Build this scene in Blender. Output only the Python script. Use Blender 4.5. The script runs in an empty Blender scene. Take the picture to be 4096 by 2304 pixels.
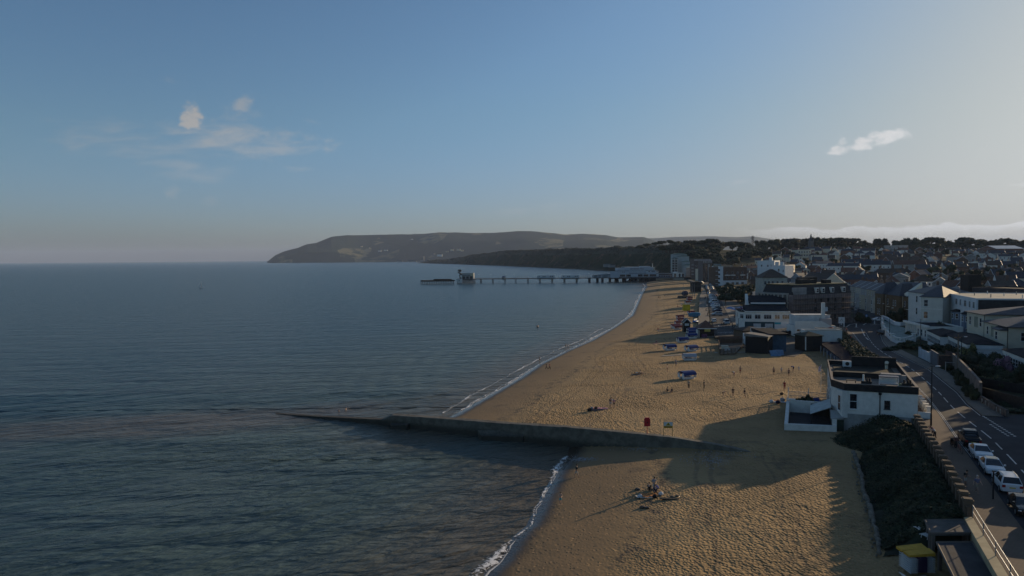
import bpy, bmesh, math, random
import numpy as np
from mathutils import Vector, Matrix, noise as mnoise
R = math.radians
C = bpy.context.scene.collection
SC = bpy.context.scene
rnd = random.Random(7)

# ------------------------------------------------------------ camera
CAMH, FPX, W0, H0, PITCH, ROLL = 28.5, 2840.0, 4096.0, 2304.0, 2.42, -0.48
cam = bpy.data.objects.new('camera', bpy.data.cameras.new('camera'))
C.objects.link(cam)
cam.data.sensor_width = 36.0
cam.data.lens = 36.0*FPX/W0
cam.data.clip_start = 1.0
cam.data.clip_end = 90000
CR = Matrix.Rotation(R(90-PITCH), 3, 'X') @ Matrix.Rotation(R(ROLL), 3, 'Z')
cam.matrix_world = Matrix.Translation((0, 0, CAMH)) @ CR.to_4x4()
SC.camera = cam

# ------------------------------------------------------------ sun, sky, exposure
SUN_AZ, SUN_EL = 55.0, 12.0            # azimuth clockwise from +Y
s_dir = Vector((math.sin(R(SUN_AZ))*math.cos(R(SUN_EL)), math.cos(R(SUN_AZ))*math.cos(R(SUN_EL)), math.sin(R(SUN_EL))))
sun = bpy.data.objects.new('sun', bpy.data.lights.new('sun', 'SUN'))
C.objects.link(sun)
sun.data.energy = 5.0
sun.data.angle = R(0.6)
sun.data.color = (1.0, 0.76, 0.48)
sun.rotation_euler = (-s_dir).to_track_quat('-Z', 'Y').to_euler()
SC.view_settings.view_transform = 'Standard'
SC.view_settings.look = 'None'
SC.view_settings.exposure = 0.0
SC.view_settings.gamma = 1.0
SC.render.engine = 'CYCLES'
SC.cycles.use_denoising = True
SC.cycles.max_bounces = 5
SC.cycles.diffuse_bounces = 2
SC.cycles.glossy_bounces = 2
SC.cycles.transparent_max_bounces = 6
SC.cycles.volume_bounces = 0
SC.cycles.sample_clamp_indirect = 4.0

world = bpy.data.worlds.new('World')
SC.world = world
world.use_nodes = True

class NT:
    """small helper for building node trees"""
    def __init__(s, tree):
        s.t = tree; s.n = tree.nodes; s.l = tree.links
    def new(s, typ, **kw):
        nd = s.n.new(typ)
        for k, v in kw.items(): setattr(nd, k, v)
        return nd
    def put(s, sock, v):
        if v is None: return
        if isinstance(v, bpy.types.NodeSocket): s.l.new(v, sock)
        else: sock.default_value = v
    def m(s, op, a, b=None, c=None, clamp=False):
        nd = s.n.new('ShaderNodeMath'); nd.operation = op; nd.use_clamp = clamp
        s.put(nd.inputs[0], a); s.put(nd.inputs[1], b); s.put(nd.inputs[2], c)
        return nd.outputs[0]
    def mix(s, f, a, b):
        nd = s.n.new('ShaderNodeMix'); nd.data_type = 'RGBA'
        s.put(nd.inputs[0], f)
        for i, v in ((6, a), (7, b)):
            if isinstance(v, tuple) and len(v) == 3: v = v + (1,)
            s.put(nd.inputs[i], v)
        return nd.outputs[2]
    def noise(s, vec, scale, detail=2, rough=.5, dist=0., dim='3D'):
        nd = s.n.new('ShaderNodeTexNoise'); nd.noise_dimensions = dim
        s.put(nd.inputs['Vector'], vec)
        nd.inputs['Scale'].default_value = scale; nd.inputs['Detail'].default_value = detail
        nd.inputs['Roughness'].default_value = rough; nd.inputs['Distortion'].default_value = dist
        return nd.outputs[0]
    def mapping(s, vec, loc=(0,0,0), rot=(0,0,0), scale=(1,1,1)):
        nd = s.n.new('ShaderNodeMapping')
        s.l.new(vec, nd.inputs[0])
        nd.inputs[1].default_value = loc; nd.inputs[2].default_value = rot; nd.inputs[3].default_value = scale
        return nd.outputs[0]
    def ss(s, v, a, b, o0=0., o1=1.):
        nd = s.n.new('ShaderNodeMapRange'); nd.interpolation_type = 'SMOOTHSTEP'
        s.put(nd.inputs[0], v)
        for i, q in ((1, a), (2, b), (3, o0), (4, o1)): s.put(nd.inputs[i], q)
        return nd.outputs[0]

wt = NT(world.node_tree)
bg = world.node_tree.nodes['Background']
sky = wt.new('ShaderNodeTexSky', sky_type='NISHITA')
sky.sun_disc = False
sky.sun_elevation = R(SUN_EL)
sky.sun_rotation = R(SUN_AZ)
sky.air_density = 1.0
sky.dust_density = 1.3
sky.ozone_density = 2.2
SKY_STR = 0.105
def build_clouds():
    tc = wt.new('ShaderNodeTexCoord')
    sp = wt.new('ShaderNodeSeparateXYZ'); wt.l.new(tc.outputs['Generated'], sp.inputs[0])
    yy = wt.m('MAXIMUM', sp.outputs[1], 0.02)
    u = wt.m('DIVIDE', sp.outputs[0], yy)
    v = wt.m('DIVIDE', sp.outputs[2], yy)
    cb = wt.new('ShaderNodeCombineXYZ')
    wt.l.new(u, cb.inputs[0]); wt.l.new(v, cb.inputs[1])
    uv = cb.outputs[0]
    n1 = wt.noise(wt.mapping(uv, scale=(1, 1.7, 1)), 26, 7, .6)
    n2 = wt.noise(wt.mapping(uv, rot=(0, 0, R(14)), scale=(1, 4.5, 1)), 11, 6, .62, .4)
    def blob(px, py, a, b, rot, nz, lo, hi, amt):
        uu = (px-2048)/FPX; vv = (1032-.0084*(px-2048)-py)/FPX
        du = wt.m('SUBTRACT', u, uu); dv = wt.m('SUBTRACT', v, vv)
        c, s_ = math.cos(R(rot)), math.sin(R(rot))
        e1 = wt.m('ADD', wt.m('MULTIPLY', du, c*FPX/a), wt.m('MULTIPLY', dv, s_*FPX/a))
        e2 = wt.m('SUBTRACT', wt.m('MULTIPLY', dv, c*FPX/b), wt.m('MULTIPLY', du, s_*FPX/b))
        r2 = wt.m('ADD', wt.m('MULTIPLY', e1, e1), wt.m('MULTIPLY', e2, e2))
        t = wt.ss(wt.m('SUBTRACT', nz, wt.m('MULTIPLY', r2, .20)), lo-.34, hi-.36)
        return wt.m('MULTIPLY', t, amt, clamp=True)
    bl = [(930, 560, 400, 70, -5, n2, .66, 1.04, .62), (640, 600, 460, 105, -12, n2, .66, 1.12, .42), (1080, 545, 330, 55, -9, n1, .72, 1.04, .5), (760, 670, 200, 50, -20, n2, .66, 1.1, .4), (420, 545, 260, 45, -6, n2, .66, 1.15, .3), (960, 470, 200, 40, 8, n1, .72, 1.08, .4),
          (1000, 425, 80, 40, 20, n1, .66, .95, .6), (940, 445, 120, 40, 0, n1, .72, 1.05, .35),
          (782, 476, 52, 62, 28, n1, .66, .90, 1.0), (700, 330, 70, 26, -10, n1, .75, 1.1, .4),
          (1105, 575, 150, 34, -14, n2, .68, 1.0, .5), (1180, 675, 120, 18, -3, n2, .7, 1.0, .35),
          (1262, 492, 50, 12, -18, n2, .68, 1.0, .4), (700, 775, 40, 45, 0, n1, .75, 1.1, .3), (835, 795, 60, 45, 20, n1, .75, 1.15, .25),
          (3490, 570, 175, 40, 14, n1, .68, .92, .95), (3370, 556, 34, 36, 0, n1, .68, .92, .9),
          (2120, 838, 260, 34, 3, n2, .75, 1.1, .3), (2960, 728, 60, 14, 8, n2, .7, 1.0, .35), (4080, 735, 110, 22, 6, n2, .7, 1.0, .45)]
    tot = None
    for b in bl:
        q = blob(*b)
        tot = q if tot is None else wt.m('MAXIMUM', tot, q)
    # low bank of cloud behind the town
    n3 = wt.noise(wt.mapping(uv, scale=(1, 1.3, 1)), 17, 6, .55)
    top = wt.m('ADD', wt.m('ADD', wt.m('MULTIPLY', u, 0.016), .0325), wt.m('MULTIPLY', wt.m('SUBTRACT', n3, .5), .028))
    bank = wt.ss(wt.m('SUBTRACT', top, v), -.0008, .0030)
    fade = wt.ss(u, .30, .40)
    body = wt.ss(wt.m('SUBTRACT', top, v), .0, .018, 1.0, .15)
    bank = wt.m('MULTIPLY', wt.m('MULTIPLY', bank, fade), wt.m('MULTIPLY', body, .8))
    tot = wt.m('MAXIMUM', tot, bank)
    # mauve bank along the sea horizon on the left
    mtop = wt.m('ADD', .0150, wt.m('MULTIPLY', wt.m('SUBTRACT', n2, .5), .006))
    mau = wt.m('MULTIPLY', wt.ss(wt.m('SUBTRACT', mtop, v), -.002, .004), wt.ss(u, -.15, -.6, .3, .55))
    # the sky colour is tinted bluer, and a veil factor compresses the glare round the sun
    tn = wt.new('ShaderNodeVectorMath', operation='MULTIPLY'); wt.l.new(sky.outputs[0], tn.inputs[0])
    wt.l.new(wt.mix(wt.ss(v, .0, .22), (.75, .91, 1.40), (.77, .955, 1.11)), tn.inputs[1])
    bw0 = wt.new('ShaderNodeRGBToBW'); wt.l.new(sky.outputs[0], bw0.inputs[0])
    veil = wt.m('DIVIDE', 1.0, wt.m('ADD', 1.0, wt.m('MULTIPLY', wt.m('MAXIMUM', wt.m('SUBTRACT', wt.m('MULTIPLY', bw0.outputs[0], SKY_STR), .30), 0.), 1.05)))
    sc = wt.new('ShaderNodeVectorMath', operation='SCALE'); wt.l.new(tn.outputs[0], sc.inputs[0]); wt.l.new(veil, sc.inputs[3])
    gl = wt.new('ShaderNodeRGBToBW'); wt.l.new(sc.outputs[0], gl.inputs[0])
    gc = wt.new('ShaderNodeVectorMath', operation='SCALE'); gc.inputs[0].default_value = (.965, 1.0, 1.01); wt.l.new(gl.outputs[0], gc.inputs[3])
    sepv = wt.mix(wt.m('MULTIPLY', wt.ss(wt.m('MULTIPLY', gl.outputs[0], SKY_STR), .30, .62), .75), sc.outputs[0], gc.outputs[0])
    lum = wt.new('ShaderNodeRGBToBW'); wt.l.new(sepv, lum.inputs[0])
    cl = wt.new('ShaderNodeVectorMath', operation='SCALE')
    cl.inputs[0].default_value = (1.03, 1.04, 1.06)
    wt.l.new(wt.m('ADD', wt.m('MULTIPLY', lum.outputs[0], 1.25), .55), cl.inputs[3])
    mv = wt.new('ShaderNodeVectorMath', operation='SCALE')
    mv.inputs[0].default_value = (.90, .86, 1.02)
    wt.l.new(wt.m('MULTIPLY', lum.outputs[0], .8), mv.inputs[3])
    c0 = wt.mix(mau, sepv, mv.outputs[0])
    return wt.mix(tot, c0, cl.outputs[0])
wt.l.new(build_clouds(), bg.inputs[0])
bg.inputs[1].default_value = SKY_STR

# ------------------------------------------------------------ projection helpers (used to take positions off a survey of the photograph)
def yh(px): return 1032.0-.0084*(px-2048)
def P(px, py, z=0.0):
    d = CR @ Vector(((px-2048)/FPX, -(py-1152)/FPX, -1.0))
    t = (z-CAMH)/d.z
    return Vector((d.x*t, d.y*t, z))
def PD(px, py, Y):
    d = CR @ Vector(((px-2048)/FPX, -(py-1152)/FPX, -1.0))
    t = Y/d.y
    return Vector((d.x*t, Y, CAMH+d.z*t))
def XU(px, Y): return (px-2048)/FPX*Y
def ZT(py, px, Y): return CAMH-(py-yh(px))*Y/FPX

# ------------------------------------------------------------ mesh helpers
class MB:
    def __init__(s): s.v = []; s.f = []; s.m = []; s.mi = 0; s.T = None
    def add(s, vs, fs):
        b = len(s.v)
        if s.T is not None: vs = [tuple(s.T @ Vector(q)) for q in vs]
        s.v += [tuple(q) for q in vs]; s.f += [tuple(i+b for i in f) for f in fs]; s.m += [s.mi]*len(fs)
        return s
    def box(s, x0, x1, y0, y1, z0, z1):
        return s.add([(x0,y0,z0),(x1,y0,z0),(x1,y1,z0),(x0,y1,z0),(x0,y0,z1),(x1,y0,z1),(x1,y1,z1),(x0,y1,z1)],
                     [(0,3,2,1),(4,5,6,7),(0,1,5,4),(1,2,6,5),(2,3,7,6),(3,0,4,7)])
    def prism(s, poly, z0, z1):
        """closed prism over a CCW polygon [(x,y)]; z1 may be a list"""
        n = len(poly); z1s = z1 if isinstance(z1, (list, tuple)) else [z1]*n; z0s = z0 if isinstance(z0, (list, tuple)) else [z0]*n
        vs = [(p[0], p[1], z0s[i]) for i, p in enumerate(poly)]+[(p[0], p[1], z1s[i]) for i, p in enumerate(poly)]
        fs = [tuple(range(n-1, -1, -1)), tuple(range(n, 2*n))]+[(i, (i+1) % n, (i+1) % n+n, i+n) for i in range(n)]
        return s.add(vs, fs)
    def tube(s, p0, p1, r0, r1=None, n=8, cap=True):
        r1 = r0 if r1 is None else r1
        p0, p1 = Vector(p0), Vector(p1); d = (p1-p0).normalized()
        a = d.cross(Vector((0, 0, 1)) if abs(d.z) < .9 else Vector((1, 0, 0))).normalized(); b = d.cross(a)
        vs = []
        for p, r in ((p0, r0), (p1, r1)):
            for k in range(n):
                t = 2*math.pi*k/n; vs.append(p+a*(r*math.cos(t))+b*(r*math.sin(t)))
        fs = [(k, (k+1) % n, (k+1) % n+n, k+n) for k in range(n)]
        if cap: fs += [tuple(range(n-1, -1, -1)), tuple(range(n, 2*n))]
        return s.add(vs, [tuple(reversed(f)) for f in fs])
    def ell(s, c, r, n=8, m=6):
        vs = [(c[0], c[1], c[2]-r[2])]
        for i in range(1, m):
            ph = math.pi*i/m
            for k in range(n):
                t = 2*math.pi*k/n
                vs.append((c[0]+r[0]*math.sin(ph)*math.cos(t), c[1]+r[1]*math.sin(ph)*math.sin(t), c[2]-r[2]*math.cos(ph)))
        vs.append((c[0], c[1], c[2]+r[2]))
        fs = [(0, 1+(k+1) % n, 1+k) for k in range(n)]
        for i in range(m-2):
            for k in range(n): fs.append((1+i*n+k, 1+i*n+(k+1) % n, 1+(i+1)*n+(k+1) % n, 1+(i+1)*n+k))
        L = 1+(m-2)*n
        fs += [(L+k, L+(k+1) % n, L+n) for k in range(n)]
        return s.add(vs, fs)
    def mesh(s, name, mats):
        me = bpy.data.meshes.new(name)
        me.from_pydata(s.v, [], s.f)
        if not isinstance(mats, (list, tuple)): mats = [mats]
        for q in mats: me.materials.append(q)
        if len(mats) > 1: me.polygons.foreach_set('material_index', s.m)
        me.update()
        return me

def obj(name, mb, mats, parent=None, smooth=False, loc=None, rot=None):
    me = mb.mesh(name, mats) if isinstance(mb, MB) else mb
    o = bpy.data.objects.new(name, me); C.objects.link(o)
    if smooth: me.polygons.foreach_set('use_smooth', [True]*len(me.polygons))
    if parent is not None: o.parent = parent
    if loc is not None: o.location = loc
    if rot is not None: o.rotation_euler = rot if isinstance(rot, tuple) else (0, 0, rot)
    return o
def tag(o, label=None, cat=None, group=None, kind=None):
    if label: o['label'] = label
    if cat: o['category'] = cat
    if group: o['group'] = group
    if kind: o['kind'] = kind
    return o
def thing(name, label, cat, loc=(0, 0, 0), rz=0., group=None):
    o = bpy.data.objects.new(name, None); C.objects.link(o)
    o.empty_display_size = .3
    o.location = loc; o.rotation_euler = (0, 0, rz)
    return tag(o, label, cat, group)
KIDS = {}
def kids(o): return [c for c in o.children]
def dup(o, loc=None, rz=None, label=None, group=None, scale=None, parent=None):
    c = o.copy(); C.objects.link(c)
    if parent is not None: c.parent = parent
    if loc is not None: c.location = loc
    if rz is not None: c.rotation_euler = (0, 0, rz)
    if scale is not None: c.scale = scale if isinstance(scale, tuple) else (scale,)*3
    if label: c['label'] = label
    if group: c['group'] = group
    for ch in o.children: dup(ch, parent=c)
    return c
def struct(o): return tag(o, kind='structure')

# ------------------------------------------------------------ materials
MATS = {}
ALB = .78     # scales every base colour down, because shaded surfaces rendered too light
def mat(name, col, rough=.7, var=.15, vscale=.6, bump=0., bscale=8., spec=.3, metal=0., col2=None, stretch=(1, 1, 1), emit=None):
    """painted / masonry / metal surface with a little procedural wear in its colour"""
    if name in MATS: return MATS[name]
    col = tuple(c*ALB for c in col); col2 = tuple(c*ALB for c in col2) if col2 else None
    m = bpy.data.materials.new(name); m.use_nodes = True; MATS[name] = m
    t = NT(m.node_tree); b = m.node_tree.nodes['Principled BSDF']
    tc = t.new('ShaderNodeTexCoord'); co = t.mapping(tc.outputs['Object'], scale=stretch)
    n = t.noise(co, vscale, 5, .6)
    lo = tuple(c*(1-var) for c in col); hi = tuple(min(1, c*(1+var)) for c in col) if col2 is None else col2
    f = t.ss(n, .32, .68)
    b.inputs['Base Color'].default_value = (*col, 1)
    t.l.new(t.mix(f, lo, hi), b.inputs['Base Color'])
    b.inputs['Roughness'].default_value = rough
    b.inputs['Metallic'].default_value = metal
    b.inputs['Specular IOR Level'].default_value = spec
    if bump:
        bp = t.new('ShaderNodeBump'); bp.inputs['Strength'].default_value = bump
        bp.inputs['Distance'].default_value = .05
        t.l.new(t.noise(tc.outputs['Object'], bscale, 4, .6), bp.inputs['Height'])
        t.l.new(bp.outputs[0], b.inputs['Normal'])
    if emit:
        b.inputs['Emission Color'].default_value = (*emit[0], 1); b.inputs['Emission Strength'].default_value = emit[1]
    return m
def brickmat(name, c1, c2, mortar, sx=.45, sy=.15, rough=.85, axis='wall'):
    if name in MATS: return MATS[name]
    c1, c2, mortar = [tuple(q*ALB for q in v) for v in (c1, c2, mortar)]
    m = bpy.data.materials.new(name); m.use_nodes = True; MATS[name] = m
    t = NT(m.node_tree); b = m.node_tree.nodes['Principled BSDF']
    tc = t.new('ShaderNodeTexCoord')
    sp = t.new('ShaderNodeSeparateXYZ'); t.l.new(tc.outputs['Object'], sp.inputs[0])
    cb = t.new('ShaderNodeCombineXYZ')
    t.l.new(t.m('ADD', sp.outputs[0], sp.outputs[1]), cb.inputs[0])
    t.l.new(sp.outputs[2] if axis == 'wall' else sp.outputs[1], cb.inputs[1])
    if axis != 'wall': t.l.new(sp.outputs[0], cb.inputs[0])
    br = t.new('ShaderNodeTexBrick')
    t.l.new(cb.outputs[0], br.inputs['Vector'])
    br.inputs['Scale'].default_value = 1.0
    br.inputs['Brick Width'].default_value = sx; br.inputs['Row Height'].default_value = sy
    br.inputs['Mortar Size'].default_value = .02
    br.inputs['Color1'].default_value = (*c1, 1); br.inputs['Color2'].default_value = (*c2, 1); br.inputs['Mortar'].default_value = (*mortar, 1)
    n = t.noise(tc.outputs['Object'], .5, 4, .6)
    t.l.new(t.mix(t.m('MULTIPLY', t.ss(n, .35, .7), .45), br.outputs[0], tuple(x*.55 for x in c1)), b.inputs['Base Color'])
    b.inputs['Roughness'].default_value = rough; b.inputs['Specular IOR Level'].default_value = .2
    return m
# ------------------------------------------------------------ terrain survey
def lerp_tab(tab, x):
    if x <= tab[0][0]: return tab[0][1]
    for (a, va), (b, vb) in zip(tab, tab[1:]):
        if x <= b: return va+(vb-va)*(x-a)/(b-a)
    return tab[-1][1]
def smooth01(t): t = max(0., min(1., t)); return t*t*(3-2*t)
# heights of the upper ground: by bearing (photo column at the horizon) and depth
GT = [(2600, [(330, 2.8), (800, 3), (900, 4), (1000, 20), (1080, 36), (1400, 43), (2500, 40)]),
      (2780, [(330, 2.8), (780, 3), (860, 5), (950, 18), (1080, 38), (1400, 43), (2500, 40)]),
      (3000, [(330, 2.8), (500, 3.6), (700, 6), (850, 14), (1000, 28), (1120, 36), (1400, 39), (2500, 38)]),
      (3300, [(100, 5.0), (170, 3.6), (260, 2.7), (330, 3), (450, 6), (700, 15), (1000, 31), (1200, 39), (1500, 40), (2500, 38)]),
      (3700, [(105, 5.0), (170, 3.9), (250, 3.0), (330, 5), (500, 9.5), (700, 16), (1000, 28), (1200, 34), (1500, 36), (2500, 36)]),
      (4100, [(105, 5.0), (150, 5.2), (330, 8), (500, 12), (700, 17.5), (1000, 28), (1300, 34), (2500, 34)]),
      (5200, [(105, 5.0), (150, 6.5), (330, 10), (500, 13), (700, 18), (1000, 27), (1300, 33), (2500, 33)])]
def road_z(Y): return 5.0 if Y < 95 else (5.0-2.3*smooth01((Y-95)/160.0))
def G(x, y):
    u = 2048+FPX*x/max(y, 30)
    if y < 105: return 5.0
    zs = [(c, lerp_tab(t, y)) for c, t in GT]
    z = lerp_tab(zs, u)
    if y < 270:
        # the road corridor keeps the road's own level
        w = smooth01((u-(3560+ (270-y)*2.6))/260.0) if y > 105 else 0
        z = road_z(y)*(1-w)+z*w
    return z
def GP(px, py, dz=0.):
    z = 3.0
    for _ in range(12):
        q = P(px, py, z); z = .5*z+.5*(G(q.x, q.y)+dz)
    return P(px, py, z)

# shorelines as world points (Y, X)
SH_FAR = [(60, -34), (118, -14.5), (128.6, -10.6), (149.9, -4), (166.6, 1.1), (187.5, 6.5), (214.8, 15.9), (240, 25.8), (285, 40), (342.6, 57), (410, 71), (473, 84), (560, 102), (680, 128), (753, 140), (830, 160), (1000, 190)]
SH_NEAR = [(30, -12), (50, -6), (63.5, -2.5), (65.3, -1.65), (71.5, 0), (74.6, 1.4), (83.9, 3.4), (93.6, 5.6), (102.2, 8), (125, 12)]
WALL = [(30, 28.6), (45, 33.2), (56.4, 38), (62, 40.4), (74.5, 46), (91.7, 53.3), (97, 55.6), (125, 67), (156, 80), (173, 87), (200, 96), (219, 101.5), (224, 88), (229, 60), (300, 78.5), (359, 94), (523, 145), (666, 176), (796, 196), (850, 205)]
def groyne_y(x): # line of the groyne in plan
    return 131+(x+44)*(-.44) if x < -21 else 120.9+(x+21)*(-.49)
def beach_z(x, y):
    gy = groyne_y(x)
    def prof(d, top, k): return top*(1-math.exp(-d/k)) if d > 0 else .07*d
    zf = prof(x-lerp_tab(SH_FAR, y), 2.45, 15.0)
    zn = prof(x-lerp_tab(SH_NEAR, y), 2.45, 16.0)
    k = smooth01((y-gy+.5)/1.0) if x < 20 else smooth01((y-gy+.5+(x-20)*.2)/(1.0+(x-20)*.4))
    return zn*(1-k)+zf*k
def fbm(x, y, s, o=3): return mnoise.fractal(Vector((x*s, y*s, 3.7)), 1.0, 2.0, o)

def grid_mesh(name, rows, mats, smooth=True, uvs=None):
    nr, nc = len(rows), len(rows[0])
    vs = np.array([p for r in rows for p in r], dtype=np.float32)
    i, j = np.meshgrid(np.arange(nr-1), np.arange(nc-1), indexing='ij')
    a = (i*nc+j).ravel(); f = np.stack([a, a+1, a+1+nc, a+nc], 1)
    me = bpy.data.meshes.new(name)
    me.from_pydata(vs.tolist(), [], f.tolist())
    for q in (mats if isinstance(mats, (list, tuple)) else [mats]): me.materials.append(q)
    if smooth: me.polygons.foreach_set('use_smooth', [True]*len(me.polygons))
    if uvs is not None:
        lay = me.uv_layers.new(name='UVMap')
        uv = np.array([p for r in uvs for p in r], dtype=np.float32)
        li = np.empty(len(me.loops), dtype=np.int32); me.loops.foreach_get('vertex_index', li)
        lay.data.foreach_set('uv', uv[li].ravel())
    me.update()
    return me

# ------------------------------------------------------------ sea
def sea_material():
    m = bpy.data.materials.new('sea_water'); m.use_nodes = True
    t = NT(m.node_tree); b = m.node_tree.nodes['Principled BSDF']
    g = t.new('ShaderNodeNewGeometry'); co = g.outputs['Position']
    at = t.new('ShaderNodeAttribute'); at.attribute_name = 'shore'
    shore = at.outputs['Fac']      # metres from the waterline / 100
    deep = (.030, .076, .104); mid = (.072, .104, .096); shal = (.12, .095, .066); silt = (.115, .092, .078)
    n0 = t.noise(t.mapping(co, scale=(.35, 1.6, 1), rot=(0, 0, R(-14))), .012, 4, .6)
    c = t.mix(t.ss(t.m('ADD', shore, t.m('MULTIPLY', t.m('SUBTRACT', n0, .5), .6)), .0, 1.1), mid, deep)
    c = t.mix(t.ss(shore, .0, .22, .85, 0.), c, shal)
    # brown silt drawn out from the end of the groyne
    sx = t.new('ShaderNodeSeparateXYZ'); t.l.new(co, sx.inputs[0])
    off = t.m('SUBTRACT', sx.outputs[1], t.m('ADD', 139., t.m('MULTIPLY', sx.outputs[0], .24)))
    n9 = t.noise(t.mapping(co, scale=(.5, 1.4, 1)), .06, 5, .65)
    pl = t.ss(t.m('ABSOLUTE', t.m('ADD', off, t.m('MULTIPLY', t.m('SUBTRACT', n9, .5), 26.))), 1., 15., 1., 0.)
    pl = t.m('MULTIPLY', pl, t.m('MULTIPLY', t.ss(sx.outputs[0], -34., -16., 1., 0.), t.ss(sx.outputs[0], -135., -60.)))
    c = t.mix(t.m('MULTIPLY', pl, .75), c, silt)
    t.l.new(c, b.inputs['Base Color'])
    b.inputs['Roughness'].default_value = .22
    b.inputs['IOR'].default_value = 1.333
    b.inputs['Specular IOR Level'].default_value = .20
    # swell bands + chop
    def wv(rot, sc, dist, det=2.):
        w = t.new('ShaderNodeTexWave', wave_type='BANDS', bands_direction='X', wave_profile='SIN')
        t.l.new(t.mapping(co, rot=(0, 0, rot)), w.inputs['Vector'])
        w.inputs['Scale'].default_value = sc; w.inputs['Distortion'].default_value = dist
        w.inputs['Detail'].default_value = det; w.inputs['Detail Scale'].default_value = .6
        return w.outputs['Fac']
    crest = t.mapping(co, rot=(0, 0, R(-38))); cross = t.mapping(co, rot=(0, 0, R(-8)))
    ch1 = t.noise(t.mapping(crest, scale=(.30, 1, 1)), 2.4, 4, .62, .2)
    ch2 = t.noise(t.mapping(crest, scale=(.16, 1, 1)), .75, 3, .5, .3)
    ch3 = t.noise(t.mapping(cross, scale=(.25, 1, 1)), .16, 4, .6, .2)
    cam_d = t.new('ShaderNodeVectorMath', operation='DISTANCE')
    t.l.new(co, cam_d.inputs[0]); cam_d.inputs[1].default_value = (0, 0, CAMH)
    h = t.m('ADD', t.m('MULTIPLY', ch1, .34), t.m('MULTIPLY', ch2, 1.0))
    h = t.m('ADD', h, t.m('MULTIPLY', ch3, 2.2))
    bp = t.new('ShaderNodeBump'); bp.inputs['Strength'].default_value = 1.0; bp.inputs['Distance'].default_value = 1.0
    t.l.new(h, bp.inputs['Height']); t.l.new(bp.outputs[0], b.inputs['Normal'])
    return m
SEA_M = sea_material()
def poly_dist(pts, x, y):
    best = 1e9
    for (y0, x0), (y1, x1) in zip(pts, pts[1:]):
        dx, dy = x1-x0, y1-y0; L = dx*dx+dy*dy
        k = max(0, min(1, ((x-x0)*dx+(y-y0)*dy)/L)); d = math.hypot(x-x0-k*dx, y-y0-k*dy)
        if d < best: best = d
    return best
def swell(x, y):
    """long low swell that bends round the groyne and lines up with the near shore"""
    k = smooth01((groyne_y(x)-y)/40.0+.4)
    d1 = (x*.62-y*.78)+1.8*fbm(x, y, .03, 2)
    d2 = (x*.80-y*.60)+(x+20)*(x+20)*.0016+1.2*fbm(x, y, .05, 2)
    a = math.sin(d1*2.0)+.8*math.sin(d1*1.15+1.3)
    b = math.sin(d2*2.2)+.8*math.sin(d2*1.2+.6)
    amp = .6+.6*fbm(x, y, .045, 2)
    return (.075*a*(1-k)+.085*b*k)*amp
def build_sea():
    Ys = [26+ i*.42 for i in range(300)]
    while Ys[-1] < 26000: Ys.append(Ys[-1]*1.022)
    rows = []; sh = []
    nc = 240
    for Y in Ys:
        r = []
        xs_n = lerp_tab(SH_NEAR, Y) if Y < groyne_y(10) else lerp_tab(SH_FAR, Y)
        xr = (xs_n+8 if Y < 760 else Y*.42+0)
        if 100 < Y < 135: xr = 20
        if Y > 760: xr = max(148+(Y-760)*.5, 0)
        xl = -Y*.80-30
        for j in range(nc):
            s = j/(nc-1.0)
            x = xl+(xr-xl)*(1-(1-s)**1.25)
            if Y < 400:
                d = min(poly_dist(SH_NEAR[:9], x, Y), poly_dist(SH_FAR[1:], x, Y))
            else: d = abs(lerp_tab(SH_FAR, min(Y, 900))-x)
            f = smooth01(d/10.0)*smooth01((420-Y)/200.0)
            z = swell(x, Y)*f if Y < 420 else 0.
            r.append((x, Y, z)); sh.append(min(d/100., 4.0))
        rows.append(r)
    me = grid_mesh('sea', rows, SEA_M)
    a = me.attributes.new('shore', 'FLOAT', 'POINT'); a.data.foreach_set('value', sh)
    o = obj('sea', me, None); return struct(o)
build_sea()

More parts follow.
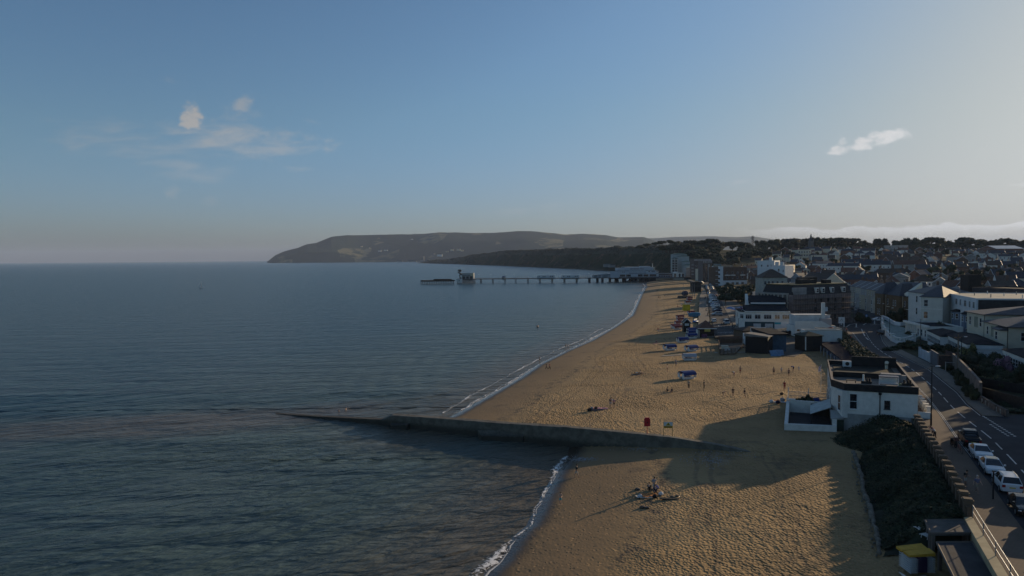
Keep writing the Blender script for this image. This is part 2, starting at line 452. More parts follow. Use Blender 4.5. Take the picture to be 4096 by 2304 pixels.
# ------------------------------------------------------------ sand
def sand_material():
    m = bpy.data.materials.new('beach_sand'); m.use_nodes = True
    t = NT(m.node_tree); b = m.node_tree.nodes['Principled BSDF']
    g = t.new('ShaderNodeNewGeometry'); co = g.outputs['Position']
    at = t.new('ShaderNodeAttribute'); at.attribute_name = 'shore'; d = at.outputs['Fac']  # metres inland
    dry = (.345, .232, .112); dry2 = (.25, .168, .082); damp = (.245, .16, .082); wet = (.06, .043, .03)
    n1 = t.noise(co, .09, 5, .6); n2 = t.noise(co, .7, 4, .6)
    c = t.mix(t.ss(n1, .35, .68), dry, dry2)
    dn = t.m('ADD', d, t.m('MULTIPLY', t.m('SUBTRACT', n1, .5), 9.))
    c = t.mix(t.ss(dn, 8., 16., 1., 0.), c, damp)
    dw = t.m('ADD', d, t.m('MULTIPLY', t.m('SUBTRACT', n2, .5), 1.2))
    c = t.mix(t.ss(dw, 1.0, 3.2, 1., 0.), c, wet)
    # strand line of weed, dark patches, bits of debris
    wl = t.m('ABSOLUTE', t.m('SUBTRACT', dn, 13.0))
    c = t.mix(t.m('MULTIPLY', t.ss(wl, 0., 1.6, 1., 0.), t.ss(n2, .45, .62)), c, (.10, .075, .05))
    n5 = t.noise(co, .16, 4, .7)
    c = t.mix(t.m('MULTIPLY', t.ss(n5, .56, .70), .6), c, (.11, .08, .055))
    n6 = t.noise(co, 1.9, 3, .6)
    for dd in (17.6, 19.3, 27.5, 29.2):    # wheel tracks of the beach tractor
        tk = t.m('ABSOLUTE', t.m('SUBTRACT', t.m('ADD', d, t.m('MULTIPLY', t.m('SUBTRACT', t.noise(co, .03, 2, .5), .5), 14.)), dd))
        c = t.mix(t.m('MULTIPLY', t.ss(tk, .12, .42, 1., 0.), t.ss(n2, .35, .6, .1, .55)), c, (.12, .085, .055))
    c = t.mix(t.m('MULTIPLY', t.ss(n6, .66, .74), .7), c, (.12, .085, .055))
    t.l.new(c, b.inputs['Base Color'])
    t.l.new(t.ss(dw, .5, 3., .14, .95), b.inputs['Roughness'])
    b.inputs['Specular IOR Level'].default_value = .25
    # trampled surface: dense footprints on the dry sand, smooth near the water
    v = t.new('ShaderNodeTexVoronoi', feature='F1')
    t.l.new(t.mapping(co, rot=(0, 0, R(15)), scale=(1, .75, 1)), v.inputs['Vector']); v.inputs['Scale'].default_value = 3.1
    v.inputs['Randomness'].default_value = 1.0
    hh = t.m('ADD', t.ss(v.outputs['Distance'], .1, .75), t.m('MULTIPLY', t.noise(co, 4.2, 4, .65), .9))
    v2 = t.new('ShaderNodeTexVoronoi', feature='F1'); t.l.new(t.mapping(co, rot=(0, 0, R(50)), scale=(1, .6, 1)), v2.inputs['Vector']); v2.inputs['Scale'].default_value = 1.15
    hh = t.m('ADD', hh, t.m('MULTIPLY', t.ss(v2.outputs['Distance'], .05, .6), t.ss(t.noise(co, .11, 3, .6), .42, .62, 0., 1.3)))
    n7 = t.noise(co, .55, 3, .6); hh = t.m('ADD', hh, t.m('MULTIPLY', n7, 1.1))
    n4 = t.noise(co, .07, 3, .55)
    amt = t.m('MULTIPLY', t.ss(t.m('ADD', d, t.m('MULTIPLY', t.m('SUBTRACT', n4, .5), 16)), 9., 22.), t.ss(n4, .3, .62, .30, 1.15))
    amt = t.m('ADD', amt, t.m('MULTIPLY', t.ss(n6, .54, .64), .42))
    bp = t.new('ShaderNodeBump'); bp.inputs['Distance'].default_value = .19
    t.l.new(t.m('ADD', t.m('MULTIPLY', amt, .85), .06), bp.inputs['Strength'])
    t.l.new(hh, bp.inputs['Height']); t.l.new(bp.outputs[0], b.inputs['Normal'])
    return m
SAND_M = sand_material()
def build_beach():
    Ys = [34+i*.5 for i in range(270)]
    while Ys[-1] < 900: Ys.append(Ys[-1]*1.012)
    rows = []; sh = []; nc = 150
    for Y in Ys:
        x0 = min(lerp_tab(SH_NEAR, Y) if Y < 115 else 1e9, lerp_tab(SH_FAR, Y))-14
        x1 = lerp_tab(WALL, Y)+3
        if 198 < Y < 229: x1 = 103
        r = []
        for j in range(nc):
            s = j/(nc-1.); x = x0+(x1-x0)*s
            gy = groyne_y(x)
            near = Y < gy
            d = x-(lerp_tab(SH_NEAR, Y) if near else lerp_tab(SH_FAR, Y))
            z = beach_z(x, Y)+(.10*fbm(x, Y, .08, 3)*smooth01(d/12.0))+.05*fbm(x, Y, .35, 2)*smooth01((d-8)/10.0)
            r.append((x, Y, z)); sh.append(d)
        rows.append(r)
    me = grid_mesh('beach_sand', rows, SAND_M)
    a = me.attributes.new('shore', 'FLOAT', 'POINT'); a.data.foreach_set('value', sh)
    return struct(obj('beach_sand', me, None))
build_beach()

# foam along the waterline: a thin sheet whose bubbles are cut out by noise
def foam_material():
    m = bpy.data.materials.new('sea_foam'); m.use_nodes = True
    t = NT(m.node_tree); b = m.node_tree.nodes['Principled BSDF']
    g = t.new('ShaderNodeNewGeometry'); co = g.outputs['Position']
    uvn = t.new('ShaderNodeUVMap'); sp = t.new('ShaderNodeSeparateXYZ'); t.l.new(uvn.outputs[0], sp.inputs[0])
    u, v = sp.outputs[0], sp.outputs[1]    # v: 0 at the beach edge, 1 seaward
    n = t.noise(co, 1.7, 8, .75, .9); n2 = t.noise(co, .22, 2, .5)
    cut = t.m('ADD', t.m('MULTIPLY', t.m('ABSOLUTE', t.m('SUBTRACT', v, .30)), .50), .42)
    cut = t.m('ADD', cut, t.m('MULTIPLY', t.m('SUBTRACT', n2, .5), .35))
    cut = t.m('ADD', cut, .045)
    a = t.ss(t.m('SUBTRACT', n, cut), -.02, .07)
    edge = t.m('MULTIPLY', t.ss(v, .0, .10, 1., 0.), t.ss(n, .3, .45))
    a = t.m('MAXIMUM', a, t.m('MULTIPLY', edge, .9))
    a = t.m('MULTIPLY', a, t.ss(v, .85, 1.0, 1., 0.))
    b.inputs['Base Color'].default_value = (.80, .78, .74, 1); b.inputs['Roughness'].default_value = .6
    t.l.new(a, b.inputs['Alpha'])
    return m
FOAM_M = foam_material()
def foam_strip(pts, wfun, z=.06, step=.8, jag=.5):
    # resample
    out = []
    for (y0, x0), (y1, x1) in zip(pts, pts[1:]):
        n = max(1, int(math.hypot(x1-x0, y1-y0)/step))
        for k in range(n): out.append((x0+(x1-x0)*k/n, y0+(y1-y0)*k/n))
    rows = []; uvs = []
    for i in range(1, len(out)-1):
        x, y = out[i]; tx, ty = out[i+1][0]-out[i-1][0], out[i+1][1]-out[i-1][1]
        L = math.hypot(tx, ty) or 1; nx, ny = -ty/L, tx/L   # seaward normal (left of travel away from camera)
        e = jag*fbm(x, y, .25, 3)
        w = wfun(y, i)
        r = []; q = []
        for j in range(7):
            s = j/6.
            off = e-.4+w*s
            r.append((x+nx*off, y+ny*off, z+.12*math.exp(-((s-.35)/.18)**2)*min(1, w/3))); q.append((i*.1, s))
        rows.append(r); uvs.append(q)
    return grid_mesh('sea_foam', rows, FOAM_M, uvs=uvs)
struct(obj('sea_foam', foam_strip([p for p in SH_NEAR if p[0] <= 103], lambda y, i: .9+1.6*smooth01((y-88)/10)*smooth01((103-y)/6)+2.1*smooth01((74-y)/9)), None))
struct(obj('sea_foam', foam_strip([(y, x-.2) for y, x in SH_FAR if 118 < y < 800], lambda y, i: max(.35, .6+.9*math.sin(i*.05)+y*.003), jag=.7), None))
# breaking wavelet a few metres out on the far side
struct(obj('sea_foam', foam_strip([(y, x-3.2-.6*math.sin(y*.09)) for y, x in SH_FAR if 127 < y < 300], lambda y, i: .75+.5*math.sin(i*.11), z=.14, jag=.4), None))

# ------------------------------------------------------------ upper ground, roads
def ground_material():
    m = bpy.data.materials.new('town_ground'); m.use_nodes = True
    t = NT(m.node_tree); b = m.node_tree.nodes['Principled BSDF']
    g = t.new('ShaderNodeNewGeometry'); co = g.outputs['Position']
    n1 = t.noise(co, .05, 6, .65); n2 = t.noise(co, .6, 4, .6)
    c = t.mix(t.ss(n1, .38, .62), (.022, .032, .015), (.060, .054, .034))
    c = t.mix(t.m('MULTIPLY', t.ss(n2, .5, .7), .5), c, (.05, .055, .03))
    t.l.new(c, b.inputs['Base Color']); b.inputs['Roughness'].default_value = .95
    b.inputs['Specular IOR Level'].default_value = .1
    bp = t.new('ShaderNodeBump'); bp.inputs['Strength'].default_value = .6; bp.inputs['Distance'].default_value = .4
    t.l.new(n2, bp.inputs['Height']); t.l.new(bp.outputs[0], b.inputs['Normal'])
    return m
GROUND_M = ground_material()
CONC_M = mat('seawall_concrete', (.20, .185, .155), .9, .3, .8, .4, 5.)
def build_upper():
    Ys = []
    y = 28.
    while y < 6500:
        Ys.append(y); y += max(1.5, y*.014)
    Ys = sorted(Ys+[p[0] for p in WALL if 200 < p[0] < 230])
    rows = []; skirt = []
    nc = 110
    for Y in Ys:
        x0 = lerp_tab(WALL, Y) if Y < 850 else 205+(Y-850)*.26
        x1 = Y*1.3+160
        r = [(x0+(x1-x0)*(j/(nc-1.))**1.7, Y) for j in range(nc)]
        r = [(x, yy, G(x, yy)-.06) for x, yy in r]
        rows.append(r)
        skirt.append([(x0, Y, -1.5), (x0, Y, r[0][2])])
    struct(obj('town_ground', grid_mesh('town_ground', rows, GROUND_M), None))
    return skirt
sk = build_upper()
obj_sw = obj('sea_wall', grid_mesh('sea_wall', [r for r in sk if r[0][1] < 860], CONC_M, smooth=False), None)
tag(obj_sw, 'long grey concrete sea wall holding up the promenade along the sand', 'sea wall')
# ------------------------------------------------------------ far hills
def hill_material(name, woods, field, fscale, ftr, seed):
    m = bpy.data.materials.new(name); m.use_nodes = True
    t = NT(m.node_tree); b = m.node_tree.nodes['Principled BSDF']
    g = t.new('ShaderNodeNewGeometry'); co = t.mapping(g.outputs['Position'], loc=(seed, seed*.7, 0))
    v = t.new('ShaderNodeTexVoronoi', feature='F1'); t.l.new(t.mapping(co, scale=(1, .45, 1)), v.inputs['Vector'])
    v.inputs['Scale'].default_value = fscale
    bw = t.new('ShaderNodeRGBToBW'); t.l.new(v.outputs['Color'], bw.inputs[0])
    n = t.noise(co, fscale*1.7, 4, .6); n2 = t.noise(co, fscale*12, 5, .7)
    f = t.m('MULTIPLY', t.ss(bw.outputs[0], ftr, ftr+.06), t.ss(n, .42, .55))
    w = t.mix(n2, tuple(c*.55 for c in woods), tuple(min(1, c*1.5) for c in woods))
    t.l.new(t.mix(f, w, field), b.inputs['Base Color'])
    b.inputs['Roughness'].default_value = 1.; b.inputs['Specular IOR Level'].default_value = .05
    return m
def ridge(name, crest, Dc, Df, base, mtl, rough, rs, n=260, m=26, back=1.35, face=None):
    """crest: [(px, py)] skyline; Dc(px), Df(px): depth of crest and of foot; a solid hill with a far side"""
    u0, u1 = crest[0][0], crest[-1][0]
    cols = []
    for i in range(n):
        u = u0+(u1-u0)*i/(n-1.)
        dc, df = Dc(u), Df(u)
        zc = ZT(lerp_tab(crest, u), u, dc)
        zb = base(u) if callable(base) else base
        col = []
        for j in range(m+6):
            if j <= m:
                s = j/float(m); D = df+(dc-df)*s
                k = face(u, s) if face else (s**.8)
                z = zb+(zc-zb)*k
                x = XU(u, D)
                z += rough*fbm(x, D, rs, 4)*math.sin(math.pi*min(1, s*1.0))*.9+rough*.10*fbm(x, D, rs*9, 3)*min(1, s*4)
            else:
                s = (j-m)/6.; D = dc*(1+(back-1)*s); x = XU(u, D); z = zc+(zb-20-zc)*s**1.4
            col.append((x, D, max(z, zb-3)))
        cols.append(col)
    return struct(obj(name, grid_mesh(name, cols, mtl), None))
HM_FAR = hill_material('far_downs', (.04, .055, .04), (.12, .12, .07), .0011, .5, 40)
HM_HEAD = hill_material('headland_land', (.018, .034, .026), (.17, .155, .085), .0042, .67, 11)
ridge('far_hills', [(2380, 975), (2480, 958), (2560, 953), (2620, 953), (2700, 948), (2785, 946), (2850, 945), (2950, 949), (3010, 945), (3060, 953), (3130, 963), (3190, 985), (3230, 1010)],
      lambda u: 13000, lambda u: 9500, 5, HM_FAR, 14, .0007)
HEAD = [(1071, 1047), (1085, 1036), (1105, 1020), (1130, 1009), (1160, 1000), (1195, 991), (1230, 977), (1270, 971), (1310, 955), (1330, 948), (1350, 945), (1395, 941), (1450, 941), (1500, 939), (1640, 937), (1700, 935), (1760, 930), (1830, 930), (1900, 932), (1960, 932), (2020, 929), (2080, 924), (2120, 925), (2160, 928), (2200, 931), (2260, 938), (2330, 935), (2420, 940), (2480, 950), (2540, 949), (2575, 948), (2600, 957), (2640, 972), (2720, 985), (2800, 990)]
def head_face(u, s):
    # sea cliff at the left end, softer inland
    c = smooth01((1500-u)/300.)
    cliff = min(1., s*6)*.42+s*.58
    soft = s**1.1
    return cliff*c+soft*(1-c)
ridge('headland_hill', HEAD, lambda u: 8200-900*smooth01((1500-u)/450.), lambda u: 7000-2400*smooth01((u-1500)/900.), 0, HM_HEAD, 26, .0012, n=420, m=34, face=head_face)
# nearer wooded cliffs between the pier and the headland
COAST = [(1660, 1052.5, 4800), (1740, 1054, 4000), (1850, 1056.5, 3300), (1950, 1059.5, 2850), (2060, 1065, 2350), (2200, 1072, 1950), (2350, 1080, 1600), (2480, 1089, 1340), (2600, 1097, 1150), (2700, 1101, 1080), (2760, 1103, 1040)]
def cliff_material():
    m = bpy.data.materials.new('cliff_land'); m.use_nodes = True
    t = NT(m.node_tree); b = m.node_tree.nodes['Principled BSDF']
    g = t.new('ShaderNodeNewGeometry'); co = g.outputs['Position']
    n = t.noise(co, .018, 6, .7); n2 = t.noise(co, .12, 5, .7)
    c = t.mix(t.ss(n, .50, .60), (.022, .034, .016), (.16, .105, .065))
    c = t.mix(t.ss(n2, .42, .55), c, (.03, .04, .02))
    t.l.new(c, b.inputs['Base Color']); b.inputs['Roughness'].default_value = 1.
    b.inputs['Specular IOR Level'].default_value = .05
    return m
CLIFF_M = cliff_material()
CL_TOP = [(1660, 1046), (1740, 1043), (1800, 1032), (1850, 1023), (1950, 1011), (2060, 1010), (2200, 1009), (2350, 1004), (2480, 1000), (2550, 993), (2600, 982), (2660, 975), (2760, 972)]
def coast_pt(u):
    D = lerp_tab([(a, c) for a, b_, c in COAST], u); return XU(u, D), D
def cliff_h(u): 
    D = coast_pt(u)[1]; return max(4, ZT(lerp_tab(CL_TOP, u), u, D+70))
def cliff_xyz(u, s):
    """s in metres inland"""
    x, D = coast_pt(u)
    x2, D2 = coast_pt(u+4); tx, ty = x2-x, D2-D; L = math.hypot(tx, ty)
    nx, ny = ty/L, -tx/L
    if ny < 0 and nx < 0: nx, ny = -nx, -ny
    if tx > 0: nx, ny = -ty/L, tx/L
    h = cliff_h(u)
    z = -.5+2.*min(1, s/12.)+(h-3.)*smooth01((s-14)/55.)+min(6, max(0, s-80)*.02)
    z += 3.5*fbm(x+nx*s, D+ny*s, .012, 4)*smooth01((s-10)/30.)
    return (x+nx*s, D+ny*s, z)
rows = []
for i in range(200):
    u = 1660+1020*i/199.
    rows.append([cliff_xyz(u, s) for s in [0, 4, 9, 14, 19, 24, 29, 35, 41, 47, 54, 62, 72, 90, 120, 150]])
struct(obj('cliff_land', grid_mesh('cliff_land', rows, CLIFF_M), None))
# ------------------------------------------------------------ shared materials
ASPH = mat('asphalt', (.034, .037, .045), .88, .25, .35, .3, 12., spec=.25)
PAVE = brickmat('promenade_paving', (.21, .15, .11), (.18, .13, .095), (.12, .10, .08), .4, .2, axis='floor')
PAVEG = mat('pavement_slabs', (.19, .165, .135), .9, .18, .5, .2, 6.)
KERB = mat('kerb_stone', (.30, .28, .25), .85, .15)
LINE = mat('road_paint', (.72, .70, .64), .7, .25, 2.5)
YLINE = mat('yellow_road_paint', (.48, .40, .16), .7, .25, 2.)
WHITE = mat('white_render', (.84, .81, .74), .75, .07, .5, .1, 9.)
WHITE2 = mat('blue_white_paint', (.78, .80, .80), .7, .06, .5)
CREAM = mat('cream_render', (.78, .69, .53), .8, .08, .5, .1, 9.)
PINKR = mat('pinkish_render', (.55, .46, .42), .8, .08, .5)
GREYR = mat('grey_render', (.36, .36, .34), .85, .18, .7, .15, 7.)
BLACKF = mat('dark_fascia', (.018, .017, .018), .6, .3, 1.)
DARKR = mat('dark_roof_felt', (.030, .032, .038), .9, .3, .6, spec=.08)
SLATE = mat('slate_roof', (.060, .064, .078), .62, .28, 1.4, .25, 6., stretch=(1, 1, 4))
TILER = mat('red_tile_roof', (.17, .085, .06), .8, .3, 1.2, .3, 6., stretch=(1, 1, 4))
TILEB = mat('brown_tile_roof', (.105, .075, .058), .8, .3, 1.2, .3, 6., stretch=(1, 1, 4))
BRICK = brickmat('brown_brick', (.19, .105, .07), (.15, .085, .06), (.20, .17, .14))
BRICKR = brickmat('red_brick', (.26, .11, .075), (.21, .09, .065), (.24, .2, .17))
WFRAME = mat('white_window_frame', (.78, .79, .78), .5, .05)
DFRAME = mat('dark_window_frame', (.05, .05, .055), .5, .1)
GLASS = mat('window_glass', (.020, .026, .034), .08, .3, .7, spec=.8)
WOOD = mat('weathered_wood', (.17, .12, .08), .85, .3, 1.5, .2, 8., stretch=(1, 1, 5))
WOODD = mat('dark_stained_wood', (.035, .028, .024), .8, .3, 1.5, .2, 8.)
STEEL = mat('galvanised_steel', (.38, .40, .41), .45, .12, 3., metal=.7)
BLACKM = mat('black_metal', (.015, .015, .017), .45, .2, 3.)
BLUEP = mat('royal_blue_plastic', (.014, .032, .16), .45, .12, 2.)
REDP = mat('red_plastic', (.26, .03, .02), .45, .12, 2.)
WHITEP = mat('white_plastic', (.76, .77, .76), .4, .06, 2.)
YELP = mat('yellow_fabric', (.60, .34, .035), .75, .12, 2.)
TEAL = mat('teal_paint', (.02, .20, .25), .6, .12, 1.)
NAVY = mat('navy_felt', (.012, .016, .034), .95, .25, .8, .2, 5., spec=.03)
LEAF1 = None

# ------------------------------------------------------------ windows and houses
WIN = {}
def win_mesh(w, h, style='sash', frame=None, two=True):
    key = (round(w, 2), round(h, 2), style, (frame or WFRAME).name, two)
    if key in WIN: return WIN[key]
    t = .07 if w < 1.6 else .09
    f = MB()
    f.box(-w/2, w/2, -.05, .02, 0, t); f.box(-w/2, w/2, -.05, .02, h-t, h)
    f.box(-w/2, -w/2+t, -.05, .02, t, h-t); f.box(w/2-t, w/2, -.05, .02, t, h-t)
    if style == 'sash': f.box(-w/2+t, w/2-t, -.045, .01, h*.5-.04, h*.5+.04)
    if style == 'multi':
        n = max(2, int(w/.7))
        for k in range(1, n): x = -w/2+w*k/n; f.box(x-.035, x+.035, -.045, .01, t, h-t)
        f.box(-w/2+t, w/2-t, -.04, .01, h*.7-.03, h*.7+.03)
    f.box(-w/2-.08, w/2+.08, -.11, .02, -.09, -.003)
    fm = f.mesh('window', frame or WFRAME)
    p = MB().box(-w/2+t, w/2-t, -.03, .012, t, h-t)
    pm = p.mesh('pane', GLASS)
    WIN[key] = (fm, pm)
    return WIN[key]
def window(parent, x, y, z, rz, w, h, style='sash', frame=None, name='window'):
    fm, pm = win_mesh(w, h, style, frame)
    o = bpy.data.objects.new(name, fm); C.objects.link(o); o.parent = parent
    o.location = (x, y, z); o.rotation_euler = (0, 0, rz)
    p = bpy.data.objects.new('pane', pm); C.objects.link(p); p.parent = o
    return o
def fwin(B, face, s, z, w, h, style='sash', frame=None, off=.03):
    """a window on face F/L/R/B of a block, s metres along it"""
    W_, D_ = B['w'], B['d']
    if face == 'F': return window(B['o'], s, -off, z, 0, w, h, style, frame)
    if face == 'B': return window(B['o'], W_-s, D_+off, z, math.pi, w, h, style, frame)
    if face == 'L': return window(B['o'], -off, s, z, -math.pi/2, w, h, style, frame)
    return window(B['o'], W_+off, s, z, math.pi/2, w, h, style, frame)
def row(B, face, n, z, w, h, a=None, b=None, style='sash', frame=None):
    L = B['w'] if face in 'FB' else B['d']
    a = L/n/2 if a is None else a; b = L-L/n/2 if b is None else b
    for k in range(n): fwin(B, face, a+(b-a)*(k/(n-1.) if n > 1 else .5), z, w, h, style, frame)
def roof_mesh(kind, w, d, h, rh, ov, roofm, wallm, ridge='x', par=.5):
    """roof on a w x d block whose eaves stand at z=h"""
    r = MB()
    if kind == 'flat':
        t = .25
        r.mi = 1
        r.box(0, w, 0, t, h, h+par); r.box(0, w, d-t, d, h, h+par); r.box(0, t, t, d-t, h, h+par); r.box(w-t, w, t, d-t, h, h+par)
        r.mi = 0; r.box(t, w-t, t, d-t, h-.05, h+.06)
        return r
    if kind in ('hip', 'gable', 'pyr'):
        a, b = -ov, w+ov; c, e = -ov, d+ov
        z0 = h; z1 = h+rh
        if ridge == 'x':
            i = 0 if kind == 'gable' else min((e-c)/2, (b-a)/2-.05)
            vs = [(a, c, z0), (b, c, z0), (b, e, z0), (a, e, z0), (a+i, (c+e)/2, z1), (b-i, (c+e)/2, z1)]
            fs = [(0, 1, 5, 4), (2, 3, 4, 5)]; ends = [(1, 2, 5), (3, 0, 4)]
        else:
            i = 0 if kind == 'gable' else min((b-a)/2, (e-c)/2-.05)
            vs = [(a, c, z0), (b, c, z0), (b, e, z0), (a, e, z0), ((a+b)/2, c+i, z1), ((a+b)/2, e-i, z1)]
            fs = [(1, 2, 5, 4), (3, 0, 4, 5)]; ends = [(0, 1, 4), (2, 3, 5)]
        t = .16  # eaves board
        r.add(vs, fs)
        r.mi = 1 if kind == 'gable' else 0
        r.add(vs, ends); r.mi = 0
        lo = [(x, y, z-t) for x, y, z in vs[:4]]
        r.add(vs[:4]+lo, [(0, 4, 5, 1), (1, 5, 6, 2), (2, 6, 7, 3), (3, 7, 4, 0), (4, 7, 6, 5)])
        if kind == 'gable':   # barge boards stand proud of the gable wall
            r.mi = 2
            for q in ((0, 4, 1), (2, 5, 3)) if ridge == 'y' else ((1, 5, 2), (3, 4, 0)):
                for u_, v_ in ((q[0], q[1]), (q[1], q[2])):
                    p0, p1 = Vector(vs[u_]), Vector(vs[v_])
                    r.tube(p0+Vector((0, 0, -.05)), p1+Vector((0, 0, -.05)), .11, n=4)
            r.mi = 0
        return r
    if kind == 'mansard':
        i = .9; z1 = h+rh
        vs = [(-.15, -.15, h), (w+.15, -.15, h), (w+.15, d+.15, h), (-.15, d+.15, h), (i, i, z1), (w-i, i, z1), (w-i, d-i, z1), (i, d-i, z1)]
        r.add(vs, [(0, 1, 5, 4), (1, 2, 6, 5), (2, 3, 7, 6), (3, 0, 4, 7), (4, 5, 6, 7), (3, 2, 1, 0)])
        return r
def chimney(parent, x, y, z, h=1.6, w=.9, d=.6, m=None):
    c = MB().box(x-w/2, x+w/2, y-d/2, y+d/2, z, z+h)
    c.box(x-w/2-.06, x+w/2+.06, y-d/2-.06, y+d/2+.06, z+h, z+h+.12)
    for k in (-1, 1): c.tube((x+k*w*.22, y, z+h+.12), (x+k*w*.22, y, z+h+.5), .11, .09, 6)
    return obj('chimney', c, m or BRICK, parent)
def block(name, label, cat, p0, p1, depth, h, wallm, roofm=None, roof='flat', rh=3., ov=.3, ridge='x', par=.5, z=None, group=None, barge=None, chim=()):
    p0, p1 = Vector((p0[0], p0[1])), Vector((p1[0], p1[1]))
    rz = math.atan2(p1.y-p0.y, p1.x-p0.x); w = (p1-p0).length
    zb = z if z is not None else min(G(p0.x, p0.y), G(p1.x, p1.y))-.1
    t = thing(name, label, cat, (p0.x, p0.y, zb), rz, group)
    obj('wall', MB().box(0, w, 0, depth, -1.5, h), wallm, t)
    ro = obj('roof', roof_mesh(roof, w, depth, h, rh, ov, roofm, wallm, ridge, par), [roofm or DARKR, wallm, barge or WFRAME], t)
    for cx, cy in chim: chimney(ro, w*cx, depth*cy, h+rh*.55, 1.3+rh*.45)
    return {'o': t, 'w': w, 'd': depth, 'h': h, 'roof': ro, 'rz': rz, 'z': zb}
def ub(u, Y): return (XU(u, Y), Y)
def text_mesh(body, size, depth, m, parent=None, loc=(0, 0, 0), rot=(math.pi/2, 0, 0), name='lettering', shear=0.):
    cu = bpy.data.curves.new(name, 'FONT'); cu.body = body; cu.size = size; cu.extrude = depth; cu.align_x = 'CENTER'; cu.shear = shear
    cu.resolution_u = 2
    tmp = bpy.data.objects.new('tmp', cu); C.objects.link(tmp)
    dg = bpy.context.evaluated_depsgraph_get(); dg.update()
    me = bpy.data.meshes.new_from_object(tmp.evaluated_get(dg)); me.name = name
    bpy.data.objects.remove(tmp); bpy.data.curves.remove(cu)
    me.materials.clear(); me.materials.append(m)
    o = bpy.data.objects.new(name, me); C.objects.link(o); o.parent = parent; o.location = loc; o.rotation_euler = rot
    return o

# ------------------------------------------------------------ roads and pavements
def resample(pts, n):
    d = [0.]
    for a, b in zip(pts, pts[1:]): d.append(d[-1]+(Vector(b[:2])-Vector(a[:2])).length)
    out = []
    for k in range(n):
        s = d[-1]*k/(n-1.); i = 0
        while i < len(d)-2 and d[i+1] < s: i += 1
        f = (s-d[i])/max(1e-6, d[i+1]-d[i]); out.append((pts[i][0]+(pts[i+1][0]-pts[i][0])*f, pts[i][1]+(pts[i+1][1]-pts[i][1])*f))
    return out
def smooth_line(pts, it=2):
    for _ in range(it):
        q = [pts[0]]
        for a, b in zip(pts, pts[1:]):
            q += [(a[0]*.75+b[0]*.25, a[1]*.75+b[1]*.25), (a[0]*.25+b[0]*.75, a[1]*.25+b[1]*.75)]
        pts = q+[pts[-1]]
    return pts
def strip(name, L, Rr, dz, m, n=80, edge=0., cols=6, kind='structure'):
    L, Rr = resample(L, n), resample(Rr, n)
    rows = []
    for a, b in zip(L, Rr):
        r = [(a[0]+(b[0]-a[0])*k/(cols-1.), a[1]+(b[1]-a[1])*k/(cols-1.)) for k in range(cols)]
        r = [(x, y, G(x, y)+dz) for x, y in r]
        if edge: r = [(r[0][0], r[0][1], r[0][2]-edge)]+r+[(r[-1][0], r[-1][1], r[-1][2]-edge)]
        rows.append(r)
    return tag(obj(name, grid_mesh(name, rows, m, smooth=False), None), kind=kind)
def pp(px, py): q = GP(px, py); return (q.x, q.y)
LK = [(31.5, 30.), (37.5, 45.)]+[pp(*q) for q in [(4071, 2100), (3967, 1945), (3917, 1888), (3871, 1821), (3817, 1754), (3773, 1687), (3734, 1633), (3699, 1587), (3660, 1548), (3614, 1505), (3564, 1463), (3506, 1428), (3448, 1385), (3420, 1350), (3406, 1330)]]
LK = smooth_line(LK)
def offset(pts, d):
    out = []
    for i, p in enumerate(pts):
        a, b = pts[max(0, i-1)], pts[min(len(pts)-1, i+1)]
        tx, ty = b[0]-a[0], b[1]-a[1]; l = math.hypot(tx, ty) or 1
        out.append((p[0]+ty/l*d, p[1]-tx/l*d))
    return out
RK = [pp(*q) for q in [(3931, 1664), (3873, 1617), (3834, 1571), (3757, 1509), (3719, 1478), (3641, 1440), (3564, 1401), (3535, 1366), (3525, 1336)]]
nearR = offset(LK, 8.6)
RKall = smooth_line([p for p in nearR if p[1] < 88]+RK)
strip('road', LK, RKall, 0., ASPH, 120)
# side road at the junction, roundabout approach and the street going up behind it
J = [pp(3931, 1664), pp(4065, 1749)]
strip('side_road', [J[1], (J[1][0]+8, J[1][1]-1.5), (130, 78)], [J[0], (J[0][0]+9, J[0][1]+1), (136, 96)], .004, ASPH, 20)
strip('road', [pp(3406, 1335), pp(3384, 1305), pp(3395, 1288), pp(3425, 1262), pp(3405, 1238), (XU(3400, 400), 400)], [pp(3525, 1338), pp(3570, 1310), pp(3560, 1283), pp(3530, 1268), pp(3470, 1240), (XU(3425, 400), 400)], .004, ASPH, 40)
strip('road', [pp(2860, 1349), pp(3060, 1352), pp(3180, 1330), pp(3380, 1303)], [pp(2850, 1318), pp(3000, 1316), pp(3180, 1300), pp(3395, 1288)], .008, ASPH, 30)
EL = smooth_line([pp(*q) for q in [(2856, 1320), (2850, 1290), (2840, 1266), (2832, 1211), (2828, 1167), (2820, 1142), (2792, 1124), (2770, 1112)]])
ER = smooth_line([pp(*q) for q in [(2945, 1320), (2929, 1291), (2907, 1251), (2889, 1214), (2873, 1173), (2865, 1142), (2840, 1124), (2800, 1111)]])
strip('road', EL, ER, .012, ASPH, 90)
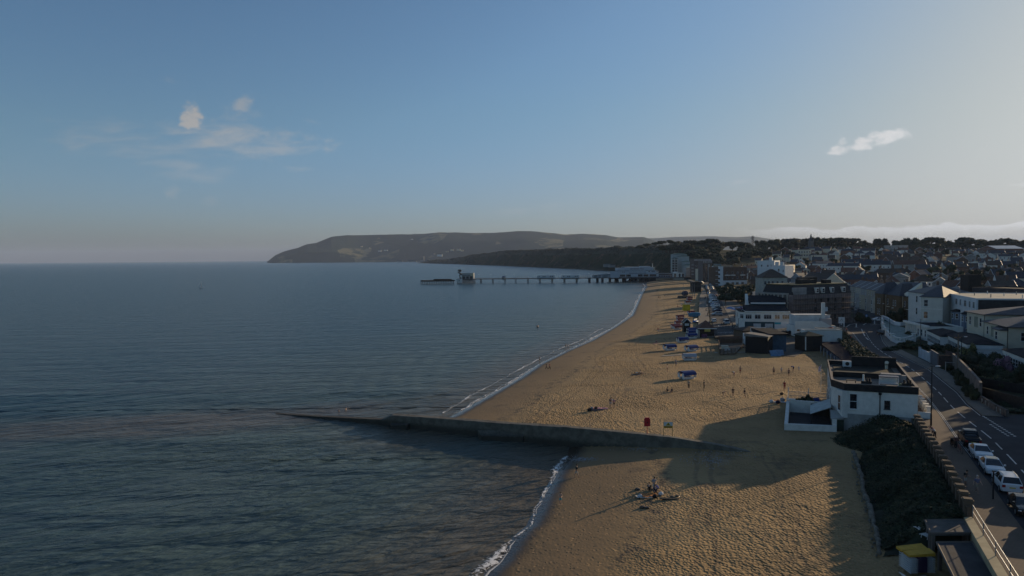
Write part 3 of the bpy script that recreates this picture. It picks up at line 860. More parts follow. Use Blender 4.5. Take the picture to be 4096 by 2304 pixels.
# pavements
WL = [(lerp_tab(WALL, y)+.35, y) for y in (30, 45, 56, 62, 70, 80, 91, 97)]
PL = smooth_line(WL+[pp(3640, 1560), pp(3590, 1500), pp(3500, 1436), pp(3440, 1392), pp(3390, 1350), pp(3372, 1332)])
strip('promenade', PL, LK, .12, PAVE, 110, edge=.14)
strip('pavement', RK, offset(RK, 2.6), .10, PAVEG, 60, edge=.12)
strip('promenade', [pp(*q) for q in [(2794, 1338), (2793, 1285), (2799, 1186), (2812, 1160), (2770, 1128), (2745, 1116)]], [pp(*q) for q in [(2852, 1338), (2838, 1282), (2828, 1195), (2825, 1165), (2795, 1135), (2765, 1118)]], .12, PAVEG, 50, edge=.14)
strip('pavement', ER, offset(ER, 8.5), .10, PAVEG, 60, edge=.12)
strip('pavement', [pp(3345, 1332), pp(3338, 1305)], [pp(3404, 1335), pp(3384, 1306)], .11, PAVE, 12, edge=.12)
# painted lines
def dash(pa, pb, wd, dz=.02, m=None):
    pass
lines = MB()
def paint(a, b, wd, z=.02):
    a, b = Vector(a[:2]), Vector(b[:2]); d = (b-a).normalized(); n = Vector((-d.y, d.x))*wd/2
    q = [a-n, b-n, b+n, a+n]; lines.add([(p.x, p.y, G(p.x, p.y)+z) for p in q], [(0, 1, 2, 3)])
CL = [((a[0]+b[0])/2, (a[1]+b[1])/2) for a, b in zip(resample(LK, 200), resample(RKall, 200))]
acc = 0
for a, b in zip(CL, CL[1:]):
    l = math.hypot(b[0]-a[0], b[1]-a[1]); ph = acc % 6.; acc += l
    if ph < 3.8 and a[1] > 45: paint(a, b, .16)
for a, b in zip(offset(LK, .25), offset(LK, .25)[1:]): 
    if a[1] > 80: paint(a, b, .07)
for a, b in zip(offset(LK, .45), offset(LK, .45)[1:]):
    if a[1] > 80: paint(a, b, .07)
for a, b in zip(offset(RK, -.3), offset(RK, -.3)[1:]):
    paint(a, b, .08)
j0, j1 = Vector(J[0]), Vector(J[1]); jd = (j1-j0); jn = Vector((jd.y, -jd.x)).normalized()*-1
for k in range(14):
    s0 = k/14.+.01; s1 = s0+.035
    for o_ in ((0, .75) if k > 5 else (0,)):
        paint(j0+jd*s0+jn*o_*-1, j0+jd*s1+jn*o_*-1, .30)
for a, b in (((3384, 1309), (3400, 1298)), ((3452, 1300), (3466, 1290)), ((3446, 1316), (3450, 1326)), ((3452, 1331), (3460, 1345)), ((3463, 1350), (3474, 1360)), ((3480, 1300), (3520, 1299)), ((3395, 1300), (3430, 1292))):
    paint(pp(*a), pp(*b), .3)
for k in range(9): paint(pp(2872+k*9, 1331+(k % 2)), pp(2878+k*9, 1331), .5)
for k in range(6): paint(pp(2896+k*9, 1327), pp(2901+k*9, 1327), .4)
cq = pp(2903, 1304)
for k in range(16): paint((cq[0]+2.6*math.cos(k*.393), cq[1]+4*math.sin(k*.393)), (cq[0]+2.6*math.cos(k*.393+.3), cq[1]+4*math.sin(k*.393+.3)), .3)
struct(obj('road_markings', lines, LINE))

# ------------------------------------------------------------ groyne
GR = [(-46, -.25, .9), (-44, .02, .9), (-34, .35, 1.0), (-26, .75, 1.1), (-22.4, .95, 1.2), (-20.6, 1.9, 1.3), (-8, 2.35, 1.35), (-2, 2.5, 1.35), (8, 2.95, 1.35), (16, 3.05, 1.3), (22, 3.05, 1.2), (27, 2.75, 1.1), (30.5, 2.4, 1.0), (33, 2.0, .9)]
g = MB(); vs = []; n = 0
gx = []
for (a, za, wa), (b, zb_, wb) in zip(GR, GR[1:]):
    k = max(1, int((b-a)/1.2))
    for i in range(k): f = i/k; gx.append((a+(b-a)*f, za+(zb_-za)*f, wa+(wb-wa)*f))
gx.append(GR[-1])
for i, (x, z, w) in enumerate(gx):
    y = groyne_y(x); j = .05*fbm(x, 0, .8, 2)
    vs += [(x, y-w/2-.15+j, -1.5), (x, y-w/2-.1+j, z-.06+j), (x, y-w/2+.02, z+j), (x, y+w/2-.02, z-j*.5), (x, y+w/2+.1, z-.06), (x, y+w/2+.15, -1.5)]
fs = []
for i in range(len(gx)-1):
    for k in range(5): fs.append((i*6+k, (i+1)*6+k, (i+1)*6+k+1, i*6+k+1))
fs += [tuple(range(6)), tuple((len(gx)-1)*6+k for k in range(5, -1, -1))]
g.add(vs, fs)
def groyne_material():
    m = bpy.data.materials.new('groyne_concrete'); m.use_nodes = True
    t = NT(m.node_tree); b = m.node_tree.nodes['Principled BSDF']
    co = t.new('ShaderNodeNewGeometry').outputs['Position']
    sp = t.new('ShaderNodeSeparateXYZ'); t.l.new(co, sp.inputs[0])
    n = t.noise(co, .9, 6, .65); n2 = t.noise(t.mapping(co, scale=(1, 1, 3)), 3., 4, .6)
    c = t.mix(t.ss(n, .35, .65), (.085, .075, .058), (.15, .135, .105))
    weed = t.ss(t.m('ADD', sp.outputs[2], t.m('MULTIPLY', t.m('SUBTRACT', n2, .5), 1.1)), .5, 1.5, 1., 0.)
    c = t.mix(t.m('MULTIPLY', weed, .85), c, (.022, .020, .014))
    t.l.new(c, b.inputs['Base Color']); b.inputs['Roughness'].default_value = .9
    bp = t.new('ShaderNodeBump'); bp.inputs['Strength'].default_value = .8; bp.inputs['Distance'].default_value = .12
    t.l.new(n, bp.inputs['Height']); t.l.new(bp.outputs[0], b.inputs['Normal'])
    return m
GRM = groyne_material()
gro = tag(obj('groyne', g, GRM), 'long weathered concrete groyne running from the sand down into the sea', 'groyne')
br = MB(); br.prism([(-20.6, groyne_y(-20.6)-2.4), (-17.8, groyne_y(-18)-2.1), (-17.4, groyne_y(-18)-.7), (-20.9, groyne_y(-20.6)-.7)], -1, [.55, .8, .9, .6])
tag(obj('concrete_slab', br, GRM), 'broken concrete slab leaning against the seaward part of the groyne', 'slab')
bu = MB(); bu.prism([(-5, groyne_y(-3)-1.9), (1.5, groyne_y(0)-1.9), (2.2, groyne_y(0)-.7), (-5.6, groyne_y(-3)-.7)], -1, [.7, .9, 1.5, 1.3])
obj('buttress', bu, GRM, gro)
# foam curl at the groyne's tip and lee side
fm = foam_strip([(126.5, -66), (131.0, -46)], lambda y, i: 1.5, z=.06, step=1., jag=.8)

# ------------------------------------------------------------ promenade wall with brick piers
wallpts = [(lerp_tab(WALL, y), y) for y in [62.3+i*1.0 for i in range(36)]]
SWB = brickmat('old_sea_wall_brick', (.20, .145, .10), (.165, .12, .085), (.14, .12, .10), .5, .2)
pw = thing('promenade_wall', 'low brick parapet wall with capped piers between promenade and brambles', 'wall', (0, 0, 0))
w_ = MB()
for a, b in zip(wallpts, wallpts[1:]):
    w_.prism([(a[0]-.18, a[1]), (a[0]+.16, a[1]), (b[0]+.16, b[1]), (b[0]-.18, b[1])], [1.5]*4, 5.95)
obj('parapet', w_, SWB, pw)
cp = MB()
for a, b in zip(wallpts, wallpts[1:]):
    cp.prism([(a[0]-.24, a[1]+.002), (a[0]+.22, a[1]+.002), (b[0]+.22, b[1]), (b[0]-.24, b[1])], [5.955]*4, 6.05)
obj('coping', cp, SWB, pw)
n = 0
y = 62.8
while y < 97.5:
    x = lerp_tab(WALL, y)-.05
    p = MB().box(-.33, .33, -.29, .29, 1.8, 6.42); p.box(-.44, .44, -.40, .40, 6.42, 6.54); p.prism([(-.36, -.32), (.36, -.32), (.36, .32), (-.36, .32)], 6.54, 6.66)
    obj('pier', p, SWB, pw, loc=(x, y, 0), rot=R(-22)); y += 1.95
# concrete ledge and tubular railing over the shelters
led = MB()
ly = [30, 36, 42, 48, 54, 58, 62.2]
for a, b in zip(ly, ly[1:]):
    xa, xb = lerp_tab(WALL, a), lerp_tab(WALL, b)
    led.prism([(xa-.5, a), (xa+.3, a), (xb+.3, b), (xb-.5, b)], [4.2]*4, 5.16)
tag(obj('concrete_ledge', led, mat('yellow_ledge', (.50, .42, .26), .85, .15, .7)), 'pale concrete ledge along the promenade edge above the shelters', 'ledge')  # yellowish is the concrete's own colour
rl = thing('railing', 'tubular steel railing along the promenade edge above the beach shelters', 'railing')
ry = [30, 34, 38, 42, 46, 50, 54, 58, 62]
for i, a in enumerate(ry):
    xa = lerp_tab(WALL, a)+.25
    obj('post', MB().tube((0, 0, 0), (0, 0, 1.15), .04), STEEL, rl, loc=(xa, a, 5.15))
    if i < len(ry)-1:
        b = ry[i+1]; xb = lerp_tab(WALL, b)+.25
        for zz in (5.7, 6.28): obj('rail', MB().tube((xa, a, zz), (xb, b, zz), .03), STEEL, rl)

# ------------------------------------------------------------ brambles between promenade wall and sand
VB = [(P(px, py, 2.4).x, P(px, py, 2.4).y) for px, py in [(3529, 2215), (3517, 2138), (3500, 2067), (3483, 2017), (3463, 1967), (3454, 1908), (3438, 1862), (3423, 1812), (3385, 1800), (3325, 1781), (3345, 1765), (3420, 1752), (3480, 1742), (3600, 1728)]]
def veg_low(y):
    # beach-side edge of the brambles, by depth
    e = sorted([(p[1], p[0]) for p in VB[:10]])
    return lerp_tab(e, y)
LEAFT = [mat('bramble_leaf_dark', (.028, .040, .018), .8, .35, .8), mat('bramble_leaf', (.052, .064, .030), .8, .35, .8), mat('dry_grass_leaf', (.085, .085, .040), .85, .35, .8)]
rr = random.Random(3)
rows = []
for i in range(70):
    y = 61.0+ (102-61.0)*i/69.
    xl = veg_low(y) if y < 100 else 46
    xr = lerp_tab(WALL, min(y, 97))-.2
    rows.append([(xl+(xr-xl)*k/16., y, 2.2+(2.7*smooth01(k/16.*1.15))*smooth01((y-60)/2.5)+.35*fbm(xl+k, y, .35)) for k in range(17)])
struct(obj('grass_bank', grid_mesh('grass_bank', rows, mat('bank_soil', (.028, .034, .017), .95, .4, .6)), None))
def leaf_field(n, pts, size, seed):
    """many small leaf faces as one mesh, spread by pts(k) -> (x, y, z)"""
    q = random.Random(seed); V = []; F = []; Mi = []
    for k in range(n):
        x, y, z, s, mi = pts(q)
        a = q.random()*6.283; t = q.uniform(-.9, .9); s = s*size
        ux, uy, uz = math.cos(a)*s, math.sin(a)*s, q.uniform(-.35, .35)*s
        vx, vy, vz = -math.sin(a)*s*math.cos(t)*.7, math.cos(a)*s*math.cos(t)*.7, math.sin(t)*s*.8
        b = len(V)
        V += [(x-ux, y-uy, z-uz), (x+vx, y+vy, z+vz), (x+ux, y+uy, z+uz), (x-vx, y-vy, z-vz)]
        F.append((b, b+1, b+2, b+3)); Mi.append(mi)
    m = MB(); m.v = V; m.f = F; m.m = Mi
    return m
def bramble_pt(q):
    while True:
        y = q.uniform(62.3, 102); k = q.random()
        xl = veg_low(y) if y < 100 else 46
        xr = lerp_tab(WALL, min(y, 97))-.3
        x = xl+(xr-xl)*k
        nb = fbm(x, y, .22, 3)
        hgt = (.25+.75*max(0, nb+.35))*min(1, k*3+.15)*min(1, (1-k)*4+.3)
        z = 2.25+2.7*smooth01(k*1.15)+hgt*q.random()**.6
        mi = 2 if (fbm(x+50, y, .3, 3) > .06 and q.random() < .5) else (0 if q.random() < .5 else 1)
        return x, y, z, q.uniform(.5, 1.3), mi
tag(obj('brambles', leaf_field(52000, bramble_pt, .12, 5), LEAFT), 'dense dark brambles and weeds on the bank below the promenade', 'brambles', kind='stuff')
# low rubble wall at the foot of the bank
STONE = mat('rubble_stone', (.20, .175, .14), .9, .35, 1.5, .5, 6.)
fw = thing('rubble_wall', 'low broken rubble wall at the foot of the bramble bank', 'wall')
q = random.Random(9)
ln = resample([(VB[k][0]-.25, VB[k][1]) for k in range(0, 8)], 70)
st = MB()
for a in ln:
    s = q.uniform(.22, .42)
    st.ell((a[0]+q.uniform(-.1, .1), a[1], 2.35+s*.5), (s*.75, s*.9, s*.75), 7, 5)
    if q.random() < .6: st.ell((a[0]-.3+q.uniform(-.3, .1), a[1], 2.25), (s*.4, s*.45, s*.3), 6, 4)
obj('stones', st, STONE, fw)
# pebble patches on the sand by the groyne
pb = MB(); q = random.Random(12)
for k in range(900):
    px, py = q.gauss(2880, 70), q.gauss(1835, 18)
    if q.random() < .3: px, py = q.gauss(2330, 30), q.gauss(1837, 5)
    if q.random() < .1: px, py = q.gauss(2560, 40), q.gauss(1795, 5)
    p = P(px, py, 1.8); z = beach_z(p.x, p.y)
    p = P(px, py, z)
    if p.y < groyne_y(p.x)-1.2:
        s = q.uniform(.03, .09); pb.ell((p.x, p.y, z+.01), (s, s, s*.5), 5, 3)
tag(obj('pebbles', pb, mat('pale_pebbles', (.42, .41, .42), .8, .3, 3.)), 'scattered pale pebbles on the damp sand beside the groyne', 'pebbles', kind='stuff')
# ------------------------------------------------------------ flat roofed house at the end of the promenade
OX, OY, RZH = 49.2, 104.7, R(-22.5)
def hb(name, label, cat): return thing(name, label, cat, (OX, OY, 0), RZH)
H = hb('seaside_house', 'white flat roofed seaside house with dark fascia beside the promenade and brambles', 'house')
WUP = [(0, 0), (9.6, 0), (9.6, 25), (-1.6, 25), (-1.6, 3.2), (-.2, .5)]
WH_ = mat('weathered_white_render', (.84, .81, .74), .8, .10, 1.2, .15, 9., col2=(.90, .87, .80))
obj('upper_wall', MB().prism(WUP, 5.02, 8.6), WH_, H)
obj('lower_wall', MB().prism([(x*.998+.02, y+.03) for x, y in WUP], 1.5, 5.02), GREYR, H)
fas = MB()
def ring(mb, poly, t, z0, z1, out=.12):
    n = len(poly); c = Vector((sum(p[0] for p in poly)/n, sum(p[1] for p in poly)/n))
    def off(p, k):
        v = Vector(p)-c; l = v.length; return c+v*((l+k)/l)
    for i in range(n):
        a, b = poly[i], poly[(i+1) % n]
        ao, bo, ai, bi = off(a, out), off(b, out), off(a, out-t), off(b, out-t)
        mb.prism([tuple(ao), tuple(bo), tuple(bi), tuple(ai)], z0, z1)
ring(fas, WUP, .55, 8.45, 9.45)
obj('fascia', fas, BLACKF, H)
cap = MB(); ring(cap, WUP, .6, 9.455, 9.53, .16)
obj('coping', cap, mat('coping_stone', (.26, .22, .19), .85, .2, 1.), H)
rf = MB().prism([(.2, .3), (9.3, .3), (9.3, 24.7), (-1.3, 24.7), (-1.3, 3.3)], 8.5, 8.75)
obj('roof', rf, mat('roof_deck', (.20, .17, .14), .85, .2, .5), H)
obj('roof_mat', MB().box(3.4, 7.4, 1.0, 7.2, 8.76, 8.79), brickmat('decking_tiles', (.30, .25, .20), (.20, .17, .14), (.1, .09, .08), .3, .3, axis='floor'), H)
obj('artificial_turf', MB().box(7.5, 9.0, 1.2, 7.5, 8.76, 8.80), mat('artificial_turf', (.05, .13, .02), .9, .3, 3.), H)
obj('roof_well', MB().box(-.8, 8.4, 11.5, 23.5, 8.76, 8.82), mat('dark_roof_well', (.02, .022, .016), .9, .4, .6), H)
pt = MB(); pt.box(-1.2, 9.0, 10.6, 10.85, 8.75, 9.6)
obj('roof_partition', pt, BLACKF, H)
pt = MB(); pt.box(2.2, 9.3, 23.9, 24.2, 8.75, 10.5)
obj('roof_screen', pt, BLACKF, H)
pt = MB(); pt.box(5.6, 8.4, 8.2, 9.6, 8.75, 9.95); pt.box(8.4, 9.0, 7.6, 8.4, 8.75, 9.9)
obj('stair_head', pt, mat('stair_head_render', (.30, .29, .29), .8, .15), H)
def chim_stack(x, y, s=1.):
    c = MB().box(x-.7*s, x+.7*s, y-.35, y+.35, 8.6, 9.9)
    c.prism([(x-1.0*s, y-.45), (x+1.0*s, y-.45), (x+1.0*s, y+.45), (x-1.0*s, y+.45)], 8.6, 9.35)
    o = obj('chimney', c, BLACKF, H)
    for k, dx in enumerate((-.4, .1, .45)):
        obj('chimney_pot', MB().tube((x+dx*s, y, 9.9), (x+dx*s, y, 10.35+(.5 if k == 0 and s == 1. else 0)), .16, .12, 8), WHITE if (k == 0 and s == 1.) else BLACKF, o)
chim_stack(3.0, .75); chim_stack(8.3, .8, .95)
# bay on the seaward corner, windows, drainpipes
by = MB().prism([(-.9, .9), (-.25, -.45), (.5, -.1), (.5, 3.0), (-.9, 2.6)], 4.4, 8.44)
obj('bay', by, WH_, H)
window(H, -.62, .16, 5.4, R(-63), .7, 2.3, 'sash')
window(H, -1.66, 6.2, 5.6, -math.pi/2, 1.0, 2.1); window(H, -1.66, 12, 5.6, -math.pi/2, 1.0, 2.1); window(H, -1.66, 18, 5.6, -math.pi/2, 1.4, 2.0)
window(H, 1.25, -.03, 5.75, 0, 1.05, 2.3, 'sash'); window(H, 5.7, -.03, 6.05, 0, .75, 1.25, 'sash', DFRAME)
window(H, 5.7, -.03, 3.75, 0, .75, .75, 'sash')
dp = MB().tube((4.75, -.12, 8.3), (4.75, -.12, 4.7), .07); dp.tube((4.75, -.12, 4.7), (4.5, -.12, 4.45), .07); dp.tube((4.5, -.12, 4.45), (4.5, -.12, 2.4), .07)
dp.prism([(4.55, -.3), (4.95, -.3), (4.95, -.03), (4.55, -.03)], 8.1, 8.42)
obj('drainpipe', dp, BLACKM, H)
# steps and white piers on the road side
for k in range(5):
    yk = 1.5+k*2.1
    p = MB().box(10.9, 11.4, yk, yk+.5, 4.9, 6.4); p.box(10.8, 11.5, yk-.1, yk+.6, 6.4, 6.55)
    obj('pier', p, WHITE, H)
lw = MB().box(9.65, 11.3, -.3, 0, 2.5, 6.0); lw.box(11.0, 11.3, 2.0, 12, 4.9, 5.8)
obj('garden_wall', lw, WHITE, H)
def rooftop(name, label, cat, x, y, z, rz=0):
    c, s = math.cos(RZH), math.sin(RZH)
    return thing(name, label, cat, (OX+x*c-y*s, OY+x*s+y*c, z), RZH+rz)
sw = rooftop('swing_seat', 'white framed canopy seat standing on the roof terrace of the flat roofed house', 'garden seat', 6.2, 3.6, 8.8)
fr = MB()
for x in (-1.25, 1.25):
    fr.tube((x, -.55, 0), (x, 0, 1.55), .045); fr.tube((x, .55, 0), (x, 0, 1.55), .045); fr.tube((x, -.5, .1), (x, .5, .1), .04)
fr.tube((-1.25, 0, 1.55), (1.25, 0, 1.55), .05)
obj('frame', fr, WHITEP, sw)
obj('seat', MB().box(-1.15, 1.15, -.4, .35, .4, .55), WHITEP, sw); obj('backrest', MB().box(-1.15, 1.15, .36, .45, .5, 1.2), WHITEP, sw)
obj('canopy', MB().box(-1.3, 1.3, -.55, .6, 1.5, 1.56), mat('grey_canvas', (.33, .31, .31), .8), sw)
ac = rooftop('air_conditioner', 'white box air conditioner on the far end of the flat roof', 'air conditioner', 1.4, 21.5, 8.8)
obj('casing', MB().box(-.7, .7, -.3, .3, .2, 1.15), WHITEP, ac); obj('fan_grille', MB().tube((.05, -.34, .68), (.05, -.29, .68), .33, n=14), BLACKM, ac)
[obj('bracket', MB().box(x, x+.1, -.3, .3, 0, .2), STEEL, ac) for x in (-.6, .5)]
vt = rooftop('roof_vent', 'cream curved vent cowl on the far right of the flat roof', 'vent', 7.6, 21.8, 8.8)
obj('cowl', MB().tube((0, 0, .8), (0, -.45, 1.2), .26, .32, 10), CREAM, vt); obj('pipe', MB().tube((0, 0, 0), (0, 0, .95), .24, n=10), CREAM, vt)
tb = rooftop('picnic_table', 'small dark table on the near seaward corner of the roof terrace', 'table', 1.1, 3.3, 8.8)
obj('tabletop', MB().box(-.7, .7, -.4, .4, .68, .74), WOODD, tb)
for x, y in ((-.6, -.3), (.6, -.3), (.6, .3), (-.6, .3)): obj('leg', MB().box(x-.04, x+.04, y-.04, y+.04, 0, .68), WOODD, tb)
bn = rooftop('storage_bin', 'green storage bin on the turf corner of the roof terrace', 'bin', 8.0, 2.4, 8.8)
obj('body', MB().prism([(-.4, -.3), (.4, -.3), (.4, .3), (-.4, .3)], 0, .6), mat('green_plastic', (.03, .10, .06), .5), bn); obj('lid', MB().box(-.45, .45, -.35, .35, .6, .68), mat('green_plastic', (.03, .10, .06), .5), bn)

# ------------------------------------------------------------ walled yard below the house
Y_ = hb('yard_wall', 'thick white wall round the sunken dark yard beside the seaside house', 'wall')
obj('front_wall', MB().prism([(-8.2, -2.7), (-1.0, -1.5), (-1.0, -1.05), (-8.2, -2.2)], [1.6]*4, [3.35, 3.35, 3.35, 3.35]), WH_, Y_)
obj('left_wall', MB().prism([(-8.2, -2.19), (-7.7, -2.19), (-7.7, 9.6), (-8.2, 9.6)], 1.6, [3.35, 3.35, 4.5, 4.5]), WH_, Y_)
obj('back_wall', MB().box(-7.69, -2.2, 9.2, 9.65, 1.6, 4.7).box(-7.9, -6.8, 9.1, 9.75, 4.7, 4.9), WH_, Y_)
obj('gate_pier', MB().box(-1.6, -.98, -1.04, -.5, 1.6, 4.2), WH_, Y_)
struct(obj('yard_floor', MB().prism([(-7.7, -2.1), (-1.7, -1.1), (-1.7, 9.2), (-7.7, 9.2)], 1.5, 2.75), mat('dark_tarmac', (.045, .04, .04), .9, .3, .6), None, loc=(OX, OY, 0), rot=RZH))
ln_ = hb('lean_to', 'lean-to with pale corrugated metal roof against the seaside house', 'shed')
cr = MB(); n = 22
for k in range(n):
    a, b = k/n, (k+1)/n; zz = .05 if k % 2 else 0.
    y0, y1 = 1.2+6.8*a, 1.2+6.8*b
    cr.add([(-4.6, y0, 4.35+zz), (-1.7, y0, 5.6+zz), (-1.7, y1, 5.6+(.05-zz)), (-4.6, y1, 4.35+(.05-zz)), (-4.6, y0, 4.28), (-1.7, y0, 5.5), (-1.7, y1, 5.5), (-4.6, y1, 4.28)], [(0, 1, 2, 3), (7, 6, 5, 4), (0, 4, 5, 1), (2, 6, 7, 3), (0, 3, 7, 4)])
obj('corrugated_roof', cr, mat('corrugated_sheet', (.42, .47, .46), .5, .15, 1.), ln_)
cn = MB().prism([(-1.8, -.9), (-.05, -.6), (-.05, 1.1), (-1.8, 1.1)], 4.2, [4.3, 4.5, 5.3, 5.2])
obj('felt_canopy', cn, GREYR, ln_)
obj('back_panel', MB().box(-4.5, -1.7, 8.0, 8.1, 2.3, 4.6), WOODD, ln_)
for y in (1.3, 4.6, 7.9): obj('post', MB().box(-4.55, -4.4, y, y+.15, 2.3, 4.3), WOODD, ln_)
obj('side_gate', MB().box(-.98, -.02, -.75, -.65, 2.0, 4.1), mat('dark_green_paint', (.015, .035, .022), .6), ln_)
tf = hb('terrace_fence', 'pale lattice fence on the seaward edge of the planted terrace', 'fence')
fp = MB()
for k in range(30):
    a = k/29.; x = -8+6.3*a; fp.box(x-.03, x+.03, 20.3, 20.35, 2.5, 4.2)
for zz in (2.7, 3.4, 4.15): fp.box(-8, -1.7, 20.28, 20.36, zz, zz+.07)
for k in range(20): fp.box(-8.15, -8.09, 10+k*.53, 10.06+k*.53, 2.5, 4.1)
for zz in (2.8, 3.5, 4.1): fp.box(-8.16, -8.08, 9.7, 20.3, zz, zz+.06)
obj('lattice', fp, mat('pale_fence', (.52, .49, .44), .8), tf)
for x, y in ((-8.12, 9.8), (-8.12, 20.3), (-4.8, 20.3), (-1.75, 20.3)): obj('post', MB().box(x-.07, x+.07, y-.07, y+.07, 2.2, 4.9), WHITE, tf)
struct(obj('terrace_floor', MB().prism([(-8, 9.7), (-1.7, 9.7), (-1.7, 20.2), (-8, 20.2)], 1.5, 2.9), PAVEG, None, loc=(OX, OY, 0), rot=RZH))
dc = rooftop('deckchair', 'bright blue canvas deckchair on the planted terrace', 'deckchair', -3.2, 14.2, 2.9, .6)
obj('canvas', MB().add([(-.55, -.2, .35), (.55, -.2, .35), (.55, .9, 1.4), (-.55, .9, 1.4), (-.55, -.9, .3), (.55, -.9, .3)], [(0, 1, 2, 3), (4, 5, 1, 0), (3, 2, 1, 0), (0, 1, 5, 4)]), mat('blue_canvas', (.02, .10, .42), .7), dc)
obj('frame', MB().tube((-.6, -.9, .3), (-.6, 1, 1.45), .04).tube((.6, -.9, .3), (.6, 1, 1.45), .04).tube((-.6, .8, 0), (-.6, -.1, .9), .04).tube((.6, .8, 0), (.6, -.1, .9), .04), WOOD, dc)

# ------------------------------------------------------------ row of beach huts with one long dark blue roof
BH = thing('beach_huts', 'long row of dark blue beach huts under one sloping roof below the road', 'beach huts', (70.8, 141, 0), math.atan2(200-141, 87-70.8))
L_ = 60.5
obj('wall', MB().box(0, L_, -8.5, 0, 1.5, 3.95), mat('navy_boards', (.055, .065, .10), .8, .25, 1.), BH)
obj('roof', MB().prism([(-.3, -8.8), (L_+.3, -8.8), (L_+.3, .5), (-.3, .5)], 3.97, [4.3, 4.3, 4.15, 4.15]), NAVY, BH)
for k in range(22):
    x = 1.2+k*2.7
    o = obj('hut_door', MB().box(x-.55, x+.55, .03, .10, 2.4, 3.9), mat('hut_door_blue' if k % 3 else 'hut_door_grey', (.10, .13, .20) if k % 3 else (.25, .26, .28), .7), BH)
for k in range(12): obj('post', MB().box(2+k*5.2-.07, 2.07+k*5.2, 1.5, 1.64, 2.3, 4.4), mat('grey_post', (.40, .40, .42), .8), BH)
struct(obj('hut_platform', MB().prism([(0, -9), (L_, -9), (L_, 2.2), (0, 2.2)], .8, 2.35), PAVEG, None, loc=(70.8, 141, 0), rot=BH.rotation_euler[2]))

# post and rail fence along the top of the bank
fl = smooth_line([pp(3378, 1340), pp(3440, 1398), pp(3500, 1440), pp(3560, 1484), pp(3590, 1507)])
F1 = thing('bank_fence', 'dark post and rail fence between the bank and the curving pavement', 'fence')
fr_ = resample(fl, 34)
for i, a in enumerate(fr_):
    z = G(*a)
    obj('post', MB().box(-.06, .06, -.06, .06, 0, 1.2), WOODD, F1, loc=(a[0], a[1], z))
    if i < 33:
        b = fr_[i+1]; rlm = MB()
        for h in (.55, 1.05): rlm.tube((a[0], a[1], z+h), (b[0], b[1], G(*b)+h), .035, n=5)
        obj('rail', rlm, WOODD, F1)

# ------------------------------------------------------------ shelter, art deco block and sheds on the plaza
def pbase(px, py): return pp(px, py)
B = block('beach_shelter', 'dark open fronted beach shelter with low olive roof behind the sand', 'shelter', pbase(3221, 1391), pbase(3289, 1389), 5, 3.3, WOODD, mat('olive_felt', (.06, .065, .045), .85, .3), 'hip', 1.0, .3)
obj('post', MB().box(-.15, .1, -.3, -.1, -.5, 3.1), WHITE, B['o'])
obj('opening', MB().box(B['w']*.45, B['w']*.95, -.04, 0, 0, 2.4), BLACKF, B['o'])
def wall_slab(name, label, cat, a, b, y0, h, d=4., m=WHITE, cap=True):
    B = block(name, label, cat, a, b, d, h, m, None, 'flat', par=.3)
    if cap: obj('coping', MB().box(-.1, B['w']+.1, -.12, .05, h+.302, h+.42), mat('warm_coping', (.72, .68, .58), .8), B['o'])
    return B
B = wall_slab('long_white_wall', 'long low white parapet wall behind the beach shelter roof', 'wall', pbase(3221, 1374), pbase(3368, 1374), 0, 3.6, 4)
B = wall_slab('kiosk_block', 'low cream block with a red dome light on its front', 'kiosk', pbase(3275, 1362), pbase(3366, 1362), 0, 3.4, 4, mat('grey_cream_render', (.50, .48, .42), .8))
dm = thing('red_dome', 'red domed awning on the low cream block', 'awning', (*pbase(3322, 1361), G(*pbase(3322, 1361))+2.9))
obj('dome', MB().ell((0, -.2, 0), (1.3, .8, 1.1), 12, 8), mat('red_awning', (.30, .03, .025), .6), dm); obj('end_cap', MB().ell((1.15, -.35, 0), (.25, .4, .7), 8, 6), WHITEP, dm)
a0, a1 = pbase(3180, 1345), pbase(3342, 1345)
AD = block('art_deco_block', 'white art deco building with curved stepped parapet and square chimney tower', 'building', a0, a1, 9, 3.2, WHITE, None, 'flat', par=.2)
w = AD['w']
cs = MB()
prof = [(0, 4.95), (w*.66, 4.9), (w*.74, 4.4), (w*.82, 3.8), (w*.88, 3.4), (w*.98, 3.2), (w, 3.0)]
for (x0, z0), (x1, z1) in zip(prof, prof[1:]): cs.prism([(x0, -.06), (x1, -.06), (x1, .25), (x0, .25)], -1., [z0, z1, z1, z0])
obj('stepped_parapet', cs, WHITE, AD['o'])
obj('upper_storey', MB().box(w*.065, w*.93, 2.4, 8.9, 3.0, 6.6), mat('shaded_white', (.70, .70, .68), .75), AD['o'])  # the upper storey's shade is put into this duller white
obj('side_wall', MB().box(w*.66, w*.93, 1.0, 2.4, 2.8, 5.6), PINKR, AD['o'])
obj('chimney_tower', MB().box(w*.715, w*.79, 1.9, 2.9, 4, 10.6), WHITE, AD['o'])
obj('coping', MB().box(w*.06, w*.94, 2.3, 2.5, 6.602, 6.75), mat('warm_coping', (.72, .68, .58), .8), AD['o'])
for k in range(3): window(AD['o'], w*(.05+k*.087)+.4, -.1, 1.6, 0, 1.05, .8, 'plain', WFRAME)
tk = block('turquoise_kiosk', 'small white kiosk with turquoise door beside the plaza', 'kiosk', pbase(3183, 1369), pbase(3208, 1371), 3, 2.6, WHITE, DARKR, 'hip', .5, .3)
obj('door', MB().box(tk['w']*.35, tk['w']*.85, -.05, -.005, 0, 2.2), mat('turquoise_paint', (.02, .28, .36), .6), tk['o'])
sg = thing('roundabout_sign', 'white roundabout direction sign board on posts by the junction', 'road sign', (*pp(3366, 1315), G(*pp(3366, 1315))), R(-14))
obj('board', MB().box(-1.0, 1.0, -.05, .05, 1.9, 4.1), WHITEP, sg)
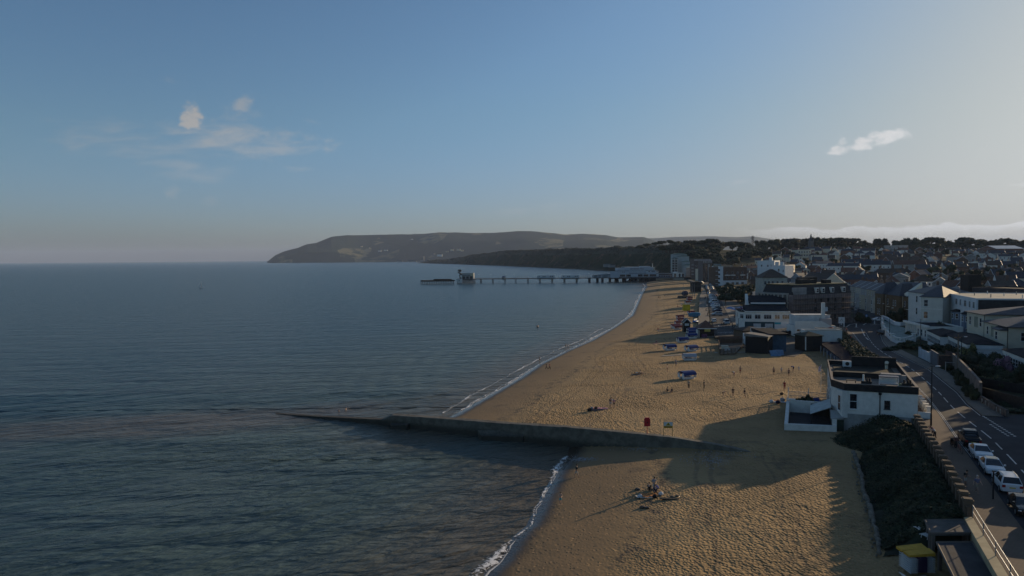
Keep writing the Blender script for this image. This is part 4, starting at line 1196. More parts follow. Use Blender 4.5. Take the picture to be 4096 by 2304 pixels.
for x in (-.6, .6): obj('post', MB().tube((x, .1, 0), (x, .1, 4), .06), STEEL, sg)
sy = MB(); 
for k in range(16):
    t0, t1 = k*math.pi/8+.1, (k+1)*math.pi/8
    sy.tube((.35*math.cos(t0), -.07, 2.95+.3*math.sin(t0)), (.35*math.cos(t1), -.07, 2.95+.3*math.sin(t1)), .04, n=4)
for t0 in (1.57, 3.6, 5.8): sy.tube((.35*math.cos(t0), -.07, 2.95+.3*math.sin(t0)), (.8*math.cos(t0), -.07, 2.95+.75*math.sin(t0)), .045, n=4)
obj('roundabout_symbol', sy, BLACKM, sg)

# ------------------------------------------------------------ pub with ribbon windows
a0, a1 = pbase(2978, 1316), pbase(3160, 1318)
PB = block('seafront_pub', 'white pub with a row of wide upstairs windows over a dark teal ground floor', 'pub', a0, a1, 16, 6.1, WHITE, DARKR, 'flat', par=.35)
w = PB['w']
obj('roof_slope', MB().prism([(.3, .35), (w-.3, .35), (w-.3, 9), (.3, 9)], 6.2, [6.6, 6.6, 8.1, 8.1]), DARKR, PB['o'])
obj('eaves', MB().box(-.2, w+.2, -.25, .02, 5.9, 6.15), mat('warm_coping', (.72, .68, .58), .8), PB['o'])
for x, ww in ((.09, 2.1), (.29, 2.0), (.51, 2.6), (.72, 1.7), (.91, 2.5)): window(PB['o'], w*x, -.04, 3.7, 0, ww, 1.6, 'multi')
obj('ground_floor_front', MB().box(.1, w*.66, -.09, -.005, 0, 2.7), mat('dark_teal_boards', (.03, .075, .095), .7, .15), PB['o'])
obj('side_panel', MB().box(w*.662, w-.1, -.08, -.005, 0, 2.6), WHITE2, PB['o'])
obj('banner', MB().box(w*.665, w*.80, -.13, -.085, 1.9, 2.6), mat('turquoise_banner', (.04, .36, .44), .6), PB['o'])
for x, ww in ((.28, 2.5), (.54, 2.6)): obj('sign_panel', MB().box(w*x-ww/2, w*x+ww/2, -.15, -.095, .7, 2.1), mat('pale_sign_panel', (.52, .56, .58), .6, .1, 2.), PB['o'])
# canted seaward side and a back range
cnt = MB().prism([(-1.5, 2.6), (0, .02), (0, 15), (-1.5, 15)], -.5, 6.1)
obj('canted_wing', cnt, WHITE, PB['o'])
window(PB['o'], -.78, 1.28, 3.7, math.atan2(-2.6, 1.5), 1.9, 1.6, 'multi'); window(PB['o'], -1.55, 9, 3.7, -math.pi/2, 2.2, 1.6, 'multi')
obj('wing_roof', MB().prism([(-1.7, 2.4), (0, -.1), (0, 15.2), (-1.7, 15.2)], 6.11, 6.45), DARKR, PB['o'])
obj('back_range', MB().box(w*.22, w*.98, 9.1, 15.9, 6.2, 8.6), mat('dark_teal_boards', (.03, .075, .095), .7, .15), PB['o'])
obj('back_roof', MB().prism([(w*.17, 8.6), (w*1.02, 8.6), (w*1.02, 16.3), (w*.17, 16.3)], 8.61, [9.0, 9.0, 11.2, 11.2]), DARKR, PB['o'])
obj('back_fascia', MB().box(w*.2, w*.99, 8.45, 8.59, 8.5, 9.0), WHITE2, PB['o'])
cpn = MB(); cpn.prism([(w*.12, 8), (w*.18, 8), (w*.18, 15.5), (w*.12, 15.5)], 6, [7.2, 7.2, 11.8, 11.8])
obj('gable_parapet', cpn, WHITE, PB['o'])
fg = thing('wall_flag', 'small flag on an angled pole on the corner of the white pub', 'flag', (*pp(2968, 1262), 0), .4)
fg.location = (XU(2972, 252), 252, ZT(1242, 2972, 252)-.5)
obj('pole', MB().tube((0, 0, 0), (-1.6, -.4, 1.6), .05, .03, 6), WHITEP, fg); obj('cloth', MB().add([(-.7, -.2, .75), (-1.6, -.4, 1.6), (-.9, -.3, 1.9), (0, -.1, 1.0), (-.7, -.25, .78), (-1.6, -.45, 1.63), (-.9, -.35, 1.93), (0, -.15, 1.03)], [(0, 1, 2, 3), (7, 6, 5, 4)]), mat('flag_cloth', (.55, .12, .12), .8, .6, 3., col2=(.05, .07, .25)), fg)
# brown boarded yard and walls in front
yd = block('plaza_hut', 'brown flat topped shelter hut between the plaza and the pub', 'hut', pbase(2972, 1352), pbase(3072, 1350), 7, 2.4, WOOD, mat('brown_felt', (.05, .038, .032), .9, .3), 'hip', 1.0, .5)
obj('gable_light', MB().prism([(8.2, -.6), (10.8, -.6), (9.0, .6)], 2.5, [2.6, 2.6, 3.5]), mat('pale_boards', (.32, .24, .17), .8), yd['o'])
low = block('ramp_wall', 'long low rendered ramp wall beside the plaza bins', 'wall', pbase(3072, 1334), pbase(3180, 1322), .4, 1.2, GREYR, None, 'flat', par=.1)
for k in range(4):
    b = block('wheeled_bin', 'dark wheeled waste bin against the ramp wall, %s' % ('leftmost', 'second from left', 'third from left', 'bluish one at right end')[k], 'bin', pbase(3128+k*14, 1340), pbase(3139+k*14, 1340), 1.1, 1.3, BLUEP if k == 3 else BLACKM, BLACKM, 'hip', .25, .05, group='waste bins by the ramp wall')
# black shed and blue shed on the sand
S1 = block('black_shed', 'black boarded shed with sloping pale edged roof on the sand', 'shed', pbase(2981, 1394), pbase(3071, 1399), 4.5, 3.4, mat('black_boards', (.010, .010, .012), .7, .3, 2.), DARKR, 'flat', par=.05)
obj('roof_slope', MB().prism([(-.2, -.3), (S1['w']+.2, -.3), (S1['w']+.2, 4.8), (-.2, 4.8)], 3.46, [4.3, 3.7, 3.6, 4.2]), mat('pale_grey_felt', (.22, .21, .20), .85), S1['o'])
S2 = block('blue_shed', 'slate blue shed with dark mono pitch roof behind the black shed', 'shed', pbase(3010, 1374), pbase(3080, 1392), 4.5, 3.8, mat('slate_blue_boards', (.06, .11, .16), .7, .15, 1.), DARKR, 'flat', par=.05)
obj('roof_slope', MB().prism([(-.3, -.4), (S2['w']+.5, -.4), (S2['w']+.5, 5), (-.3, 5)], 3.86, [4.6, 4.2, 4.2, 4.6]), DARKR, S2['o'])
obj('white_gable', MB().prism([(-.4, -.45), (-.1, -.45), (-.1, 4), (-.4, 4)], 2.2, [4.7, 4.7, 4.7, 4.7]), WHITEP, S2['o'])
S3 = block('white_booth', 'small white booth beside the black shed', 'booth', pbase(2981, 1370), pbase(3008, 1370), 3, 2.5, WHITE2, WHITEP, 'flat', par=.1)
# timber deck with seats
dk = thing('timber_deck', 'fenced timber deck with tables beside the black shed', 'deck', (*pbase(2880, 1401), 0), R(0))
zb = beach_z(*pbase(2880, 1401))+.1
d0 = Vector((*pbase(2880, 1403), 0)); d1 = Vector((*pbase(2942, 1400), 0)); d2 = Vector((*pbase(2978, 1368), 0)); d3 = Vector((*pbase(2874, 1368), 0))
dk.location = (0, 0, zb)
obj('platform', MB().prism([tuple(d0.xy), tuple(d1.xy), tuple(d2.xy), tuple(d3.xy)], -1.2, .35), WOOD, dk)
fb = MB()
for a, b in ((d0, d1), (d3, d0), (d3, d2)):
    for h in (.7, 1.1, 1.5): fb.tube((a.x, a.y, h), (b.x, b.y, h), .07, n=4)
obj('rail', fb, WOOD, dk)
for a, b in ((d0, d1), (d3, d0), (d3, d2)):
    for k in range(5): q_ = a.lerp(b, k/4.); obj('post', MB().box(-.08, .08, -.08, .08, .35, 1.6), WOOD, dk, loc=(q_.x, q_.y, 0))
obj('side_screen', MB().prism([(d3.x, d3.y), (d3.x+7, d3.y), (d3.x+7, d3.y+.15), (d3.x, d3.y+.15)], .35, 2.4), mat('reddish_boards', (.16, .10, .075), .8, .2, 2.), dk)
for k, (px, py, s) in enumerate(((2898, 1389, 1.), (2909, 1393, .7))):
    c_ = thing('deck_chest', ('cream storage chest on the timber deck', 'smaller white box beside the cream chest on the deck')[k], 'box', (*pbase(px, py), zb+.36))
    obj('body', MB().box(-.9*s, .9*s, -.5*s, .5*s, 0, 1.0*s), CREAM if k == 0 else WHITEP, c_); obj('lid', MB().box(-.95*s, .95*s, -.55*s, .55*s, 1.0*s, 1.1*s), CREAM, c_)
# wooden hut and the kiosk with hipped red-brown roof
K1 = block('wooden_hut', 'narrow dark wooden hut with gabled pale edged roof on the sand', 'hut', pbase(2735, 1321), pbase(2761, 1321), 3.4, 3.0, WOODD, mat('pale_timber_roof', (.16, .13, .10), .85), 'gable', 1.5, .35, 'y', z=2.3)
obj('sign_board', MB().box(K1['w']*.15, K1['w']*.8, -.06, -.005, 2.0, 2.9), WHITEP, K1['o'])
K2 = block('beach_kiosk', 'dark open kiosk with red-brown pyramid roof and yellow sign', 'kiosk', pbase(2797, 1343), pbase(2858, 1343), 4.6, 2.9, WOODD, TILER, 'hip', 2.4, .5, z=2.35)
obj('eaves_board', MB().box(-.6, K2['w']+.6, -.62, -.5, 2.75, 3.0), WHITEP, K2['o'])
obj('sign_board', MB().box(K2['w']*.32, K2['w']*.70, -.66, -.62, 1.9, 2.75), mat('yellow_sign', (.60, .48, .10), .6), K2['o'])
obj('counter', MB().box(K2['w']*.15, K2['w']*.5, -.5, -.03, 0, 1.1), mat('poster_panel', (.14, .05, .12), .6, .6, 5.), K2['o'])
obj('side_wall', MB().box(-.25, 0, -.3, 4.6, -.5, 2.2), WHITE, K2['o'])
for x in (-.4, K2['w']+.35): obj('post', MB().box(x-.08, x+.08, -.5, -.34, -.2, 2.85), WOODD, K2['o'])
dkb = MB().box(-.8, K2['w']+1.2, -1.4, 4.8, -.8, -.02); obj('plinth', dkb, PAVEG, K2['o'])
# beach mat / boardwalk
bw = [P(2648, 1422, 2.35), P(2860, 1411, 2.35), P(3118, 1408, 2.35)]
m_ = MB()
for a, b in zip(resample([(p.x, p.y) for p in bw], 40), resample([(p.x, p.y) for p in bw], 40)[1:]):
    za, zb2 = beach_z(*a)+.06, beach_z(*b)+.06
    m_.add([(a[0], a[1]-.55, za), (b[0], b[1]-.55, zb2), (b[0], b[1]+.55, zb2), (a[0], a[1]+.55, za)], [(0, 1, 2, 3)])
struct(obj('beach_path', m_, mat('pale_matting', (.36, .35, .32), .9, .15)))
bt = thing('blue_windbreak', 'pale blue windbreak panel leaning on the sand near the shelter', 'windbreak', (*pbase(3107, 1404), 2.3), .2)
obj('cloth', MB().add([(-2, -.5, 0), (-.3, -.9, 0), (2, -.4, 0), (2, .2, 1.6), (-.1, -.2, 1.7), (-2, .3, 1.5), (-2, -.45, 0), (-.3, -.85, 0), (2, -.35, 0), (2, .25, 1.6), (-.1, -.15, 1.7), (-2, .35, 1.5)], [(0, 1, 4, 5), (1, 2, 3, 4), (11, 10, 7, 6), (10, 9, 8, 7)]), mat('pale_blue_cloth', (.16, .27, .42), .8, .2, 2.), bt)
for x in (-2, 0, 2): obj('pole', MB().tube((x, -.5, 0), (x, .3, 1.9), .03), WOOD, bt)

# ------------------------------------------------------------ mansard building in scaffolding
p0, p1 = ub(3172, 258), ub(3405, 270)
SCB = block('scaffolded_hotel', 'large pinkish hotel with black mansard roof wrapped in scaffolding', 'hotel', p0, p1, 15, 11.6, mat('bare_pink_plaster', (.30, .235, .22), .9, .25, .5), mat('black_slate', (.022, .022, .026), .6, .3, 1.5), 'mansard', 3.4, z=2.6)
w = SCB['w']; o = SCB['o']
for k, x in enumerate((.40, .50, .66, .86)):
    fr_ = MB().box(w*x-.75, w*x+.75, -.45, .9, 12.0, 14.0)
    d = obj('dormer', fr_, WHITE, o); window(d, w*x, -.5, 12.2, 0, 1.1, 1.5, 'sash')
obj('parapet_wall', MB().box(.2, w*.22, -.3, .6, 11.6, 14.2), mat('grey_plaster_panel', (.34, .33, .32), .85), o)
for z in (8.6, 5.4, 2.2):
    for x in (.38, .48, .60, .72, .86): window(o, w*x, -.05, z, 0, .95, 1.5, 'sash', DFRAME)
obj('roof_deck', MB().box(w*.02, w*.98, 1.0, 14, 15.02, 15.3), mat('mossy_roof', (.10, .11, .06), .9, .3, .4), o)
for x, y, s in ((.35, 4, 2.4), (.52, 5, 1.6), (.72, 3, 1.3), (.60, 9, 4.)): obj('roof_plant', MB().box(w*x-s, w*x+s, y, y+2.5, 15.31, 16.2+s*.35), BLACKF, o)
sc_ = MB()
nb = 13
for k in range(nb+1):
    x = w*k/nb; sc_.tube((x, -1.6, -.3), (x, -1.6, 11.9), .05, n=5); sc_.tube((x, -.5, -.3), (x, -.5, 11.9), .05, n=5)
for z in (2.0, 4.0, 6.0, 8.0, 10.0, 11.6):
    sc_.tube((0, -1.6, z), (w, -1.6, z), .05, n=5); sc_.tube((0, -1.6, z+1.0), (w, -1.6, z+1.0), .04, n=5)
    for k in range(nb): sc_.tube((w*k/nb, -1.6, z), (w*k/nb, -.4, z), .04, n=4)
for k in range(0, nb, 3): sc_.tube((w*k/nb, -1.62, 0), (w*(k+2)/nb, -1.62, 4), .04, n=5); sc_.tube((w*(k+1)/nb, -1.62, 6), (w*(k+2)/nb, -1.62, 10), .04, n=5)
SF = thing('scaffolding', 'steel pole scaffolding with boards across the front of the pinkish hotel', 'scaffolding', tuple(o.location), SCB['rz'])
obj('poles', sc_, mat('dull_scaffold_steel', (.12, .105, .10), .7, .2), SF)
for z in (2.0, 4.0, 6.0, 8.0, 10.0): obj('boards', MB().box(0, w, -1.5, -.45, z+.03, z+.09), WOOD, SF)
nt = obj('notice_board', MB().box(w*.48, w*.48+1.5, -1.75, -1.68, 5.2, 6.7), WHITEP, SF)
# seaward wing of pale concrete frames
wg = MB(); 
obj('side_wing', MB().prism([(-.02, 2), (-.02, 15), (-2.2, 15), (-1.6, 6)], -1, 12.2), mat('grey_glass_front', (.12, .13, .13), .5, .3), o)
wf = MB()
for z in (2.4, 5.4, 8.4, 11.6): wf.prism([(-.1, 1.7), (-.1, 2.3), (-1.5, 6.2), (-2.1, 15), (-2.5, 15), (-1.95, 6)], z, z+.5)
for k in range(9):
    f = k/8.; y = 2+12.6*f; x = -.1-1.6*min(1, (y-2)/4.)-.5*max(0, y-6)/9.
    wf.box(x-.45, x-.1, y, y+.4, -.5, 12)
obj('concrete_frame', wf, mat('pale_concrete_frame', (.42, .40, .36), .85), o)

# ------------------------------------------------------------ terrace going up the street
TM = [mat('terrace_stone', (.42, .37, .31), .85, .12), mat('terrace_cream', (.55, .49, .40), .85, .1), mat('terrace_grey', (.40, .38, .37), .85, .1), mat('terrace_buff', (.48, .41, .31), .85, .1)]
tp = [ub(3402, 352), ub(3424, 342), ub(3445, 331), ub(3468, 320), ub(3491, 310), ub(3517, 299)]
TL = ['at the far left end', 'second from the left end', 'in the middle', 'second from the right end', 'at the right end']
for k in range(5):
    B = block('terraced_house', 'tall terraced house with bay windows, %s of its row' % TL[k], 'house', tp[k], tp[k+1], 10, 10.2, TM[k % 4], SLATE, 'gable', 2.8, .1, z=3., group='bay windowed terrace behind the roundabout', chim=((.95, .5),))
    w = B['w']
    obj('bay', MB().prism([(w*.12, 0), (w*.25, -1.2), (w*.6, -1.2), (w*.73, 0)], -.5, 7.2), TM[(k+1) % 4], B['o'])
    for z in (.6, 3.9): window(B['o'], w*.425, -1.23, z+.3, 0, 1.4, 1.9)
    for z in (4.2, 7.9): window(B['o'], w*.87, -.03, z, 0, .8, 1.6)
    window(B['o'], w*.42, -.03, 7.9, 0, 1.1, 1.6)
    obj('door', MB().box(w*.78, w*.96, -.05, -.005, 0, 2.2), (TEAL, REDP, WOODD, WHITEP, BLACKM)[k], B['o'])
# ornate brown building with hipped turrets
p0, p1 = ub(3512, 296), ub(3636, 268)
OB = block('ornate_brown_building', 'ornate brown stone building with steep grey hipped roof at the street corner', 'building', p0, p1, 15, 9.6, brickmat('brown_stone', (.19, .125, .065), (.15, .10, .055), (.22, .18, .12), .8, .35), SLATE, 'hip', 5.0, .3, z=3.)
w = OB['w']; o = OB['o']
for x0, x1 in ((.02, .30), (.52, .84)):
    obj('corner_bay', MB().box(w*x0, w*x1, -1.2, .2, -.5, 9.6), MATS['brown_stone'], o)
    obj('bay_roof', MB().prism([(w*x0-.2, -1.4), (w*x1+.2, -1.4), (w*x1+.2, 3), (w*x0-.2, 3)], 9.6, [9.7]*4).add([(w*x0-.2, -1.4, 9.71), (w*x1+.2, -1.4, 9.71), (w*x1+.2, 5, 9.71), (w*x0-.2, 5, 9.71), (w*(x0+x1)/2, 1.6, 14.2), (w*(x0+x1)/2, 5, 14.4)], [(0, 1, 4), (1, 2, 5, 4), (3, 0, 4, 5), (2, 3, 5)]), SLATE, o)
    for z in (1.2, 5.6):
        for dx in (-.9, .9): window(o, w*(x0+x1)/2+dx, -1.25, z, 0, .8, 2.2)
for z in (1.2, 5.6):
    for x in (.36, .45, .90): window(o, w*x, -.05, z, 0, .9, 2.2)
obj('string_course', MB().box(-.1, w+.1, -.12, -.02, 4.6, 4.85), CREAM, o)
obj('roof_highlight', MB().prism([(w*.86, .2), (w*.99, -.35), (w*.90, 6.2), (w*.86, 6.2)], 9.7, [10.6, 9.75, 14.7, 14.9]), mat('roof_highlight_pale', (.78, .72, .55), .35, .05), o)  # pale panel carries the sun's highlight on this roof facet in its colour
dpm = MB()
for x in (.31, .85): dpm.tube((w*x, -.2, 0), (w*x, -.2, 9.5), .09, n=6)
obj('drainpipe', dpm, CREAM, o)
# ------------------------------------------------------------ hotels and houses right of the road
def corner(px, py): q = GP(px, py); return (q.x, q.y)
# white hotel with the balustraded terrace: two offset blocks
a = ub(3636, 250); b = ub(3700, 236)
HA = block('white_hotel', 'tall white hotel with grey hipped roofs above the curved balustraded terrace', 'hotel', a, b, 15, 12.6, WHITE, SLATE, 'hip', 2.6, .35, z=3.0)
o = HA['o']; w = HA['w']
for z in (4.8, 8.9): window(o, w*.55, -.03, z+.3, 0, 1.3, 2.2)
c_ = Vector(ub(3686, 229)); d_ = Vector(ub(3774, 224))
HB = block('white_hotel_wing', 'nearer cream sided wing of the white hotel under its own hipped roof', 'hotel', c_, d_, 16, 12.0, mat('warm_white_render', (.68, .66, .58), .8, .08, .5), SLATE, 'hip', 3.2, .35, z=3.0)
o2 = HB['o']; w2 = HB['w']
for z in (5.0, 8.8): window(o2, w2*.24, -.03, z, 0, 1.25, 2.2); window(o2, -.03, 6, z, -math.pi/2, 1.25, 2.2)
obj('string_course', MB().box(-.1, w2+.05, -.10, -.01, 8.0, 8.2), WHITE, o2)
# porch
p0 = ub(3628, 224); p1 = ub(3722, 206)
PC = block('hotel_porch', 'flat roofed white columned porch in front of the white hotel', 'porch', p0, p1, 9, 3.8, WHITE, DARKR, 'flat', par=.45, z=3.3)
wp = PC['w']
for k in range(5): obj('column', MB().tube((wp*(.06+.1*k), -.35, -.5), (wp*(.06+.1*k), -.35, 3.8), .22, .18, 8), WHITE, PC['o'])
obj('fascia', MB().box(-.5, wp+.3, -.75, -.02, 3.8, 4.45), WHITE, PC['o'])
for k in range(3): window(PC['o'], wp*(.55+.15*k), -.03, .9, 0, 1.0, 2.0)
# terrace with balustrade
TC = Vector(ub(3600, 214)); 
tr = thing('terrace_balustrade', 'curved white balustrade wall with urn topped piers in front of the white hotel', 'balustrade')
arc = smooth_line([pp(3529, 1292), pp(3527, 1318), pp(3548, 1348), pp(3575, 1372), pp(3610, 1378), pp(3655, 1366)], 2)
arc2 = smooth_line([pp(3529, 1292), pp(3545, 1296), pp(3575, 1318), pp(3600, 1322), pp(3628, 1318)], 2)
tw = MB(); zb = G(*pp(3575, 1372))
ar = resample(arc, 28)
for a_, b_ in zip(ar, ar[1:]): 
    dx, dy = b_[0]-a_[0], b_[1]-a_[1]; l = math.hypot(dx, dy); nx, ny = -dy/l*.2, dx/l*.2
    tw.prism([(a_[0]-nx, a_[1]-ny), (b_[0]-nx, b_[1]-ny), (b_[0]+nx, b_[1]+ny), (a_[0]+nx, a_[1]+ny)], zb-1.5, zb+.8)
obj('wall', tw, WHITE2, tr)
rlm = MB()
for a_, b_ in zip(ar, ar[1:]):
    dx, dy = b_[0]-a_[0], b_[1]-a_[1]; l = math.hypot(dx, dy); nx, ny = -dy/l*.22, dx/l*.22
    rlm.prism([(a_[0]-nx, a_[1]-ny), (b_[0]-nx, b_[1]-ny), (b_[0]+nx, b_[1]+ny), (a_[0]+nx, a_[1]+ny)], zb+1.6, zb+1.8)
obj('top_rail', rlm, WHITE, tr)
for i, (x, y) in enumerate(resample(arc, 60)):
    obj('baluster', MB().tube((0, 0, 0), (0, 0, .4), .07, .13, 6).tube((0, 0, .4), (0, 0, .8), .13, .07, 6), WHITE, tr, loc=(x, y, zb+.8))
for i, (x, y) in enumerate(resample(arc, 6)):
    obj('pier', MB().box(-.4, .4, -.4, .4, -.5, 2.1).box(-.55, .55, -.55, .55, 2.1, 2.3), WHITE, tr, loc=(x, y, zb))
struct(obj('terrace_floor', MB().prism([tuple(p) for p in resample(arc, 12)]+[ub(3720, 222), ub(3640, 232)], zb-1.4, zb+.7), mat('pale_green_paving', (.30, .36, .32), .85), None))
tr2 = thing('hedge_planter', 'low pale green curved planter wall on the hotel terrace', 'planter')
t2 = MB()
ar = resample(arc2, 16)
for a_, b_ in zip(ar, ar[1:]):
    dx, dy = b_[0]-a_[0], b_[1]-a_[1]; l = math.hypot(dx, dy); nx, ny = -dy/l*.25, dx/l*.25
    t2.prism([(a_[0]-nx, a_[1]-ny), (b_[0]-nx, b_[1]-ny), (b_[0]+nx, b_[1]+ny), (a_[0]+nx, a_[1]+ny)], zb+1, zb+2.2)
obj('wall', t2, WHITE2, tr2)

# blue and white hotel with flat roof
p0 = Vector(ub(3776, 236)); p1 = Vector(ub(3908, 203))
HC = block('bay_windowed_hotel', 'blue and white hotel with long flat cream roof and three blue panelled bays', 'hotel', p0, p1, 34, 11.4, WHITE2, mat('cream_roof_membrane', (.50, .46, .36), .8, .12, .4), 'flat', par=.25, z=4.2)
o = HC['o']; w = HC['w']
for x, ww in ((.07, 1.5), (.20, 2.6), (.44, 2.0), (.56, 1.3), (.70, 2.4), (.83, 1.6), (.94, 1.8)): window(o, w*x, -.04, 8.6, 0, ww, 1.9, 'multi')
for k, x in enumerate((.16, .50, .80)):
    bx0, bx1 = w*x-2.0, w*x+2.0
    by = MB().prism([(bx0, -.02), (bx0+.8, -1.5), (bx1-.8, -1.5), (bx1, -.02)], -.5, 6.6)
    bo = obj('bay', by, mat('slate_blue_panel', (.17, .22, .29), .7, .1), o)
    obj('bay_roof', MB().prism([(bx0-.3, -.03), (bx0+.6, -1.8), (bx1-.6, -1.8), (bx1+.3, -.03)], 6.61, [7.3, 6.75, 6.75, 7.3]), DARKR, bo)
    for z in (.8, 4.4):
        window(bo, w*x, -1.54, z, 0, 1.8, 1.6); window(bo, bx0+.38, -.78, z, R(-61.6), .8, 1.6); window(bo, bx1-.38, -.78, z, R(61.6), .8, 1.6)
obj('end_wall', MB().box(w+.005, w+.25, .5, 33.5, -.5, 11.2), mat('dark_end_wall', (.05, .05, .052), .85, .3), o)
for k in range(11):
    q = random.Random(k); obj('roof_vent', MB().tube((w*q.uniform(.1, .9), q.uniform(3, 30), 11.45), (w*q.uniform(.1, .9), 0, 11.45), .001, n=3) if False else MB().tube((w*(.08+.085*k), 4+(k*7) % 27, 11.45), (w*(.08+.085*k), 4+(k*7) % 27, 12.5), .14, n=6), WHITEP if k % 2 else GREYR, o)
for x, y in ((.35, 22), (.75, 27)): obj('roof_hatch', MB().box(w*x-1.5, w*x+1.5, y, y+1.8, 11.46, 12.6).box(w*x-1.7, w*x+1.7, y-.2, y+2, 12.6, 12.8), WHITEP, o)
# pair of cream houses nearest the right edge
p0 = Vector(ub(3872, 193)); p1 = Vector(ub(3945, 182))
C1 = block('cream_house', 'cream house with dark shallow hipped roof next to the blue and white hotel', 'house', p0, p1, 26, 8.2, CREAM, SLATE, 'hip', 2.0, .6, z=4.8)
o = C1['o']; w = C1['w']
for x in (.2, .78): window(o, w*x, -.03, 4.8, 0, 1.1, 2.2); 
window(o, w*.78, -.03, .6, 0, 1.1, 2.0)
obj('blind_recess', MB().box(w*.42, w*.62, -.05, -.005, 4.4, 7.2), mat('olive_paint', (.34, .34, .26), .8), o)
for y in (4, 10, 18): window(o, w+.03, y, 4.8, math.pi/2, 1.1, 2.0)
dd = MB().tube((w-.25, -.1, 0), (w-.25, -.1, 8.1), .07); obj('drainpipe', dd, BLACKM, o)
p0 = Vector(ub(3942, 180)); p1 = Vector(ub(4040, 165))
C2 = block('cream_house', 'nearest cream house with slate hipped roof and two storey bay at the right edge', 'house', p0, p1, 22, 6.6, CREAM, SLATE, 'hip', 2.6, .6, z=4.9)
o = C2['o']; w = C2['w']
obj('bay', MB().prism([(w*.62, -.01), (w*.68, -1.4), (w*.92, -1.4), (w*.98, -.01)], -2, 5.6), CREAM, o)
obj('bay_roof', MB().prism([(w*.60, -.02), (w*.67, -1.7), (w*.93, -1.7), (w*1.0, -.02)], 5.61, [6.3, 5.75, 5.75, 6.3]), SLATE, o)
for z in (.5, 3.3): window(o, w*.80, -1.43, z, 0, 1.2, 1.9); window(o, w*.65, -.72, z, R(-62), .8, 1.9)
window(o, w*.16, -.03, 3.5, 0, 1.0, 2.0); obj('blind_recess', MB().box(w*.30, w*.46, -.05, -.005, 3.2, 5.8), mat('olive_paint', (.34, .34, .26), .8), o)
for y in (3, 8, 14): window(o, w+.03, y, 3.3, math.pi/2, 1.1, 2.0)
obj('drainpipe', MB().tube((w-.1, -.15, 0), (w-.1, -.15, 6.5), .07), BLACKM, o)
# glazed sun lounges
def lounge(name, label, a, b, d, h, z, sign=True):
    B = block(name, label, 'sun lounge', a, b, d, h, WFRAME, DARKR, 'hip', .9, .3, z=z)
    w = B['w']
    obj('fascia', MB().box(-.1, w+.1, -.16, -.01, h-.9, h-.02), WHITE, B['o'])
    n = max(3, int(w/1.5))
    for k in range(n): window(B['o'], w*(k+.5)/n, -.06, .4, 0, w/n-.15, h-1.5, 'sash')
    return B
lounge('sun_lounge', 'white glazed sun lounge with dark roof below the white hotel wing', ub(3716, 199), ub(3768, 184), 6, 3.4, 3.9)
lb = lounge('sun_lounge', 'long white glazed sun lounge with dark roof below the cream house', ub(3786, 187), ub(3876, 165), 7, 3.4, 4.2)
obj('side_fascia', MB().box(lb['w']+.01, lb['w']+.2, -.1, 7, 2.2, 3.38), WHITE2, lb['o'])
lounge('sun_lounge', 'low white glazed sun lounge at the right edge behind the pink blossom', ub(4022, 150), ub(4190, 128), 7, 2.9, 5.4)
block('hotel_annex', 'dark flat roofed hotel annex behind the cream roofed hotel', 'building', ub(3890, 262), ub(4180, 240), 20, 10.8, mat('dark_slate_hanging', (.045, .05, .062), .7, .25), DARKR, 'flat', par=.5, z=5)
an = block('lift_house', 'black square lift housing on the skyline of the hotel annex', 'lift housing', ub(3876, 268), ub(3926, 268), 5, 15.5, BLACKF, BLACKF, 'flat', par=.2, z=5)
for x in (3980, 4040, 4090): pass
block('low_range', 'long low grey roofed range between the white hotel and the town', 'building', ub(3740, 285), ub(3860, 275), 12, 10.0, mat('dull_roof_boards', (.30, .27, .22), .85), mat('grey_sheet_roof', (.26, .24, .21), .8), 'hip', 1.8, .3, z=4)

# ------------------------------------------------------------ garden walls and fences along the right pavement
def wall_run(name, label, pts, h, t, m, cat='wall', caps=None):
    th = thing(name, label, cat)
    mb = MB()
    for a, b in zip(pts, pts[1:]):
        dx, dy = b[0]-a[0], b[1]-a[1]; l = math.hypot(dx, dy) or 1; nx, ny = -dy/l*t/2, dx/l*t/2
        za, zb = G(*a), G(*b)
        mb.prism([(a[0]-nx, a[1]-ny), (b[0]-nx, b[1]-ny), (b[0]+nx, b[1]+ny), (a[0]+nx, a[1]+ny)], [za-.6, zb-.6, zb-.6, za-.6], [za+h, zb+h, zb+h, za+h])
    obj('wall', mb, m, th)
    if caps:
        for a in caps: obj('pier', MB().box(-.22, .22, -.22, .22, -.3, h+.35), m, th, loc=(a[0], a[1], G(*a)))
    return th
wall_run('white_garden_wall', 'white rendered garden wall beside the right hand pavement', [pp(3679, 1428), pp(3722, 1449)], 2.1, .25, mat('grey_white_render', (.52, .54, .58), .8), caps=[pp(3679, 1428), pp(3722, 1449)])
wall_run('grey_garden_wall', 'tall grey garden wall next to the white garden wall', [pp(3724, 1449), pp(3752, 1468)], 2.9, .3, mat('slate_grey_render', (.15, .155, .175), .85))
wall_run('timber_garden_fence', 'dark brown timber fence enclosing a garden beside the tall grey wall', [pp(3754, 1469), pp(3800, 1470), pp(3830, 1476)], 2.6, .12, mat('brown_fence_boards', (.075, .055, .048), .85, .25, 2.), 'fence')
wall_run('old_stone_wall', 'high lichened stone wall behind the hedge along the right hand pavement', [pp(3812, 1470), pp(3842, 1502), pp(3880, 1545), pp(3915, 1590), pp(3922, 1604)], 3.0, .4, mat('lichened_stone', (.165, .14, .125), .9, .35, 1., .4, 5.))
wall_run('brick_garden_wall', 'low reddish brick wall behind the palms near the right edge', [ub(3790, 172), ub(3960, 150)], 1.2, .3, mat('dull_red_brick', (.10, .055, .045), .9, .3))
